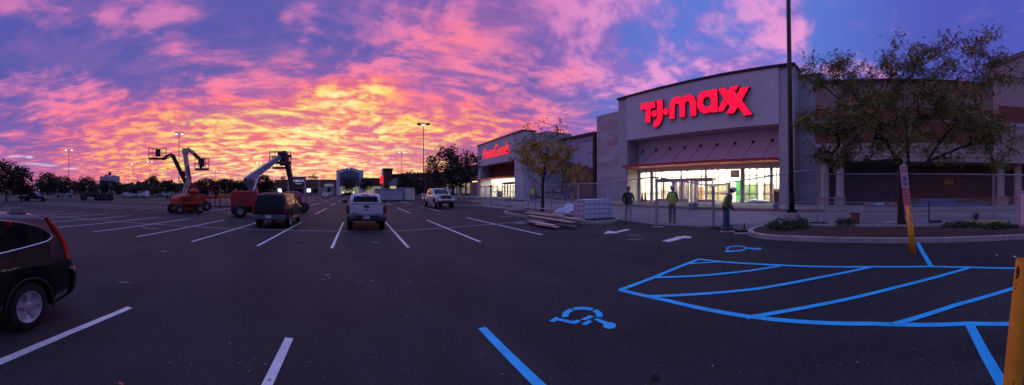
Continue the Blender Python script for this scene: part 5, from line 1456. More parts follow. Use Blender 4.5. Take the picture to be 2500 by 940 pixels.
# ---- small far cars, simple but with parts
def small_car(label, px, py, d, rz, paint, group='cars parked far down the lot', suv=False):
    p = polar(px, 466, d)
    h = .15 if suv else 0
    c = Car('parked_car', label, 'car', (p.x, p.y, g(p.x)), rz, 4.5, [(0, .75), (.05, .95), (.25, 1.02 + h), (.75, 1.38 + h), (1.0, 1.44 + h), (2.3, 1.44 + h), (2.6, 1.36 + h), (3.3, 1.0), (4.2, .88), (4.5, .62)], [(0, .35), (.3, .25), (4.2, .25), (4.5, .35)],
            [(0, .75), (.3, .87), (3.9, .87), (4.5, .66)], [(0, .95), (4.5, .95)], .20, (.85, 3.55), .32, paint, group, ww=.2)
    c.side('side_window', [(.85, .99), (3.05, .99), (2.5, 1.33 + h), (1.05, 1.35 + h)], CGLASS, .006)
    c.quad('rear_window', [(-.62, .28, 1.06 + h), (.62, .28, 1.06 + h), (.55, .72, 1.36 + h), (-.55, .72, 1.36 + h)], CGLASS, (0, -.02, .02))
    c.quad('windshield', [(-.62, 3.22, 1.05), (.62, 3.22, 1.05), (.55, 2.64, 1.35 + h), (-.55, 2.64, 1.35 + h)], CGLASS, (0, .02, .02))
    for sd in (-1, 1): c.box('tail_lamp', (sd * .62, .03, .80), (.24, .08, .14), TAILD); c.box('headlight', (sd * .58, 4.38, .68), (.3, .10, .12), HEADL)
    return c
small_car('white hatchback with its tail to us in the middle of the far lot', 793, 477, 98, 0, WHITEP)
small_car('small silver car parked just beyond the white hatchback by the far shops', 806, 474, 122, R(4), SILVP)
small_car('pale car mostly hidden behind the roof of the dark estate', 656, 476, 92, R(20), SILVP)
small_car('dark car low in front of the arched far store', 862, 475, 130, R(86), DARKP)
small_car('silver car parked beside the verge near the pale office block', 313, 474, 96, R(65), SILVP)
small_car('white car with lit red lamp beside the long van', 339, 474, 100, R(75), WHITEP)
small_car('grey car parked far behind the two walking workers', 404, 474, 112, R(80), SILVP)
def van(label, px, d, rz, L=5.4, paint=WHITEP):
    p = polar(px, 466, d)
    c = Car('parked_van', label, 'van', (p.x, p.y, 0), rz, L, [(0, 1.6), (.1, 1.95), (.3, 2.0), (L - 1.4, 2.0), (L - .7, 1.2), (L - .1, 1.0), (L, .7)], [(0, .4), (L, .4)], [(0, .9), (.3, .95), (L - .5, .95), (L, .8)], [(0, 1.2), (L, 1.2)], .10, (.95, L - 1.0), .34, paint, 'cars parked far down the lot', ww=.22)
    c.side('side_window', [(L - 2.2, 1.25), (L - 1.1, 1.25), (L - 1.45, 1.75), (L - 2.2, 1.75)], CGLASS, .006); return c
van('long white van parked under the olive trees', 359, 97, R(82), 6.0)
van('white van seen past the twin lamp post', 428, 118, R(85), 6.0)
# ---- dark pickup on the far left verge
p = polar(84, 466, 64)
c6 = Car('pickup_truck', 'dark pickup truck parked alone before the trees on the far left', 'pickup truck', (p.x - 2.3, p.y - 1.6, 0), R(-62), 5.5,
    [(0, 1.05), (1.9, 1.05), (1.95, 1.1), (2.05, 1.62), (2.3, 1.78), (3.3, 1.78), (4.0, 1.18), (5.2, 1.05), (5.5, .75)], [(0, .5), (5.5, .5)], [(0, .93), (5.0, .95), (5.5, .8)], [(0, 1.15), (5.5, 1.15)], .16, (1.1, 4.5), .38, BLACKP)
c6.side('side_window', [(2.25, 1.2), (3.9, 1.2), (3.25, 1.66), (2.4, 1.66)], CGLASS, .006)
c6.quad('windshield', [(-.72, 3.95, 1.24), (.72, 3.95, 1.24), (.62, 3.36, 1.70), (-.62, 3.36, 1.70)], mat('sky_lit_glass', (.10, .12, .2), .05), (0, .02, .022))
for sd in (-1, 1): c6.box('headlight', (sd * .62, 5.36, .90), (.3, .14, .18), HEADL)
c6.box('front_bumper', (0, 5.5, .62), (1.7, .16, .2), CHROME, .03)
# ---- heavy six-wheel army style truck with crane deck
p = polar(234, 466, 70)
at = thing('heavy_truck', 'dark heavy three-axle truck with a long flat deck standing far left on the lot', 'truck', (p.x, p.y, 0), 0)
at.rotation_euler = (0, 0, -az(234) + R(6))
OD = mat('olive_drab_paint', (0.020, 0.022, 0.018), .7, var=.3, scale=2)
def ab(n, x, y, z, sx, sy, sz, m=OD, b=.03, tp=1.0): return MB().box((x, y, z), (sx, sy, sz), taper=tp).build(n, m, at, bevel=b)
ab('bonnet', -2.4, 0, 1.45, 1.4, 1.7, .75, OD, .06, .92); ab('cab', -1.0, 0, 1.95, 1.5, 2.1, 1.7, OD, .06, .92); ab('front_bumper', -3.2, 0, .85, .25, 2.3, .35)
ab('windshield', -1.70, 0, 2.35, .06, 1.8, .55, CGLASS, .01); ab('cab_roof_rack', -1.0, 0, 3.0, 1.7, 2.0, .25)
ab('deck', 1.6, 0, 1.32, 3.9, 2.3, .22); ab('frame_rail', 0, 0, .95, 6.2, 1.0, .28); ab('crate_stack', .25, 0, 2.3, .7, 2.0, 1.7)
ab('marker_lamp', -1.85, -.3, 2.88, .08, .5, .10, mat('amber_lamp', (.5, .3, .1), .4, emit=(1, .5, .1), estr=1.5), .01)
ab('side_window', -1.0, -1.03, 2.3, .8, .05, .5, CGLASS, .01)
for sx in (-2.55, -.9 + 1.2, 1.0 + 1.0, 3.0):
    if sx == .3: continue
    for sy in (-.95, .95):
        w = MB(); w.smooth = True; w.lathe([(.25, -.2), (.55, -.2), (.60, -.1), (.60, .1), (.55, .2), (.25, .2), (.25, -.2)], 20, (sx, sy, .60), 'Y'); wo = w.build('wheel', TYRE, at)
        MB().lathe([(0, -.16), (.25, -.16), (.27, -.05), (.27, .12), (0, .12)], 14, (sx, sy, .60), 'Y').build('rim', mat('drab_rim', (.05, .05, .045), .7), wo)
for sy in (-.95, .95):
    w = MB(); w.smooth = True; w.lathe([(.25, -.2), (.55, -.2), (.60, -.1), (.60, .1), (.55, .2), (.25, .2), (.25, -.2)], 20, (1.0, sy, .60), 'Y'); wo = w.build('wheel', TYRE, at)
    MB().lathe([(0, -.16), (.25, -.16), (.27, -.05), (.27, .12), (0, .12)], 14, (1.0, sy, .60), 'Y').build('rim', mat('drab_rim'), wo)
# ------------------------------------------------------------------ boom lifts
LIFTO = mat('lift_orange_paint', (0.46, 0.052, 0.026), 0.42, var=.15, scale=2); LIFTR = mat('lift_red_paint', (0.36, 0.026, 0.028), 0.42, var=.15, scale=2)
CREAM = mat('cream_boom_paint', (0.50, 0.43, 0.36), .5, var=.2, scale=2); BLUEB = mat('blue_grey_boom_paint', (0.26, 0.27, 0.36), .45, var=.15, scale=2)
DKB = mat('dark_boom_steel', (0.030, 0.022, 0.025), .5, .3); BASK = mat('basket_red_brown', (0.16, 0.035, 0.025), .6)
PINKP = mat('faded_pink_red_paint', (0.44, 0.17, 0.18), .5, var=.2, scale=2)
def bigwheel(mb_root, c, r=.48, w=.36, ax='Y', M=None):
    t = MB(); t.smooth = True; t.lathe([(r * .5, -w / 2), (r * .93, -w / 2), (r, -w * .3), (r, w * .3), (r * .93, w / 2), (r * .5, w / 2), (r * .5, -w / 2)], 22, c, ax, M)
    wo = t.build('wheel', TYRE, mb_root)
    q = MB(); q.lathe([(0, -w * .32), (r * .5, -w * .36), (r * .52, 0), (r * .5, w * .36), (0, w * .32)], 16, c, ax, M); q.build('rim', mat('pale_rim', (.28, .25, .25), .5, .3), wo)
def basket(root, c, w, d, h, rz, tone=BASK):
    """work platform: floor, toe board, rails, control box"""
    M = Matrix.Rotation(rz, 3, 'Z'); f = lambda x, y, z: Vector(c) + M @ Vector((x, y, z))
    b = MB(); b.box(c, (w, d, .16), rz); bo = b.build('basket_floor', tone, root)
    r_ = MB()
    nx = 5
    for z in (.55, h):
        pts = [f(-w / 2, -d / 2, z), f(w / 2, -d / 2, z), f(w / 2, d / 2, z), f(-w / 2, d / 2, z)]
        for k in range(4): r_.tube([pts[k], pts[(k + 1) % 4]], .024, 5)
    for k in range(nx):
        for y in (-d / 2, d / 2): r_.tube([f(-w / 2 + w * k / (nx - 1), y, .05), f(-w / 2 + w * k / (nx - 1), y, h)], .022, 5)
    r_.build('guard_rail', tone, bo)
    cb = MB().box(f(.05, d * .30, .62), (w * .30, .2, .75), rz); cb.build('control_box', DKB, bo)
def chassis(root, c, rz, L, W, body, r=.48):
    M = Matrix.Rotation(rz, 3, 'Z'); f = lambda x, y, z: Vector(c) + M @ Vector((x, y, z))
    m = MB(); m.bar(f(-L / 2, 0, r + .05), f(L / 2, 0, r + .05), W * .55, .42); m.bar(f(-L / 2, -W / 2, r), f(-L / 2, W / 2, r), .22, .22); m.bar(f(L / 2, -W / 2, r), f(L / 2, W / 2, r), .22, .22)
    m.build('chassis', body, root)
    for sx in (-1, 1):
        for sy in (-1, 1): bigwheel(root, f(sx * L / 2, sy * W / 2, r), r, .36, 'Y', M)
def on(root, pts): return [Vector(p) - Vector(root.location) for p in pts]
# ---- lift A: orange, cream articulated mast (nearest left)
dA = 30.5; A0 = polar(453, 466, dA); A0.z = 0
la = thing('boom_lift', 'orange articulated boom lift with cream mast and hanging basket on its right', 'boom lift', A0)
a_ = lambda px, py, dd=0: polar(px, py, dA + dd) - A0
rzA = -az(453) + R(24)
chassis(la, (0, 0, 0), rzA, 1.95, 1.75, LIFTO, .43)
MA = Matrix.Rotation(rzA, 3, 'Z')
def turret(root, rz, prof, W, m, nm='turntable'):
    M = Matrix.Rotation(rz, 3, 'Z')
    return MB().prism([M @ Vector((x, -W / 2, z)) for x, z in prof], M @ Vector((0, W, 0))).build(nm, m, root, bevel=.07)
tA = turret(la, rzA, [(-1.12, .78), (1.05, .78), (1.16, 1.0), (1.10, 1.38), (.85, 1.60), (.25, 1.66), (-.92, 1.56), (-1.12, 1.32)], 1.72, LIFTO)
cw = MB(); cw.smooth = True; cw.tube([a_(461, 470, -.8), a_(463, 469, -.8), a_(467, 467.5, -.8), a_(472, 467, -.75), a_(477, 468, -.7), a_(481, 471, -.65), a_(482.5, 474, -.65)], [.06, .17, .25, .28, .26, .18, .06], 14); cw.build('engine_hood', LIFTO, tA)
lgM = frame_M(MA @ Vector((-.3, -.872, 1.25)), MA @ Vector((1, 0, 0)), (0, 0, 1))
text_mesh('JLG', .36, .02, DKB, 'maker_mark', tA, lgM, bold=.02, sx=1.3)
def seg(root, nm, pts, w, m, h=None, par=None):
    q = MB()
    for a, b in zip(pts, pts[1:]): q.bar(a, b, w, h or w)
    return q.build(nm, m, par or root)
b1 = seg(la, 'lower_mast', [a_(445, 474, .1), a_(459, 432, .1)], .14, CREAM, .2); seg(la, 'mast_link', [a_(453, 474, -.2), a_(466, 432, -.2)], .14, CREAM, .2)
for f in (.25, .55, .8): seg(la, 'mast_rung', [a_(445 + 14 * f, 474 - 42 * f, 0), a_(453 + 13 * f, 474 - 42 * f, 0)], .10, CREAM, .10, b1)
seg(la, 'riser_boom', [a_(462, 446), a_(451.5, 371)], .40, CREAM, .44)
seg(la, 'lift_cylinder', [a_(466, 440, -.25), a_(459, 405, -.25)], .13, DKB)
MB().box(a_(453, 369), (.62, .5, .46), -az(453)).build('boom_knuckle', CREAM, la, bevel=.04)
seg(la, 'upper_boom', [a_(456, 362.5), a_(472, 374), a_(486, 387)], .28, DKB, .30)
seg(la, 'upper_boom_skin', [a_(459, 363, -.17), a_(474, 375, -.17)], .06, CREAM, .18)
seg(la, 'jib', [a_(487, 385), a_(491, 413)], .26, DKB, .26)
cA = a_(493, 413.5); basket(la, cA, 1.25, .75, .95, -az(493))
# ---- lift B: behind it, arm out to the left
dB = 34.0; B0 = polar(466, 466, dB); B0.z = 0
lb = thing('boom_lift', 'dark red boom lift behind the orange one with its basket raised to the left', 'boom lift', B0)
b_ = lambda px, py, dd=0: polar(px, py, dB + dd) - B0
chassis(lb, (0, 0, 0), -az(466) + R(30), 2.4, 2.1, LIFTR)
turret(lb, -az(466) + R(30), [(-1.3, .9), (1.3, .9), (1.3, 1.6), (-1.0, 1.8), (-1.3, 1.5)], 1.9, LIFTR)
seg(lb, 'lower_boom', [b_(464, 472), b_(451, 441)], .34, DKB, .40); seg(lb, 'main_boom', [b_(453, 445), b_(421, 378)], .36, DKB, .40)
MB().box(b_(446.5, 424), (.55, .5, .5), .3).build('boom_collar', DKB, lb, bevel=.04)
seg(lb, 'jib', [b_(421, 377), b_(415, 377), b_(397, 388)], .22, DKB, .24); seg(lb, 'jib_link', [b_(418, 383), b_(397, 391)], .10, DKB)
basket(lb, b_(384.5, 387.5), 1.75, .9, 1.02, -az(384))
# ---- lift C: big straight stick boom, slanting blue-grey boom
dC = 26.5; C0 = polar(606, 466, dC); C0.z = 0
lc = thing('boom_lift', 'red straight-boom lift with long slanting blue-grey boom behind the dark estate', 'boom lift', C0)
c_ = lambda px, py, dd=0: polar(px, py, dC + dd) - C0
rzC = -az(606)
chassis(lc, (0.25, 0, 0), rzC + R(8), 2.0, 2.2, DKB, .50)
tC = turret(lc, rzC, [(-1.30, .80), (.85, .80), (1.1, 1.0), (1.12, 1.35), (.65, 1.92), (.2, 2.0), (-1.15, 2.0), (-1.30, 1.8)], 1.9, LIFTR)
dec = MB().box(Matrix.Rotation(rzC, 3, 'Z') @ Vector((.80, -.97, 1.45)), (.28, .03, .42), rzC); dec.build('warning_decal', mat('decal_blue_white', (.35, .4, .55), .5, var=.5, scale=6), tC)
st = MB().box(Matrix.Rotation(rzC, 3, 'Z') @ Vector((-.35, -.965, 1.30)), (.75, .03, .07), rzC); st.build('body_stripe', mat('dull_violet_stripe', (.12, .08, .14), .5), tC)
mnt = MB().prism([c_(593, 440, 1.0), c_(613, 425, 1.0), c_(627, 470, .2), c_(611, 470, .2)], (0, .6, 0)); mnt.build('boom_mount', DKB, lc)
seg(lc, 'main_boom', [c_(600.5, 441, .9), c_(655, 404, 2.2)], .46, BLUEB, .46); seg(lc, 'inner_boom', [c_(655, 404, 2.2), c_(682, 384, 3.0)], .36, mat('inner_boom_grey', (.30, .28, .34), .45), .38)
seg(lc, 'lift_cylinder', [c_(619, 466, .2), c_(632, 430, 1.2)], .14, ALU)
seg(lc, 'boom_head', [c_(681, 384, 3.0), c_(696, 380, 3.2)], .34, DKB, .36)
bd = (c_(655, 404, 2.2) - c_(600.5, 441, .9)).normalized(); up_ = bd.cross(Vector((0, 1, 0))); 
fo = c_(622, 431, 1.0) + Vector((0, -.30, 0)); zz = Vector((0, -1, 0)); xx = (bd - zz * bd.dot(zz)).normalized(); yy = zz.cross(xx)
text_mesh('JLG', .42, .02, mat('pale_letter', (.5, .48, .55), .5), 'maker_mark', lc, frame_M(fo, xx, yy), bold=.01)
basket(lc, c_(684, 397.5, 3.4), 1.85, .85, .98, -az(684))
# ---- lift D: pink-red body, dark steep boom
dD = 31.0; D0 = polar(713, 466, dD); D0.z = 0
ld = thing('boom_lift', 'faded red boom lift with a dark steep boom right of the dark estate', 'boom lift', D0)
d_ = lambda px, py, dd=0: polar(px, py, dD + dd) - D0
chassis(ld, (.1, 0, 0), -az(713) + R(-12), 1.7, 2.0, DKB, .46)
turret(ld, -az(713), [(-.85, .85), (.78, .85), (.82, 1.7), (.55, 1.95), (-.55, 1.98), (-.85, 1.6)], 1.8, PINKP)
MB().prism([Matrix.Rotation(-az(713), 3, 'Z') @ Vector(q) for q in ((-.86, -.93, .9), (.84, -.93, .9), (.84, -.93, 1.62), (.2, -.93, 1.35), (-.86, -.93, 1.2))], (0, .02, 0)).build('body_swoosh', LIFTR, ld)
seg(ld, 'knuckle_arm', [d_(703, 483, -.6), d_(714, 468, -.5)], .34, DKB, .34)
seg(ld, 'main_boom', [d_(714.5, 470, -.4), d_(707, 424, 0)], .30, DKB, .34); seg(ld, 'fly_boom', [d_(708, 430, 0), d_(695.5, 373, .3)], .36, DKB, .40)
MB().box(d_(694, 374, .3), (.36, .4, .42)).build('boom_head', DKB, ld, bevel=.03)
basket(ld, d_(688, 410, 1.0), 1.75, .8, 1.05, -az(688))
MB().box(d_(708, 381, .3), (.28, .3, .24)).build('lamp_box', DKB, ld, bevel=.02)
# ---- telehandler, second red machine, small roller behind the barrels
dT = 47.0
def mach(label, name, cat, px, d): 
    o = polar(px, 466, d); o.z = 0; return thing(name, label, cat, o), o
t1, T0 = mach('red telehandler with its arm stretched left behind the orange lift', 'telehandler', 'telehandler', 492, dT)
u_ = lambda px, py, dd=0, T0=T0: polar(px, py, dT + dd) - T0
MB().box((0, 0, 1.05), (3.6, 1.9, .6), -az(492)).build('chassis', LIFTR, t1, bevel=.06)
seg(t1, 'arm', [u_(513, 466), u_(464, 452)], .42, LIFTR, .5); seg(t1, 'arm_head', [u_(466, 452), u_(461, 462)], .3, LIFTR)
MB().box((.35, 0, 1.9), (1.2, 1.5, 1.3), -az(492)).build('cab', CGLASS, t1, bevel=.05)
cf = MB()
for x in (-.28, .98):
    for y in (-.78, .78): cf.tube([Matrix.Rotation(-az(492), 3, 'Z') @ Vector((x, y, 1.2)), Matrix.Rotation(-az(492), 3, 'Z') @ Vector((x, y, 2.65))], .06, 5)
cf.box((.33, 0, 2.65), (1.4, 1.7, .1), -az(492)); cf.build('cab_frame', LIFTR, t1)
for sx in (-1.25, 1.25):
    for sy in (-.9, .9): bigwheel(t1, Matrix.Rotation(-az(492), 3, 'Z') @ Vector((sx, sy, .55)), .55, .36, 'Y', Matrix.Rotation(-az(492), 3, 'Z'))
t2, U0 = mach('dark red loader with open roll frame and white bonnet behind the barrels', 'loader', 'loader', 517, 49)
Mz = Matrix.Rotation(-az(517), 3, 'Z'); v_ = lambda x, y, z: Mz @ Vector((x, y, z))
MB().box((0, 0, 1.0), (2.6, 1.6, .6), -az(517)).build('chassis', LIFTR, t2, bevel=.06)
MB().box(v_(-.75, 0, 1.5), (1.0, 1.2, .45), -az(517), .8).build('bonnet', mat('white_bonnet', (.5, .5, .55), .5), t2, bevel=.08)
cf = MB()
for x in (0, 1.15):
    for y in (-.7, .7): cf.tube([v_(x, y, 1.2), v_(x, y, 2.75)], .055, 5)
cf.box(v_(.58, 0, 2.78), (1.4, 1.6, .09), -az(517)); cf.build('roll_frame', LIFTR, t2)
MB().box(v_(.6, 0, 1.55), (.5, .5, .7), -az(517)).build('seat', BLKP, t2, bevel=.05)
for sx in (-.9, .9):
    for sy in (-.8, .8): bigwheel(t2, v_(sx, sy, .5), .5, .34, 'Y', Mz)
t3, W0 = mach('small yellow-orange road roller left of the big red lift body', 'road_roller', 'road roller', 549, 48)
Mz3 = Matrix.Rotation(-az(549), 3, 'Z'); w_ = lambda x, y, z: Mz3 @ Vector((x, y, z))
MB().box((0, 0, 1.15), (2.2, 1.3, .7), -az(549), .9).build('body', mat('dull_orange_yellow', (.36, .14, .025), .55), t3, bevel=.07)
for sx in (-.95, .95):
    q = MB(); q.smooth = True; q.lathe([(0, -.65), (.5, -.65), (.5, .65), (0, .65)], 20, w_(sx, 0, .5), 'Y', Mz3); q.build('drum', mat('dark_drum', (.02, .02, .02), .6), t3)
MB().tube([w_(.2, 0, 1.5), w_(.25, 0, 2.1)], .03, 5).build('beacon_post', DKB, t3)
MB().box(w_(.25, 0, 2.15), (.12, .12, .14)).build('beacon', mat('pale_beacon', (.5, .5, .45), .4), t3)
MB().prism([w_(.8, -.7, 1.5), w_(1.5, -.7, 1.25), w_(1.45, -.7, .95), w_(.75, -.7, 1.2)], w_(0, .5, 0)).build('side_hood', PINKP, t3)

# ------------------------------------------------------------------ barrels, cones
BWH = mat('reflective_white_band', (.45, .42, .42), .6); BOR = mat('orange_plastic', (.50, .085, .03), .55)
def barrel(loc, label):
    t = thing('traffic_barrel', label, 'traffic barrel', loc, 0, 'striped barrels in a row before the red machines')
    q = MB(); q.smooth = True; q.lathe([(.29, .06), (.285, .30), (.275, .31), (.27, .52), (.26, .53), (.255, .74), (.245, .75), (.235, .95), (.10, 1.0), (0, 1.0)], 18); q.build('body', BOR, t)
    for z, r in ((.20, .292), (.42, .279), (.64, .266), (.85, .252)):
        q = MB(); q.smooth = True; q.lathe([(r, z - .055), (r - .004, z + .055)], 18); q.build('band', BWH, t)
    q = MB(); q.lathe([(.36, 0), (.36, .05), (.30, .06)], 18); q.build('base', BLKP, t)
    return t
labs = ['striped barrel under the orange lift\'s right wheel', 'striped barrel in front of the loader\'s left wheel', 'striped barrel between the loader wheels', 'striped barrel between loader and yellow roller', 'pale striped barrel in front of the yellow roller', 'striped barrel against the big red lift body']
bb_ = None
for (px, lab) in zip((492.5, 506, 519, 531, 543.6, 558), labs):
    p = polar(px, 466, 42.5); p.z = 0
    if bb_ is None: bb_ = barrel(p, lab)
    else: dup(bb_, p, 0, lab)
for px, dd in ((430, 55), (427, 53.5)):
    p = polar(px, 466, dd); p.z = 0; dup(bb_, p, 0, 'striped barrel left of the orange lift, ' + ('in front' if dd < 54 else 'behind'))
def cone(loc, label, cat_group, h=.72):
    t = thing('traffic_cone', label, 'traffic cone', loc, .3, cat_group)
    q = MB(); q.smooth = True; q.lathe([(.15, .03), (.06, h - .08), (.03, h), (0, h)], 16); q.build('cone', BOR, t)
    q = MB(); q.smooth = True; q.lathe([(.112, h * .42), (.083, h * .66)], 16); q.build('band', mat('cone_white', (.6, .58, .58), .6), t)
    MB().box((0, 0, .018), (.40, .40, .036)).build('base', BOR, t)
    return t
def at_walk(px, K): 
    return Vector((K, Yat(px, K), ZW))
k1 = cone(at_walk(1568, 25.0), 'plain orange cone at the left end of the lit storefront, left of the pair', 'traffic cones on the site', .95)
k2 = dup(k1, at_walk(1575.5, 25.6), .1, 'orange cone with white collar at the left end of the lit storefront'); 
for c in kids(k1):
    if c.name.startswith('band'): bpy.data.objects.remove(c)
pc = ground(1397, 494); dup(k2, pc, .5, 'orange cone under the yellow branches by the scissor lift, left of two'); pc = ground(1404, 493); dup(k2, pc + Vector((.1, -.4, 0)), .9, 'orange cone under the yellow branches by the scissor lift, right of two')

# ------------------------------------------------------------------ lamp posts
POLE = mat('lamp_pole_bronze', (0.020, 0.014, 0.013), .5, .4); LENS = mat('lamp_lens_lit', (1, 1, 1), .4, emit=(1.0, .93, .95), estr=5.0); LENSD = mat('lamp_lens_dim', (.3, .3, .3), .4)
def lamp(px, d, label, heads=((1, 1), (-1, 1)), h=12.0, rz=None, pw=.10, lean=0):
    p = polar(px, 466, d); t = thing('lamp_post', label, 'lamp post', (p.x, p.y, g(p.x)), -az(px) if rz is None else rz, 'lamp posts on the lot')
    q = MB(); q.smooth = True; q.lathe([(.30, -.2), (.30, .75), (.27, .8), (0, .8)], 16); q.build('footing', mat('footing_concrete', (.34, .31, .29), .9, var=.2, scale=4), t)
    q = MB(); q.bar((0, 0, .8), (lean, 0, h), pw * 1.5, pw * 1.5, w2=pw, h2=pw); q.build('pole', POLE, t)
    for sx, lit in heads:
        a = MB().bar((lean, 0, h - .1), (lean + sx * .45, 0, h - .05), .06, .06); a.box((lean + sx * .72, 0, h - .02), (.62, .46, .20), taper=.85); hd = a.build('lamp_head', POLE, t)
        l = MB(); l.smooth = True; l.lathe([(.0, -.16), (.15, -.13), (.21, 0)], 14, (lean + sx * .72, 0, h - .125)); l.build('lens', LENS if lit else LENSD, hd)
    return t
H10 = 10.0 * S
def dlamp(py, h=12.0): return (h - EYE) * S / (HZ - py)
lamp(437, dlamp(325), 'tall lamp post with two lit heads behind the orange boom lift', ((-.55, 1), (.75, 1)))
lamp(168, dlamp(365), 'lamp post with two lit heads alone on the far left of the lot')
lamp(1034, dlamp(307.5), 'tall lamp post with one bright lit head between white skip and white truck', ((-.95, 0), (.0, 1), (.95, 0)))
lamp(981, dlamp(374), 'lamp post with twin heads above the white skip')
lamp(366, dlamp(393), 'lamp post with twin lit heads under the left lift basket')
lamp(325, dlamp(400), 'single-headed lit lamp post above the olive trees', ((-.6, 1),))
lamp(336.5, dlamp(422), 'short far lit lamp between two olive tree posts', ((-.1, 1),))
lamp(314, dlamp(426), 'faint far lamp post above the pale office block end', ((.4, 0),))
lamp(525, dlamp(417), 'far twin lamp post right of the hanging basket')
lamp(583, dlamp(424), 'faint far lamp post left of the slanting boom', ((.4, 0),))
lamp(494, dlamp(426), 'faint far lamp post below the hanging basket', ((.4, 0),))
lamp(847, dlamp(409), 'lamp post in front of the arched far store')
lamp(632.5, dlamp(396.5), 'lamp post showing only its twin heads above the slanting boom')
lamp(692, dlamp(424), 'thin far lamp post behind the raised red basket', ((.4, 0),))
# near post, heads above the picture
pb = ground(1933, 554); pb = Vector((pb.x, pb.y, g(pb.x) + .12))
t = thing('lamp_post', 'thick dark lamp post on a round concrete base in the near planting bed', 'lamp post', pb, -az(1930), 'lamp posts on the lot')
q = MB(); q.smooth = True; q.lathe([(.345, -.25), (.345, .44), (.33, .47), (0, .47)], 24); q.build('footing', mat('footing_concrete'), t)
q = MB(); q.use(POLE, True).lathe([(.165, .47), (.165, .52), (.135, .53)], 16); q.lathe([(.125, .5), (.118, 1.3), (.105, 1.32)], 16)
q.tube([(0, 0, .5), (-.03, 0, 2.0), (-.18, 0, 12.2)], [.115, .108, .085], 14); q.build('pole', None, t)
q = MB()
for k in range(8):
    a = k * .785; q.tube([(.20 * math.cos(a), .20 * math.sin(a), .46), (.20 * math.cos(a), .20 * math.sin(a), .60)], .026, 6)
q.build('anchor_bolt', mat('dark_bronze_metal'), t)
for sx in (-1, 1):
    a = MB().bar((-.18, 0, 12.1), (-.18 + sx * .5, 0, 12.1), .06, .06); a.box((-.18 + sx * .75, 0, 12.1), (.6, .45, .2)); a.build('lamp_head', POLE, t)

# ------------------------------------------------------------------ chain-link fence
GALV = mat('galvanised_pipe', (0.46, 0.43, 0.47), .5, .4); WIRE = mat('galvanised_wire', (0.28, 0.26, 0.29), .5, .3); RAILP = mat('pale_bottom_rail', (.42, .38, .40), .5, .2)
def panel(a, b, h, label, hb=None, mesh=True, mid=None, feet=True, bz=.08):
    """a, b ground points; h, hb heights at each end"""
    a = Vector(a); b = Vector(b); hb = hb or h
    t = thing('fence_panel', label, 'fence', a, 0, 'temporary chain-link fence panels along the drive')
    d = b - a; L = Vector((d.x, d.y, 0)).length; up = Vector((0, 0, 1))
    P_ = lambda f, z: d * f + up * z
    for f, hh in ((0.006, h), (.994, hb)):
        MB().tube([P_(f, 0), P_(f, hh)], .032, 7).build('post', GALV, t)
    MB().tube([P_(0, h), P_(1, hb)], .028, 6).build('top_rail', GALV, t)
    MB().tube([P_(0, bz), P_(1, bz)], .020, 6).build('bottom_rail', RAILP, t)
    if mid: MB().tube([P_(0, mid), P_(1, mid)], .018, 6).build('mid_rail', GALV, t)
    if mesh:
        q = MB(); st = .11; n = int((L + 2.2) / st)
        for sg in (-1, 1):
            for k in range(-int(2.4 / st), int(L / st) + int(2.4 / st)):
                # line from bottom going diagonally
                x0 = k * st; z0 = bz; x1 = x0 + sg * 4; z1 = bz + 4.0
                t0, t1 = 0.0, 1.0
                # clip to 0..L in x and below the rail
                dx_ = x1 - x0
                lo, hi = sorted(((0 - x0) / dx_, (L - x0) / dx_)); t0 = max(t0, lo); t1 = min(t1, hi); t1 = min(t1, (min(h, hb) - bz) / 4.0)
                if t1 - t0 < .02: continue
                A_ = P_((x0 + dx_ * t0) / L, z0 + 4 * t0); B_ = P_((x0 + dx_ * t1) / L, z0 + 4 * t1)
                q.tube([A_, B_], .0038, 3, cap=False)
        q.build('wire_mesh', WIRE, t, fix=False)
    if feet:
        MB().box(P_(.006, .02), (.75, .28, .05), math.atan2(d.y, d.x) + 1.57).build('foot', BLKP, t)
    return t
def G(x, y): return Vector((x, y, g(x)))
F = [G(15.6, 62), G(15.3, 52), G(15.0, 43.5), G(15.0, 38.0), G(14.4, 33), G(13.85, 28.8), G(13.7, 24.9), G(13.45, 21.0), G(13.2, 17.4), G(12.6, 13.9), G(11.75, 9.75)]
fl = ['farthest chain-link panel in front of the serif-sign store wing', 'chain-link panel left of the first near fence post by the dark tree', 'chain-link panel just right of the dark tree trunk', 'chain-link panel before the lit serif-sign storefront', 'chain-link panel in front of the pale blue store pier',
      'chain-link panel beside the thin upright hand tool', 'chain-link panel right behind the yellow tree trunk', 'chain-link panel behind the plastic-covered heap', 'chain-link panel behind the stack of boxes', 'chain-link panel in front of the man in the dark jacket']
for k in range(len(F) - 1): panel(F[k], F[k + 1], 1.98 if k < 9 else 2.05, fl[k], 2.22 if k == 9 else None, mid=None)
panel(G(11.72, 9.68), ground(1741, 556), 2.2, 'chain-link gate panel with heavy left post in front of the worker seen from behind', 1.75, mid=None)
panel(ground(1743, 555.5), ground(1779, 552), 1.78, 'narrow leaning chain-link panel just left of the bending worker', 1.86, mesh=True)
panel(ground(1780, 552), G(14.0, 4.4), 1.9, 'chain-link panel with dipping mid rail right of the bending worker', 2.25, mid=1.0)
panel(G(14.05, 4.2), G(14.75, 3.25), 2.3, 'short chain-link panel behind the thick near lamp post', 2.4, mid=1.0)
panel(G(14.8, 3.0), G(14.9, -.6), 2.2, 'chain-link panel in front of the first two round columns', mid=.95)
panel(G(14.9, -.62), G(14.9, -4.6), 2.2, 'chain-link panel holding the small yellow sign', mid=None)
panel(G(14.9, -4.62), G(14.9, -9.2), 2.2, 'chain-link panel at the right picture edge before the tower columns', mid=None)
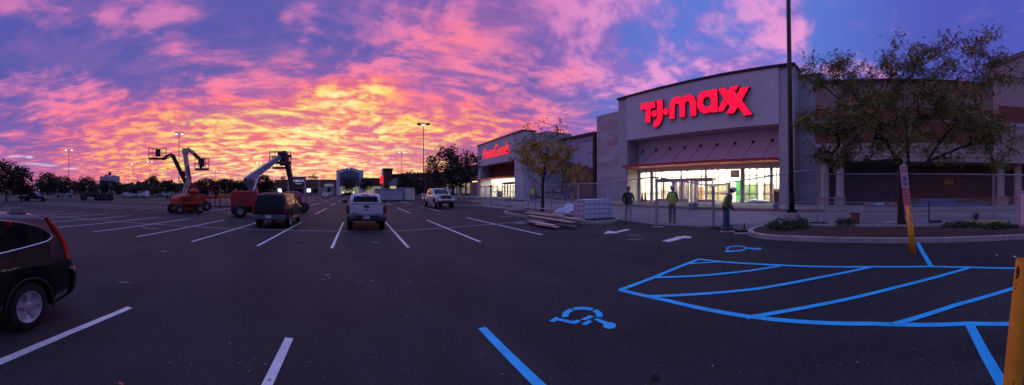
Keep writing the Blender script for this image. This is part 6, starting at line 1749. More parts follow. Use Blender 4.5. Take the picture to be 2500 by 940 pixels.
# loose thin post inside the fence, with a tape
t = thing('pipe_post', 'pale upright pipe with a capped top standing by the serif-sign storefront fence', 'post', G(13.9, 33.6))
MB().tube([(0, 0, 0), (0, 0, 1.9)], .10, 10).build('pipe', mat('pale_pipe', (.32, .29, .34), .7, var=.2), t); MB().box((0, 0, 1.98), (.26, .26, .16)).build('cap', mat('dark_cap', (.08, .08, .08), .6), t)
# yellow notice on the right fence
pn = plane_x(2317, 443, 14.86)
ys = thing('warning_sign', 'small yellow warning sign wired to the right fence panel', 'sign', pn)
MB().box((0, 0, 0), (.012, .37, .24)).build('sign_plate', mat('yellow_sign', (.50, .36, .035), .6), ys)
BLKT = mat('black_print', (.02, .02, .02), .7)
sM2 = lambda y, z: frame_M((-.008, y, z), (0, -1, 0), (0, 0, 1))
text_mesh('DANGER', .075, .003, BLKT, 'print', ys, sM2(0, .07), bold=.004); text_mesh('KEEP OUT', .055, .003, BLKT, 'print', ys, sM2(0, -.06), bold=.002); MB().box((-.009, 0, .015), (.004, .30, .012)).build('rule', BLKT, ys)

# ------------------------------------------------------------------ bollards with signs
YEL = mat('worn_yellow_paint', (0.86, 0.40, 0.025), .55, var=.12, scale=3, bump=.15); RUST = mat('rust_patch', (.05, .022, .012), .95, var=.5, scale=12)
b0 = ground(2230, 617); tilt = .09
bl_ = thing('bollard_sign', 'leaning yellow steel bollard carrying reserved parking sign plates', 'sign', b0); 
ax_r = Vector((math.cos(-az(2229)), math.sin(-az(2229)), 0)); lean_v = (-ax_r * .105 + Vector((0, 0, 1))).normalized()
q = MB(); q.smooth = True; q.tube([Vector((0, 0, -.1)), lean_v * 1.30], [.085, .085], 18); q.build('bollard', YEL, bl_)
q = MB().tube([lean_v * 1.2, lean_v * 2.48], .028, 8); q.build('sign_post', GALV, bl_)
q = MB()
for z, a in ((.45, .1), (.75, .2), (1.0, -.1)):
    c = lean_v * z; q.box(c + Vector((-math.sin(-az(2229) + a) * -.0, 0, 0)) - Vector((math.sin(az(2229)), math.cos(az(2229)), 0)) * .084, (.06, .02, .015))
q.build('scratch', RUST, bl_)
SX = ax_r; SN = Vector((math.sin(az(2229)), math.cos(az(2229)), 0)) * -1
rotz = R(-38)   # plates are turned, seen narrow
PX_ = Matrix.Rotation(rotz, 3, 'Z') @ SX
PINKS = mat('white_sign_plate', (.40, .33, .36), .55); PINKR = mat('pink_lit_sign_plate', (.42, .20, .26), .55); SBL = mat('sign_blue', (.02, .05, .42), .5); SRED = mat('pink_lit_sign_text', (.45, .04, .08), .5); SGRN = mat('sign_dull_text', (.17, .12, .13), .6)  # pink cast of the evening light put into lower plate and text colours
sn_ = PX_.cross(lean_v).normalized()
def plate(z0, z1, w, m, nm):
    c = lean_v * ((z0 + z1) / 2) + sn_ * .04; M4 = frame_M(c, PX_, lean_v)
    q = MB(); hw, hh = w / 2, (z1 - z0) / 2; pts = []
    for cx, cy, a0 in ((hw - .02, hh - .02, 0), (-hw + .02, hh - .02, 90), (-hw + .02, -hh + .02, 180), (hw - .02, -hh + .02, 270)):
        for k in range(4): pts.append(M4 @ Vector((cx + .02 * math.cos(R(a0 + 30 * k)), cy + .02 * math.sin(R(a0 + 30 * k)), 0)))
    return q.prism(pts, sn_ * .006).build(nm, m, bl_), c
def line_on(c, txt, size, dz, m, par, sx=.9): text_mesh(txt, size, .002, m, 'print', par, frame_M(c + lean_v * dz + sn_ * .0085, PX_, lean_v), bold=.002, sx=sx)
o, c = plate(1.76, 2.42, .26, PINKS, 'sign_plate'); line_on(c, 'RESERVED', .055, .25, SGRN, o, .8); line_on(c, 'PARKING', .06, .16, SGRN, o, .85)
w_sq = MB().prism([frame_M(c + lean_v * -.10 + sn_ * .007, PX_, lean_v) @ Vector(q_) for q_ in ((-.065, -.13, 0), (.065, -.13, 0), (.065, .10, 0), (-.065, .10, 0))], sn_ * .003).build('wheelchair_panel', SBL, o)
Mw = frame_M(c + lean_v * -.115 + sn_ * .012, PX_, lean_v); WHT = mat('sign_white', (.6, .55, .62), .6)
q = MB(); q.tube([Mw @ Vector((.042 * math.cos(R(a)) + .0, .05 * math.sin(R(a)) - .03, 0)) for a in range(-200, 30, 20)], .007, 5); q.tube([Mw @ Vector(v) for v in ((-.012, .06, 0), (-.008, .0, 0), (.03, .0, 0), (.045, -.06, 0))], .008, 5); q.lathe([(0, -.01), (.014, 0), (0, .01)], 8, Mw @ Vector((-.014, .085, 0))); q.build('wheelchair_mark', WHT, o)
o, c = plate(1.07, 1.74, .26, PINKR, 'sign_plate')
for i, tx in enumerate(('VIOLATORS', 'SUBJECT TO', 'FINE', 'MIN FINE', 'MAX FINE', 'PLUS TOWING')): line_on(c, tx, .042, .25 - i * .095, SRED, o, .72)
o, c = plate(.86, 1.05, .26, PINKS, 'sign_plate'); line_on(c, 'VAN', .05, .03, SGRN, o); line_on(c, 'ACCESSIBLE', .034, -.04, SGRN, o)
# near bollard at the right edge
b1p = polar(2468, 466, 3.02); b1p.z = g(b1p.x)
nb = thing('bollard', 'rust-spotted yellow pipe bollard cut by the right picture edge', 'bollard', b1p)
axr = Vector((math.cos(-az(2480)), math.sin(-az(2480)), 0)); lv = (axr * .095 + Vector((0, 0, 1))).normalized(); M4 = frame_M((0, 0, 0), axr, lv)
q = MB(); q.smooth = True; fwd = -Vector((math.sin(az(2480)), math.cos(az(2480)), 0))
q.tube([Vector((0, 0, -.1)) - axr * .02, lv * 1.36], [.090, .086], 26, cap=False); q.tube([lv * 1.36, lv * 1.10], [.078, .078], 26, cap=False)
q.build('pipe', YEL, nb)
q = MB(); fb_ = axr.cross(lv).normalized(); cc = lv * 1.361
rg = [[cc + (axr * math.cos(6.2832 * k / 26) + fb_ * math.sin(6.2832 * k / 26)) * rr_ for k in range(26)] for rr_ in (.0865, .0775)]
q.use(mat('cut_pipe_edge', (.25, .22, .24), .6)); q.raw(rg[0] + rg[1], [(k, (k + 1) % 26, 26 + (k + 1) % 26, 26 + k) for k in range(26)])
q.build('pipe_rim', None, nb)
q = MB(); r6 = random.Random(4)
for (dz, ang, s) in ((1.29, -.75, .026), (1.25, -.68, .018), (1.22, -.82, .012), (1.12, -.9, .008), (1.16, -.8, .007), (.62, -.9, .007), (.30, -.75, .04), (.27, -.55, .05), (.33, -.95, .022), (.22, -.4, .03)):
    n = 9; pts = []
    for k in range(n):
        a = 2 * math.pi * k / n; f = s * r6.uniform(.5, 1.3); an = ang + f * math.cos(a) / .087
        pts.append(lv * (dz + 1.6 * f * math.sin(a)) + (axr * math.sin(an) + fwd * math.cos(an)) * .0893)
    q.raw(pts, [tuple(range(n))])
q.build('rust_spot', RUST, nb)
# white sign with red border on a thin post just outside
sp_ = polar(2506, 466, 4.2); sp_.z = g(sp_.x)
sg_ = thing('parking_sign', 'white sign plate with rounded red border at the right picture edge', 'sign', sp_)
axs = Vector((math.cos(-az(2506)), math.sin(-az(2506)), 0)); fs2 = -Vector((math.sin(az(2506)), math.cos(az(2506)), 0))
MB().tube([(0, 0, 0), (0, 0, 2.2)], .028, 8).build('post', GALV, sg_)
def rr(w, h, r, M4):
    pts = []
    for cx, cy, a0 in ((w / 2 - r, h / 2 - r, 0), (-w / 2 + r, h / 2 - r, 90), (-w / 2 + r, -h / 2 + r, 180), (w / 2 - r, -h / 2 + r, 270)):
        for k in range(5): pts.append(M4 @ Vector((cx + r * math.cos(R(a0 + 22.5 * k)), cy + r * math.sin(R(a0 + 22.5 * k)), 0)))
    return pts
zc_ = Vector((.04, 0, 1.70)) + fs2 * .035
MB().prism(rr(.17, .44, .05, frame_M(zc_, axs, (0, 0, 1))), fs2 * .004).build('sign_plate', mat('sign_white'), sg_)
MB().prism(rr(.15, .42, .045, frame_M(zc_ + fs2 * .006, axs, (0, 0, 1))), fs2 * .002).build('red_border', mat('sign_red_bright', (.5, .03, .07), .5), sg_)
MB().prism(rr(.125, .395, .035, frame_M(zc_ + fs2 * .010, axs, (0, 0, 1))), fs2 * .002).build('sign_face', mat('sign_white'), sg_)
# ------------------------------------------------------------------ people
SKIN = mat('skin', (.28, .155, .11), .6); SKIND = mat('skin_dark', (.10, .055, .04), .6); HAIR = mat('dark_hair', (.015, .01, .008), .7)
def cloth(n, c): return mat(n, c, .85, var=.18, scale=9, bump=.25)
def person(label, loc, rz, J, segs, kids_, head, height=1.75, skin=None, fingers=True, lod=1):
    """J: joint -> (x, y, z, radius) facing -Y; segs: (a, b, material); one skinned body"""
    skin = skin or SKIN
    root = thing('person', label, 'person', loc, rz, 'people on the site')
    names = list(J); idx = {n: i for i, n in enumerate(names)}; vs = [Vector(J[n][:3]) for n in names]; rad = [J[n][3] for n in names]
    es = [(idx[a], idx[b]) for a, b, m in segs]; em = [m for a, b, m in segs]
    if fingers:
        for sd in 'lr':
            w = Vector(J['wrist_' + sd][:3]); h = Vector(J['hand_' + sd][:3]); d = (h - w).normalized(); side = d.cross(Vector((0, 1, 0)))
            side = side.normalized() if side.length > .2 else Vector((1, 0, 0)); nrm = d.cross(side)
            for k, (off, ln) in enumerate(((-.030, .060), (-.010, .072), (.011, .068), (.030, .052))):
                b = h + side * off + d * .012; m1 = b + d * ln * .55 + nrm * .010; e = b + d * ln * .95 + nrm * .03
                i0 = len(vs); vs += [b, m1, e]; rad += [.0095, .009, .007]; es += [(idx['hand_' + sd], i0), (i0, i0 + 1), (i0 + 1, i0 + 2)]; em += [skin] * 3
            i0 = len(vs); tb = w + d * .03; vs += [tb + side * .040, tb + side * .058 + d * .032 + nrm * .012]; rad += [.011, .009]; es += [(idx['hand_' + sd], i0), (i0, i0 + 1)]; em += [skin] * 2
    me = bpy.data.meshes.new('skeleton'); me.from_pydata(vs, es, [])
    o = bpy.data.objects.new('skeleton', me); COL.objects.link(o)
    md = o.modifiers.new('skin', 'SKIN'); md.use_smooth_shade = True; md.branch_smoothing = .4
    for i, v in enumerate(me.skin_vertices[0].data): v.radius = (rad[i], rad[i]); v.use_root = (i == 0)
    sb = o.modifiers.new('sub', 'SUBSURF'); sb.levels = lod; sb.render_levels = lod
    dg = bpy.context.evaluated_depsgraph_get(); bm_ = bpy.data.meshes.new_from_object(o.evaluated_get(dg))
    bpy.data.objects.remove(o)
    # shape: widen the trunk sideways, flatten front to back, add the head
    ch = Vector(J['chest'][:3]); pv = Vector(J['pelvis'][:3]); ax = (ch - pv).normalized()
    ms = [];
    for m in em:
        if m not in ms: ms.append(m)
    if skin not in ms: ms.append(skin)
    seg = [(vs[a], vs[b]) for a, b in es]
    fm = []
    for p in bm_.polygons:
        c = p.center; best = 0; bd = 1e9
        for k, (a, b) in enumerate(seg):
            ab = b - a; t = max(0, min(1, (c - a).dot(ab) / max(ab.length_squared, 1e-9))); dd = (c - a - ab * t).length
            dd -= .5 * (rad[es[k][0]] + rad[es[k][1]])
            if dd < bd: bd = dd; best = k
        fm.append(ms.index(em[best]))
    q = MB(); q.v = [tuple(v.co) for v in bm_.vertices]; q.f = [list(p.vertices) for p in bm_.polygons]; q.mi = fm; q.sm = [True] * len(q.f); q.mats = list(ms)
    # head
    hp, hdir, hup = head; hp = Vector(hp); hdir = Vector(hdir).normalized(); hup = Vector(hup).normalized(); hx = hdir.cross(hup).normalized(); hup = hx.cross(hdir)
    HM = Matrix(((hx.x, hdir.x, hup.x), (hx.y, hdir.y, hup.y), (hx.z, hdir.z, hup.z)))
    q.use(skin, True); n = 16; m = 12; vv = []; ff = []
    for i in range(m + 1):
        ph = math.pi * i / m
        for k in range(n):
            th = 2 * math.pi * k / n; x, y, z = math.sin(ph) * math.cos(th), math.sin(ph) * math.sin(th), math.cos(ph)
            w = 1 - .16 * max(0, -z); front = max(0, y)
            yy = y * .098 * w + (.020 * math.exp(-((x * .075) / .014) ** 2 - ((z * .122 + .012) / .022) ** 2) if y > .3 else 0)
            yy -= .010 * front * math.exp(-((abs(x) - .42) / .2) ** 2 - ((z - .05) / .16) ** 2)
            vv.append(hp + HM @ Vector((x * .076 * w, yy, z * .122)))
    for i in range(m):
        for k in range(n): ff.append((i * n + k, (i + 1) * n + k, (i + 1) * n + (k + 1) % n, i * n + (k + 1) % n))
    q.raw(vv, ff)
    q.use(HAIR, True)
    for sx in (-1, 1): q.lathe([(0, -.008), (.007, 0), (0, .008)], 8, hp + HM @ Vector((sx * .030, .086, .006)))
    q.use(mat('lips', (.18, .07, .06), .6), True).box(hp + HM @ Vector((0, .088, -.055)), (.042, .012, .010))
    q.use(skin, True)
    for sx in (-1, 1): q.lathe([(0, -.028), (.013, -.01), (.015, .012), (0, .030)], 8, hp + HM @ Vector((sx * .077, -.005, -.005)))
    body = q.build('body', None, root, fix=False)
    bpy.data.meshes.remove(bm_)
    hr = MB(); hr.smooth = True; vv = []; ff = []
    for i in range(8):
        ph = math.pi * .62 * i / 7
        for k in range(n):
            th = 2 * math.pi * k / n; y = math.sin(ph) * math.sin(th); zz = math.cos(ph); cut = .25 * max(0, y) * (1 if i > 3 else 0)
            vv.append(hp + HM @ Vector((math.sin(ph) * math.cos(th) * .082, y * .102 - .008, zz * .128 + cut * .3)))
    for i in range(7):
        for k in range(n): ff.append((i * n + k, (i + 1) * n + k, (i + 1) * n + (k + 1) % n, i * n + (k + 1) % n))
    hr.raw(vv, ff); hr.build('hair', HAIR, root, fix=False)
    for f in kids_: f(root, hp, HM, J)
    return root
def hat(m, kind):
    def f(root, hp, HM, J):
        q = MB(); q.smooth = True; prof = [(.112, .045), (.114, .075), (.105, .115), (.080, .148), (.04, .165), (0, .168)]
        q.lathe(prof, 20, hp, 'Z', HM)
        br = .165 if kind == 'brim' else .135
        vv = []
        for r_, z in ((.108, .05), (br, .030 if kind == 'brim' else .044)):
            for k in range(20):
                a = 2 * math.pi * k / 20; e = 1.0 + (.16 if kind != 'brim' else .05) * max(0, math.sin(a)) * (r_ > .11)
                vv.append(hp + HM @ Vector((r_ * math.cos(a) * (.95 if kind != 'brim' else 1), r_ * math.sin(a) * e, z)))
        q.raw(vv, [(k, (k + 1) % 20, 20 + (k + 1) % 20, 20 + k) for k in range(20)])
        q.build('hard_hat' if kind != 'brim' else 'hat', m, root, fix=False)
    return f
def torso_shell(name, base, rows, stripes=None, openf=None):
    """rows: (centre, half width x, half depth y, lean vector up) lofted round the trunk"""
    def f(root, hp, HM, J):
        q = MB(); n = 20; vv = []
        for (c, hx, hy) in rows:
            for k in range(n):
                a = 2 * math.pi * k / n; s_, c_ = math.sin(a), math.cos(a)
                vv.append(Vector(c) + Vector((hx * math.copysign(abs(c_) ** .8, c_), hy * math.copysign(abs(s_) ** .8, s_), 0)))
        q.use(base, True)
        for i in range(len(rows) - 1):
            for k in range(n):
                q.use(stripes[1] if stripes and stripes[0](i, k) else base, True)
                q.f.append([i * n + k, i * n + (k + 1) % n, (i + 1) * n + (k + 1) % n, (i + 1) * n + k]); q.mi.append(q.cur); q.sm.append(True)
        q.v = [tuple(v) for v in vv]
        q.build(name, None, root, fix=False)
    return f
def stand_J(hw=.095, step=.10, arms=None, lean=0.0, r=1.0, bulk=1.0):
    """standing joints, facing -Y; lean bends the trunk forward"""
    def sp(z, x=0): # bend about the hips
        d = z - .95; return (x, -math.sin(lean) * d, .95 + math.cos(lean) * d)
    J = {'pelvis': (*sp(.95), .135 * bulk), 'waist': (*sp(1.10), .125 * bulk), 'chest': (*sp(1.30), .150 * bulk), 'collar': (*sp(1.45), .085), 'neck': (*sp(1.53), .055)}
    for sd, s in (('l', 1), ('r', -1)):
        J['hip_' + sd] = (s * hw, 0, .90, .108 * bulk); J['knee_' + sd] = (s * (hw + .015), -step * s * .4 - .02, .49, .084); J['ankle_' + sd] = (s * (hw + .02), -step * s, .10, .068)
        J['ball_' + sd] = (s * (hw + .04), -step * s - .12, .045, .042); J['toe_' + sd] = (s * (hw + .045), -step * s - .19, .035, .030); J['heel_' + sd] = (s * (hw + .018), -step * s + .06, .045, .040)
        J['shoulder_' + sd] = (*sp(1.42, s * .185), .068)
        e, w, h = arms[sd] if arms else ((s * .25, .03, 1.13), (s * .25, -.06, .89), (s * .25, -.08, .80))
        J['elbow_' + sd] = (*e, .048); J['wrist_' + sd] = (*w, .032); J['hand_' + sd] = (*h, .033)
    return J
def stand_S(top, sleeve, trousers, skin, shoe):
    S_ = [('pelvis', 'waist', top), ('waist', 'chest', top), ('chest', 'collar', top), ('collar', 'neck', skin)]
    for sd in 'lr':
        S_ += [('pelvis', 'hip_' + sd, trousers), ('hip_' + sd, 'knee_' + sd, trousers), ('knee_' + sd, 'ankle_' + sd, trousers), ('ankle_' + sd, 'ball_' + sd, shoe), ('ball_' + sd, 'toe_' + sd, shoe), ('ankle_' + sd, 'heel_' + sd, shoe),
               ('collar', 'shoulder_' + sd, top), ('shoulder_' + sd, 'elbow_' + sd, top), ('elbow_' + sd, 'wrist_' + sd, sleeve), ('wrist_' + sd, 'hand_' + sd, skin)]
    return S_
NAVY = cloth('navy_cloth', (.012, .012, .020)); KHAKI = cloth('khaki_cloth', (.16, .135, .11)); PALE = cloth('pale_grey_trousers', (.44, .40, .44)); JEAN = cloth('blue_jeans', (.06, .095, .18)); GREYT = cloth('grey_tee', (.07, .07, .085))
BLACKC = cloth('black_jacket', (.010, .010, .014)); SHOE = mat('dark_boot', (.015, .012, .012), .7); LIME = mat('lime_safety_vest', (.36, .85, .05), .7); ORNG = mat('orange_vest_band', (.62, .16, .05), .7); HATW = mat('white_hard_hat', (.58, .58, .64), .35); HATB = mat('brown_hat', (.20, .085, .06), .7); BLUC = cloth('light_blue_shirt', (.12, .24, .5))
def face_cam(p): return math.atan2(p.x, -p.y) * 1.0
def yaw_to(p, tx, ty):
    """rz so that local -Y points from p to the target"""
    d = Vector((tx - p.x, ty - p.y)); return math.atan2(d.y, d.x) + math.pi / 2
# man in dark jacket, hands in pockets, walking towards us
P = ground(1534, 541); P.z = g(P.x)
arms = {'l': ((.30, .06, 1.15), (.20, -.03, .95), (.17, -.07, .90)), 'r': ((-.30, .06, 1.15), (-.20, -.03, .95), (-.17, -.07, .90))}
J = stand_J(arms=arms, step=.16, bulk=1.08)
person('man in dark jacket, pale trousers and brown brimmed hat walking with hands in pockets', P, yaw_to(P, 2.0, -1.0), J, stand_S(BLACKC, BLACKC, PALE, SKIN, SHOE),
       [hat(HATB, 'brim'), torso_shell('jacket', BLACKC, [((0, 0, .88), .200, .150), ((0, 0, 1.0), .195, .150), ((0, 0, 1.15), .195, .148), ((0, 0, 1.30), .205, .155), ((0, .005, 1.42), .185, .125), ((0, .01, 1.49), .10, .08)])], ((0, -.02, 1.645), (0, -1, -.05), (0, 0, 1)))
# worker seen from behind in lime vest
P = ground(1641, 545); P.z = g(P.x)
arms = {'l': ((.285, -.06, 1.14), (.20, -.22, 1.06), (.14, -.27, 1.08)), 'r': ((-.27, -.05, 1.14), (-.19, -.24, 1.08), (-.12, -.28, 1.10))}
J = stand_J(arms=arms, step=.05, bulk=1.05)
vr = lambda dx=0: [((0, 0, .93), .185, .150), ((0, 0, .99), .185, .152), ((0, 0, 1.04), .185, .152), ((0, 0, 1.20), .188, .155), ((0, 0, 1.36), .195, .152), ((0, .005, 1.45), .15, .105)]
person('worker seen from behind in lime vest with orange bands, khaki trousers and white hard hat', P, yaw_to(P, P.x * 1.6 + 4, P.y * 1.6 - 2), J, stand_S(NAVY, NAVY, KHAKI, SKIN, SHOE),
       [hat(HATW, 'hat'), torso_shell('safety_vest', LIME, vr(), (lambda i, k: i == 1 or (k in (3, 7) and i > 0), ORNG))], ((0, -.015, 1.645), (.2, -1, -.05), (0, 0, 1)))
# worker bending over, seen from the side
P = ground(1772, 566); P.z = g(P.x)
ln = .30
def bsp(z, x=0):
    d = z - .95; return (x, -math.sin(ln) * d, .95 + math.cos(ln) * d)
arms = {'l': ((.27, -.12, 1.10), (.20, -.26, .92), (.16, -.31, .86)), 'r': ((-.27, -.10, 1.10), (-.18, -.24, .93), (-.13, -.29, .88))}
J = stand_J(arms=arms, step=.07, lean=ln, bulk=1.05)
rows = [(bsp(z), hx, hy) for z, hx, hy in ((.93, .180, .150), (.99, .182, .152), (1.04, .182, .155), (1.20, .188, .158), (1.36, .195, .155), (1.46, .14, .10))]
def belt_bag(root, hp, HM, J): MB().box((-.19, .02, .93), (.10, .15, .17)).build('tool_pouch', BLKP, root, bevel=.03)
person('worker in dull lime vest, jeans and white hard hat bending down beside the fence', P, yaw_to(P, P.x + 1.0, P.y - 3.0), J, stand_S(GREYT, SKIND, JEAN, SKIND, SHOE),
       [hat(HATW, 'hat'), torso_shell('safety_vest', mat('faded_lime_vest', (.17, .34, .05), .75), rows, (lambda i, k: i == 1, ORNG)), belt_bag], ((0, -.26, 1.60), (0, -.72, -.72), (0, -.72, .72)), skin=SKIND)
# worker in lime top by the second store
P = ground(1299, 494); P.z = g(P.x)
person('worker in lime vest far off beside the pale blue store pier, near the sawhorse table', P, yaw_to(P, 25, 43), stand_J(step=.06), stand_S(LIME, SKIN, KHAKI, SKIN, SHOE),
       [torso_shell('safety_vest', LIME, vr())], ((0, -.015, 1.645), (0, -1, 0), (0, 0, 1)), lod=1, fingers=False)
# two far walkers
P = polar(408.5, 466, 76); P.z = 0
person('far walker in light blue shirt and dark trousers left of the orange lift', P, yaw_to(P, -60, 90), stand_J(step=.14), stand_S(BLUC, BLUC, NAVY, SKIN, SHOE), [torso_shell('shirt', BLUC, vr())], ((0, -.015, 1.645), (0, -1, 0), (0, 0, 1)), fingers=False)
P = polar(414.5, 466, 75); P.z = 0
person('far walker in lime vest and white hat left of the orange lift', P, yaw_to(P, -30, 95), stand_J(step=.2), stand_S(LIME, SKIN, NAVY, SKIN, SHOE), [hat(HATW, 'hat'), torso_shell('safety_vest', LIME, vr())], ((0, -.015, 1.645), (0, -1, 0), (0, 0, 1)), fingers=False)

# ------------------------------------------------------------------ building-site clutter
WOOD = mat('raw_lumber', (.52, .34, .28), .8, var=.25, scale=3, stretch=(3, .3, 3)); WOODP = mat('pale_lumber', (.58, .43, .38), .8, var=.2, scale=3, stretch=(3, .3, 3)); WOODD = mat('weathered_lumber', (.38, .26, .23), .85, var=.3, scale=3)
# lumber: (px0, py0, px1, py1, z, width, thick, mat, label)
lum = [(1291, 532, 1398, 551, .30, .30, .05, WOOD, 'wide pinkish plank along the front of the lumber pile'), (1284, 527, 1418, 546, .36, .22, .05, WOODP, 'long pale plank above the wide pinkish one'),
       (1288, 523.5, 1375, 540, .40, .20, .05, WOOD, 'plank with a dark gap under it, upper middle of the pile'), (1302, 517, 1414, 530, .44, .18, .06, WOODP, 'long pale beam at the top back of the lumber pile'),
       (1296, 541, 1352, 551, .17, .28, .04, WOODP, 'short pale board on the kerb at the pile\'s left end'), (1287, 538, 1330, 543, .19, .22, .04, WOODD, 'short weathered board poking out at the left end'),
       (1310, 546, 1362, 553, .13, .26, .04, WOOD, 'short board lying lowest in front of the kerb'), (1360, 546, 1405, 552, .15, .22, .04, WOODD, 'grey weathered board on the right of the low pieces'),
       (1345, 536, 1428, 543, .26, .12, .05, WOOD, 'narrow strip sticking out right from the lumber pile'), (1370, 527, 1425, 534, .34, .16, .05, WOODD, 'weathered beam end at the back right of the pile'),
       (1330, 526, 1402, 537, .42, .12, .05, WOODD, 'narrow weathered strip lying across the middle planks')]
for (x0, y0, x1, y1, z, w, th, m, lab) in lum:
    a = ground(x0, y0, .15); b = ground(x1, y1, .15); c = (a + b) / 2; gz = g(c.x)
    o = MB().bar(Vector((a.x, a.y, 0)) - Vector((c.x, c.y, 0)), Vector((b.x, b.y, 0)) - Vector((c.x, c.y, 0)), w * 1.15, th * .65).build('plank', m, bevel=.006)
    o.location = (c.x, c.y, gz + z); tag(o, lab, 'plank', 'planks in the lumber pile')
for k in range(3):
    f = .2 + .3 * k; a = ground(1300 + 110 * f, 527 + 18 * f, .15); o = MB().bar((-.8, .2, 0), (.8, -.2, 0), .09, .09).build('wood_block', WOODD); o.location = (a.x, a.y, g(a.x) + .22)
    tag(o, ('left', 'middle', 'right')[k] + ' cross block the lumber pile rests on', 'wood block', 'blocks under the lumber')
# plastic covered heap
PLAS = mat('pale_plastic_sheet', (.42, .44, .58), .35, var=.15, scale=3, bump=.8)
hp_ = ground(1382, 531); bm = bmesh.new(); bmesh.ops.create_icosphere(bm, subdivisions=4, radius=1)
for v in bm.verts:
    n = mnoise.fractal(v.co * 2.2, 1, 2, 5); v.co *= 1 + .16 * n; v.co.z = max(v.co.z, 0)
    v.co = Vector((v.co.x * .8, v.co.y * 1.05, v.co.z * (.80 if v.co.y < .1 else .62)))
me = bpy.data.meshes.new('covered_heap'); bm.to_mesh(me); bm.free(); me.materials.append(PLAS)
for p in me.polygons: p.use_smooth = True
o = bpy.data.objects.new('covered_heap', me); COL.objects.link(o); hq = ground(1382, 533); o.location = (hq.x + .3, hq.y + .2, g(hq.x) + .02); o.rotation_euler = (0, 0, .3)
tag(o, 'rounded heap under pale bluish plastic sheeting behind the lumber', 'covered heap')
# pallet of boxes
CARD = mat('white_carton', (.64, .67, .78), .7, var=.08, scale=4); CPRT = mat('carton_blue_print', (.10, .22, .45), .7); CPNK = mat('carton_pink_end', (.46, .38, .48), .7); CHOLE = mat('carton_hole', (.02, .02, .03), .8)
bxc = ground(1460, 541); ang = -az(1465) + R(33); Mb = Matrix.Rotation(ang, 3, 'Z')
bc = Vector((bxc.x + .30, bxc.y + .80, g(bxc.x + .4)))
pl_ = thing('pallet', 'low wooden pallet under the stack of white and blue boxes', 'pallet', bc, ang)
q = MB()
for k in range(5): q.box((-.75 + k * .375, 0, .11), (.2, 1.2, .03))
for y in (-.55, 0, .55): q.box((0, y, .05), (1.7, .1, .09))
q.build('slats', WOODD, pl_)
BW, BD, BH = .56, .42, .245; proto_b = None
for i in range(3):
    for j in range(3):
        for k in range(4):
            if j == 2 and k == 3 and i == 0: continue
            pos = bc + Mb @ Vector(((i - 1) * (BW + .012), (j - 1) * (BD + .012), .13 + k * (BH + .006)))
            lab = 'white carton with blue print and one hole in the stack on the pallet'
            if proto_b is None:
                t = thing('carton', lab, 'carton', pos, ang, 'cartons stacked on the pallet'); proto_b = t
                MB().box((0, 0, BH / 2), (BW, BD, BH)).build('box', CARD, t, bevel=.006)
                q = MB().box((0, -BD / 2 - .0015, BH * .94), (BW * .98, .003, BH * .09)); q.box((0, -BD / 2 - .0015, BH * .10), (BW * .98, .003, BH * .06)); q.box((-BW * .485, -BD / 2 - .0015, BH * .5), (BW * .02, .003, BH * .64)); q.build('printed_band', CPRT, t)
                q = MB().lathe([(0, -.002), (.030, -.002), (.030, .002), (0, .002)], 12, (.02, -BD / 2 - .002, BH * .5), 'Y'); q.build('hand_hole', CHOLE, t)
                q = MB().box((-BW / 2 - .0015, 0, BH * .5), (.003, BD * .96, BH * .94)); q.build('pink_end', CPNK, t)
                MB().box((-BW / 2 - .0035, 0, BH * .55), (.002, BD * .5, .06)).build('end_print', mat('carton_violet_print', (.15, .12, .32), .7), t)
            else: dup(proto_b, pos, ang, lab, 'cartons stacked on the pallet')
# loose white cartons left of the stack
for (px, py, s, lab, z) in ((1428, 537, .5, 'single pinkish-white carton left of the box stack', 0), (1425, 529, .45, 'upper pinkish-white carton left of the box stack', .5)):
    a = ground(1428, 537); t = thing('carton', lab, 'carton', Vector((a.x + .5, a.y + .3, g(a.x) + z)), ang)
    MB().box((0, 0, s / 2), (.55, .5, s)).build('box', CPNK, t, bevel=.008); MB().box((0, -.252, s * .6), (.2, .003, .08)).build('print', mat('carton_violet_print'), t)
# shovel / tamper standing by the island
a = ground(1308, 515); t = thing('hand_tool', 'long-handled digging tool standing upright left of the yellow tree', 'tool', a)
MB().tube([(0, 0, .25), (0, .05, 1.75)], .02, 6).build('handle', mat('tool_handle', (.10, .07, .06), .7), t); MB().prism([(-.13, 0, 0), (.13, 0, 0), (.07, 0, .32), (-.07, 0, .32)], (0, .03, 0)).build('blade', DARKM, t)
# sawhorse table with junk, cart
a = ground(1352, 487.5); tb = thing('work_table', 'dark work table on sawhorses before the brown board wall', 'table', a, R(100))
MB().box((0, 0, .95), (2.6, .8, .12)).build('top', DARKM, tb); q = MB()
for x in (-1.0, 1.0):
    for y in (-.3, .3): q.bar((x + .1, y * 1.3, 0), (x, y, .9), .07, .07)
q.build('leg', mat('tool_handle'), tb)
for k, (x, s, lab) in enumerate(((-.9, .3, 'small pale bundle on the left of the work table'), (.2, .22, 'small tool box on the middle of the work table'), (.9, .26, 'grey bucket on the right of the work table'))):
    o = MB().box((0, 0, s / 2), (s * 1.3, s, s)).build(('bundle', 'tool_box', 'bucket')[k], (CPNK, DARKM, ALU)[k], bevel=.04); o.location = a + Matrix.Rotation(R(100), 3, 'Z') @ Vector((x, 0, 1.01)); tag(o, lab, ('bundle', 'tool box', 'bucket')[k])
a = ground(1312, 487); t = thing('hand_cart', 'dark two-wheeled hand cart standing left of the work table', 'cart', a, .4)
MB().tube([(-.3, 0, .1), (-.3, .1, 1.2), (.3, .1, 1.2), (.3, 0, .1)], .04, 6).build('frame', DARKM, t)
q = MB()
for x in (-.4, .4): q.lathe([(0, -.06), (.24, -.06), (.24, .06), (0, .06)], 14, (x, 0, .24), 'X')
q.build('wheel', TYRE, t); MB().box((0, .05, .6), (.5, .06, .7)).build('plate', ALU, t)
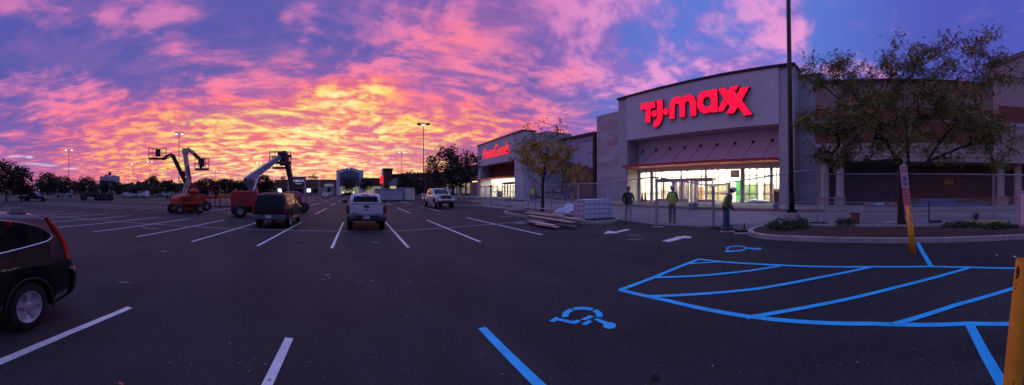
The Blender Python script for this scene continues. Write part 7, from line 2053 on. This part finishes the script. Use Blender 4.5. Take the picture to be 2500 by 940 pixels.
a = ground(1366, 488); o = lump('rubble_bag', a, (.8, .5, .8), mat('grey_bag', (.24, .22, .26), .9, var=.3, scale=3), 'heap of pale grey bags right of the work table', 'bags', 7)
# blue scissor lift with worker
a = ground(1388, 490.5); sl_ = thing('scissor_lift', 'blue scissor lift raised halfway behind the yellow branches', 'scissor lift', a, -az(1388))
SBLU = mat('scissor_blue', (.05, .075, .17), .5)
MB().box((0, 0, .55), (1.0, 1.8, .6)).build('base', SBLU, sl_, bevel=.04)
for x in (-.4, .4):
    for y in (-.65, .65): q = MB(); q.lathe([(0, -.1), (.25, -.1), (.25, .1), (0, .1)], 14, (x, y, .25), 'X'); q.build('wheel', TYRE, sl_)
q = MB(); nz = 5; hz = .68
for k in range(nz):
    z0_ = .9 + k * hz
    for x in (-.35, .35):
        q.bar((x, -.8, z0_), (x, .8, z0_ + hz), .07, .10); q.bar((x, .8, z0_), (x, -.8, z0_ + hz), .07, .10)
    q.bar((-.42, -.35, z0_), (.42, .35, z0_ + hz), .09, .12); q.bar((.42, -.35, z0_), (-.42, .35, z0_ + hz), .09, .12)
q.build('scissor_arms', SBLU, sl_)
zt_ = .9 + nz * hz; dk = MB().box((0, 0, zt_ + .06), (1.05, 1.9, .12)).build('platform', SBLU, sl_)
q = MB()
for z in (.6, 1.1):
    pts = [(-.52, -.94, zt_ + z), (.52, -.94, zt_ + z), (.52, .94, zt_ + z), (-.52, .94, zt_ + z)]
    for k in range(4): q.tube([pts[k], pts[(k + 1) % 4]], .025, 5)
for x in (-.52, .52):
    for y in (-.94, 0, .94): q.tube([(x, y, zt_ + .1), (x, y, zt_ + 1.1)], .025, 5)
q.build('guard_rail', SBLU, dk)
person('worker in dark clothes standing on the raised scissor lift platform', a + Vector((0, 0, zt_ + .12)), yaw_to(a, 60, 70), stand_J(step=.03), stand_S(NAVY, NAVY, NAVY, SKIN, SHOE), [hat(mat('dark_cap'), 'hat'), torso_shell('jacket', NAVY, vr())], ((0, -.015, 1.645), (0, -1, 0), (0, 0, 1)), fingers=False)
# white buckets on the drive near the kerb
BUCK = mat('white_bucket', (.50, .47, .55), .5)
def bucket(p, lab, m=BUCK, s=1.0):
    t = thing('bucket', lab, 'bucket', p, 0, 'buckets on the drive'); q = MB(); q.smooth = True
    q.lathe([(0, .0), (.125 * s, 0), (.15 * s, .36 * s), (.158 * s, .37 * s), (.158 * s, .39 * s), (.14 * s, .39 * s), (.135 * s, .34 * s), (0, .34 * s)], 18); q.build('pail', m, t)
    MB().tube([(.155 * s * math.cos(R(d)), .155 * s * math.sin(R(d)) * .3 - .1 * s, .30 * s - .1 * math.sin(R(d))) for d in range(0, 181, 20)], .006, 4).build('handle', ALU, t); return t
bucket(ground(1686, 513), 'white bucket before the store doors, left of two', s=1.15); bucket(ground(1698, 511.5), 'white bucket before the store doors, right of two', s=1.15)
bucket(ground(1894, 516), 'pale blue bucket behind the dipping fence panel near the store pier', mat('pale_blue_bucket', (.28, .36, .52), .5), 1.2)
# paper and hoses near the bending worker
a = ground(1795, 564); t = thing('manhole_gear', 'dark drain lid and hose bits on the ground beside the bending worker', 'drain gear', a)
q = MB(); q.lathe([(0, 0), (.42, 0), (.42, .05), (.36, .07), (0, .07)], 18, (.2, -.3, .01)); q.build('lid', BLKP, t)
q = MB(); q.tube([(.1, -.35, .05), (.1, -.35, .32)], .03, 6); q.tube([(-.4, .1, .03), (-.1, .25, .1), (.3, .2, .03), (.6, -.1, .04)], .03, 5); q.build('hose', BLKP, t)
for (px, py, w, d, m, lab) in ((1776, 567, .55, .22, WOODP, 'pale board lying at the bending worker\'s feet'), (1812, 572, .6, .18, CPNK, 'pale blue and white board pair lying before the curved kerb tip'), (1606, 556, .5, .3, WOODD, 'flat board under the foot of the gate post')):
    a = ground(px, py); o = MB().box((0, 0, .03), (d, w, .04)).build('board', m, bevel=.004); o.location = a; o.rotation_euler = (0, 0, .5); tag(o, lab, 'board')
# cable reel behind the bed
a = ground(2087, 545); a = ground(2087, 543.5); t = thing('cable_reel', 'small cable reel with pale round top and orange core behind the planting bed', 'cable reel', a)
q = MB(); q.lathe([(0, .03), (.36, .03), (.36, .07), (0, .07)], 24); q.lathe([(0, .46), (.42, .46), (.42, .50), (0, .50)], 24); q.build('flange', mat('pale_flange', (.36, .30, .32), .8, var=.2, scale=5), t)
q = MB(); q.smooth = True; q.lathe([(.22, .07), (.22, .46)], 20); q.build('core', mat('orange_core', (.42, .14, .05), .7), t)
# yellow sheet
a = ground(2391, 543); t = MB().prism([(-.5, -.95, .05), (.45, -.80, .05), (.55, .5, .05), (.4, .95, .05), (-.45, .75, .08)], (0, 0, .03)).build('foam_sheet', mat('yellow_sheet', (.42, .33, .07), .8, var=.15, scale=2)); t.location = (14.2, a.y, g(14.2) + .10)
tag(t, 'flat dull yellow sheet lying behind the right shrubs', 'sheet')
# white channel pieces and tarp bits at the back of the bed
for (px, py, sz, m, lab, nm, rz) in ((2182, 549, (.07, .75, .06), CARD, 'long white channel lying at the foot of the big tree', 'white_channel', .1), (2203, 545, (.07, .08, .42), CARD, 'white channel standing upright at the foot of the big tree', 'white_channel', 0),
      (2240, 551, (.3, 1.0, .05), mat('pale_blue_wrap', (.30, .32, .48), .5), 'pale crumpled plastic strip right of the leaning sign bollard', 'plastic_strip', .05), (2283, 549, (.35, .55, .10), mat('navy_tarp', (.03, .035, .07), .6), 'dark folded tarp behind the bed right of the leaning bollard', 'folded_tarp', .2),
      (1995, 553, (.3, .55, .10), mat('navy_tarp'), 'dark folded tarp behind the bed right of the lamp base', 'folded_tarp', -.2), (1980, 549, (.2, .45, .05), CARD, 'flat white sheet behind the bed right of the lamp base', 'white_sheet', 0)):
    a = ground(px, py); o = MB().box((0, 0, sz[2] / 2), sz).build(nm, m, bevel=min(sz) * .2); o.location = (a.x, a.y, a.z + .10); o.rotation_euler = (0, 0, rz); tag(o, lab, nm.replace('_', ' '))
# thin stakes inside fence
a = ground(2268, 549); t = MB().tube([(0, 0, 0), (0, 0, 1.0)], .03, 6).build('stake', DARKM); t.location = a; tag(t, 'short dark stake behind the bed right of the leaning bollard', 'stake')
# arcade walk clutter
def onwalk(px, K): return Vector((K, Yat(px, K), ZW))
STB = mat('blue_painted_steel', (.13, .17, .30), .5, var=.15, scale=1.5)
for k, (pa, pb, K, z, h, w, lab) in enumerate(((2215, 2345, 24.0, 0, .16, .9, 'long blue steel section lowest on the arcade walk'), (2230, 2330, 24.9, 0, .30, .7, 'blue steel section behind the lowest one on the walk'), (2250, 2345, 25.3, .31, .16, .5, 'upper blue steel section on the arcade walk'), (2340, 2412, 24.4, 0, .16, .6, 'short blue steel section before the tower columns'), (2110, 2200, 23.6, 0, .10, .5, 'thin dark-edged blue slab left of the big tree'))):
    y0, y1 = Yat(pb, K), Yat(pa, K); o = MB().box((0, 0, h / 2), (w, y1 - y0, h)).build('steel_section', STB, bevel=.02); o.location = (K, (y0 + y1) / 2, ZW + z + .002); tag(o, lab, 'steel section', 'blue steel on the arcade walk')
lump('cloth_bundle', onwalk(2125, 24.4), (.3, .42, .42), mat('red_white_cloth', (.42, .08, .13), .8, var=.5, scale=5, second=(.5, .4, .45)), 'red and white cloth bundle on the arcade walk', 'bundle', 3)
lump('plastic_bag', onwalk(2149, 24.5), (.3, .38, .36), mat('pale_bag', (.45, .48, .6), .5, bump=.5, scale=4), 'pale blue-white plastic bag beside the red cloth bundle', 'bag', 4)
lump('orange_tarp', onwalk(2178, 24.6), (.25, .34, .36), mat('orange_tarp', (.60, .10, .04), .7), 'small orange-red tarp heap right of the pale bag', 'tarp', 9)
t = thing('bench_frame', 'dark bent-pipe rack standing behind the bags under the arcade', 'rack', onwalk(2168, 27.5)); MB().tube([(0, -.62, 0), (0, -.62, .75), (0, -.5, .85), (0, .5, .85), (0, .62, .75), (0, .62, 0)], .05, 7).build('pipe', DARKM, t)
lump('brush_pile', onwalk(2400, 25.0), (.4, .8, .45), mat('brown_rubble', (.14, .07, .06), .9, var=.5, scale=4), 'brown rubble heap left of the tower pedestals', 'rubble', 12)
# white rubbish pile on the walk at the storefront
lump('plastic_heap', onwalk(1847, 27.6), (.5, 1.0, .45), mat('pale_bag'), 'low crumpled heap of clear plastic before the right shop window', 'plastic', 14)
# things inside the lit store
def inside(px, K): return Vector((K, Yat(px, K), ZW + .004))
a = inside(1622, 31.0); t = thing('step_ladder', 'orange step ladder standing inside the lit store behind the left doors', 'ladder', a)
q = MB(); LAD = mat('orange_fibreglass', (.55, .20, .05), .5)
for y in (-.3, .3): q.bar((-.05, y, 0), (-.02, y * .55, 2.1), .06, .05); q.bar((.75, y, 0), (.05, y * .55, 2.1), .05, .04)
for k in range(6): q.bar((-.045, -.28 + k * .02, .3 + k * .3), (-.045, .28 - k * .02, .3 + k * .3), .08, .03)
q.build('frame', LAD, t)
SH = mat('stock_shelf', (.50, .40, .24), .7, var=.6, scale=3.0, second=(.80, .72, .5)); 
for (px, K, w, h, m, lab) in ((1668, 34, 2.2, 1.7, SH, 'stock rack seen through the middle doors'), (1757, 33, 3.0, 1.9, SH, 'patterned stock rack seen through the wide window'), (1700, 36, 2.0, 1.5, mat('orange_shelf', (.55, .25, .08), .7, var=.4, scale=3), 'orange-brown shelf deep in the store'), (1806, 33, .7, 2.2, mat('green_column', (.04, .30, .10), .6), 'green upright display behind the window post'), (1826, 34.5, 2.4, 1.8, mat('green_shelf', (.25, .38, .18), .7, var=.5, scale=4), 'pale green stock rack behind the right window'), (1895, 31.2, .8, 1.3, mat('brown_counter', (.30, .16, .06), .6), 'brown counter at the right end of the shop window'), (1877, 33, 1.2, 1.8, SH, 'stock rack behind the far right window post'), (1575, 32.5, 1.0, 1.2, mat('amber_boxes', (.55, .38, .12), .7, var=.4, scale=4), 'amber box stack behind the far left window')):
    a = inside(px, K); t = thing('stock_rack', lab, 'rack', a); 
    q = MB(); q.box((0, 0, h * .5), (.5, w, h - .02)); q.build('goods', m, t); q = MB()
    for z in (.05, h * .5, h): q.box((-.05, 0, z), (.62, w + .04, .04))
    q.build('shelf', ALU, t)
a = inside(1790, 30.2); t = thing('hanging_sheet', 'dark flat poster board hanging behind the upper right window', 'board', plane_x(1794, 424, 30.2)); MB().box((0, 0, 0), (.03, 1.0, .75)).build('board', DARKM, t)
a = onwalk(1899, 28.3); t = thing('rubbish_bin', 'brown square bin standing before the right end of the shop window', 'bin', a); MB().box((0, 0, .5), (.45, .6, 1.0)).build('bin', mat('brown_bin', (.10, .06, .04), .6), t, bevel=.03); MB().box((0, 0, 1.03), (.49, .64, .06)).build('lid', DARKM, t, bevel=.01)
t = thing('rubbish_bin', 'blue bin behind the glass of the serif-sign store', 'bin', Vector((25.2, Yat(1220, 25.2), ZW))); MB().box((0, 0, .5), (.6, .6, 1.0)).build('bin', mat('blue_bin', (.05, .08, .15), .6), t, bevel=.04); MB().box((0, 0, 1.04), (.66, .66, .07)).build('lid', DARKM, t, bevel=.01)
o = MB().box((0, 0, .09), (.5, 4.6, .16)).build('kerb_plank', DARKM); o.location = (19.2, 38.8, g(19.2)); tag(o, 'long dark timber lying along the kerb at the pale store pier', 'timber')
# white roll-off skips
SKW = mat('white_skip_paint', (.44, .44, .52), .6, var=.18, scale=1.2)
def skip(a, b, h, label, dep=2.4, ribs=9):
    a = Vector((a.x, a.y, 0)); b = Vector((b.x, b.y, 0)); c = (a + b) / 2; d = (b - a); L = d.length; rz = math.atan2(d.y, d.x)
    t = thing('skip', label, 'skip', (c.x, c.y, g(max(a.x, b.x)) * .5), rz, 'white skips in a row'); z0_ = .25
    q = MB(); q.box((0, -dep / 2 + .03, z0_ + h / 2), (L, .06, h)); q.box((0, dep / 2 - .03, z0_ + h / 2), (L, .06, h)); q.box((-L / 2 + .03, 0, z0_ + h / 2), (.06, dep - .13, h)); q.box((L / 2 - .03, 0, z0_ + h / 2), (.06, dep - .13, h)); q.box((0, 0, z0_ + .03), (L - .13, dep - .13, .06)); q.build('hull', SKW, t)
    q = MB()
    for k in range(ribs): q.box((-L / 2 + L * (k + .5) / ribs, -dep / 2 - .05, z0_ + h / 2), (.12, .10, h - .1))
    q.box((0, -dep / 2 - .06, z0_ + h + .01), (L + .1, .16, .12)); q.build('rib', SKW, t)
    q = MB()
    for x in (-L / 2 + .5, L / 2 - .5): q.lathe([(0, -.1), (.16, -.1), (.16, .1), (0, .1)], 12, (x, -dep / 2 + .3, .16), 'Y')
    q.box((0, 0, .18), (L, .9, .12)); q.build('skid', DARKM, t); return t
skip(polar(918, 466, 63), polar(985, 466, 62), 1.95, 'long white ribbed skip across the bays behind the white pickup')
skip(polar(986.5, 466, 63.2), polar(1001, 466, 61.8), 2.15, 'short cream-white skip end standing right of the long skip', 2.2, 3)
# far-left road traffic bits
t = thing('road_sign', 'orange and white warning board beside the first lit lamp post', 'sign', polar(164, 466, 88) * 1); t.location.z = 0
MB().tube([(0, 0, 0), (0, 0, 2.2)], .06, 6).build('post', GALV, t); MB().box((0, -.1, 2.4), (1.0, .05, 1.0), 0).build('plate', mat('orange_sign', (.55, .12, .05), .6), t)
t = thing('box_truck', 'small pale box truck seen under the tree left of the first lamp post', 'truck', polar(152, 466, 100) * 1); t.location.z = 0; t.rotation_euler = (0, 0, -az(152))
MB().box((0, 0, 1.9), (3.6, 2.2, 2.2)).build('cargo_box', SKW, t, bevel=.03); MB().box((2.5, 0, 1.4), (1.3, 2.0, 1.7)).build('cab', SILVP, t, bevel=.15)
q = MB()
for x in (-1.1, 2.4): 
    for y in (-.9, .9): q.lathe([(0, -.12), (.42, -.12), (.42, .12), (0, .12)], 14, (x, y, .42), 'Y')
q.build('wheel', TYRE, t)

# ------------------------------------------------------------------ separate repeated pieces into parts of their own
def split_pieces(o):
    bm = bmesh.new(); bm.from_mesh(o.data); bm.verts.ensure_lookup_table(); seen = set(); groups = []
    for v in bm.verts:
        if v.index in seen: continue
        st = [v]; comp = []; seen.add(v.index)
        while st:
            w = st.pop(); comp.append(w.index)
            for e in w.link_edges:
                u = e.other_vert(w)
                if u.index not in seen: seen.add(u.index); st.append(u)
        groups.append(set(comp))
    bm.free()
    if len(groups) < 2: return
    src = o.data
    for k, gset in enumerate(groups):
        b2 = bmesh.new(); b2.from_mesh(src); b2.verts.ensure_lookup_table()
        bmesh.ops.delete(b2, geom=[v for v in b2.verts if v.index not in gset], context='VERTS')
        me = bpy.data.meshes.new(o.name.split('.')[0])
        for m in src.materials: me.materials.append(m)
        b2.to_mesh(me); b2.free()
        if k == 0: o.data = me
        else:
            c = o.copy(); c.data = me; COL.objects.link(c)
SPLIT = ('frame_post', 'door_post', 'arch_lip', 'roof_rack_foot', 'anchor_bolt', 'scratch', 'rust_spot', 'leg', 'shelf')
for o in list(bpy.data.objects):
    if o.type == 'MESH' and (o.name.split('.')[0] in SPLIT or (o.name.split('.')[0] == 'wheel' and o.parent and o.parent.name.split('.')[0] in ('hand_cart', 'box_truck'))): split_pieces(o)
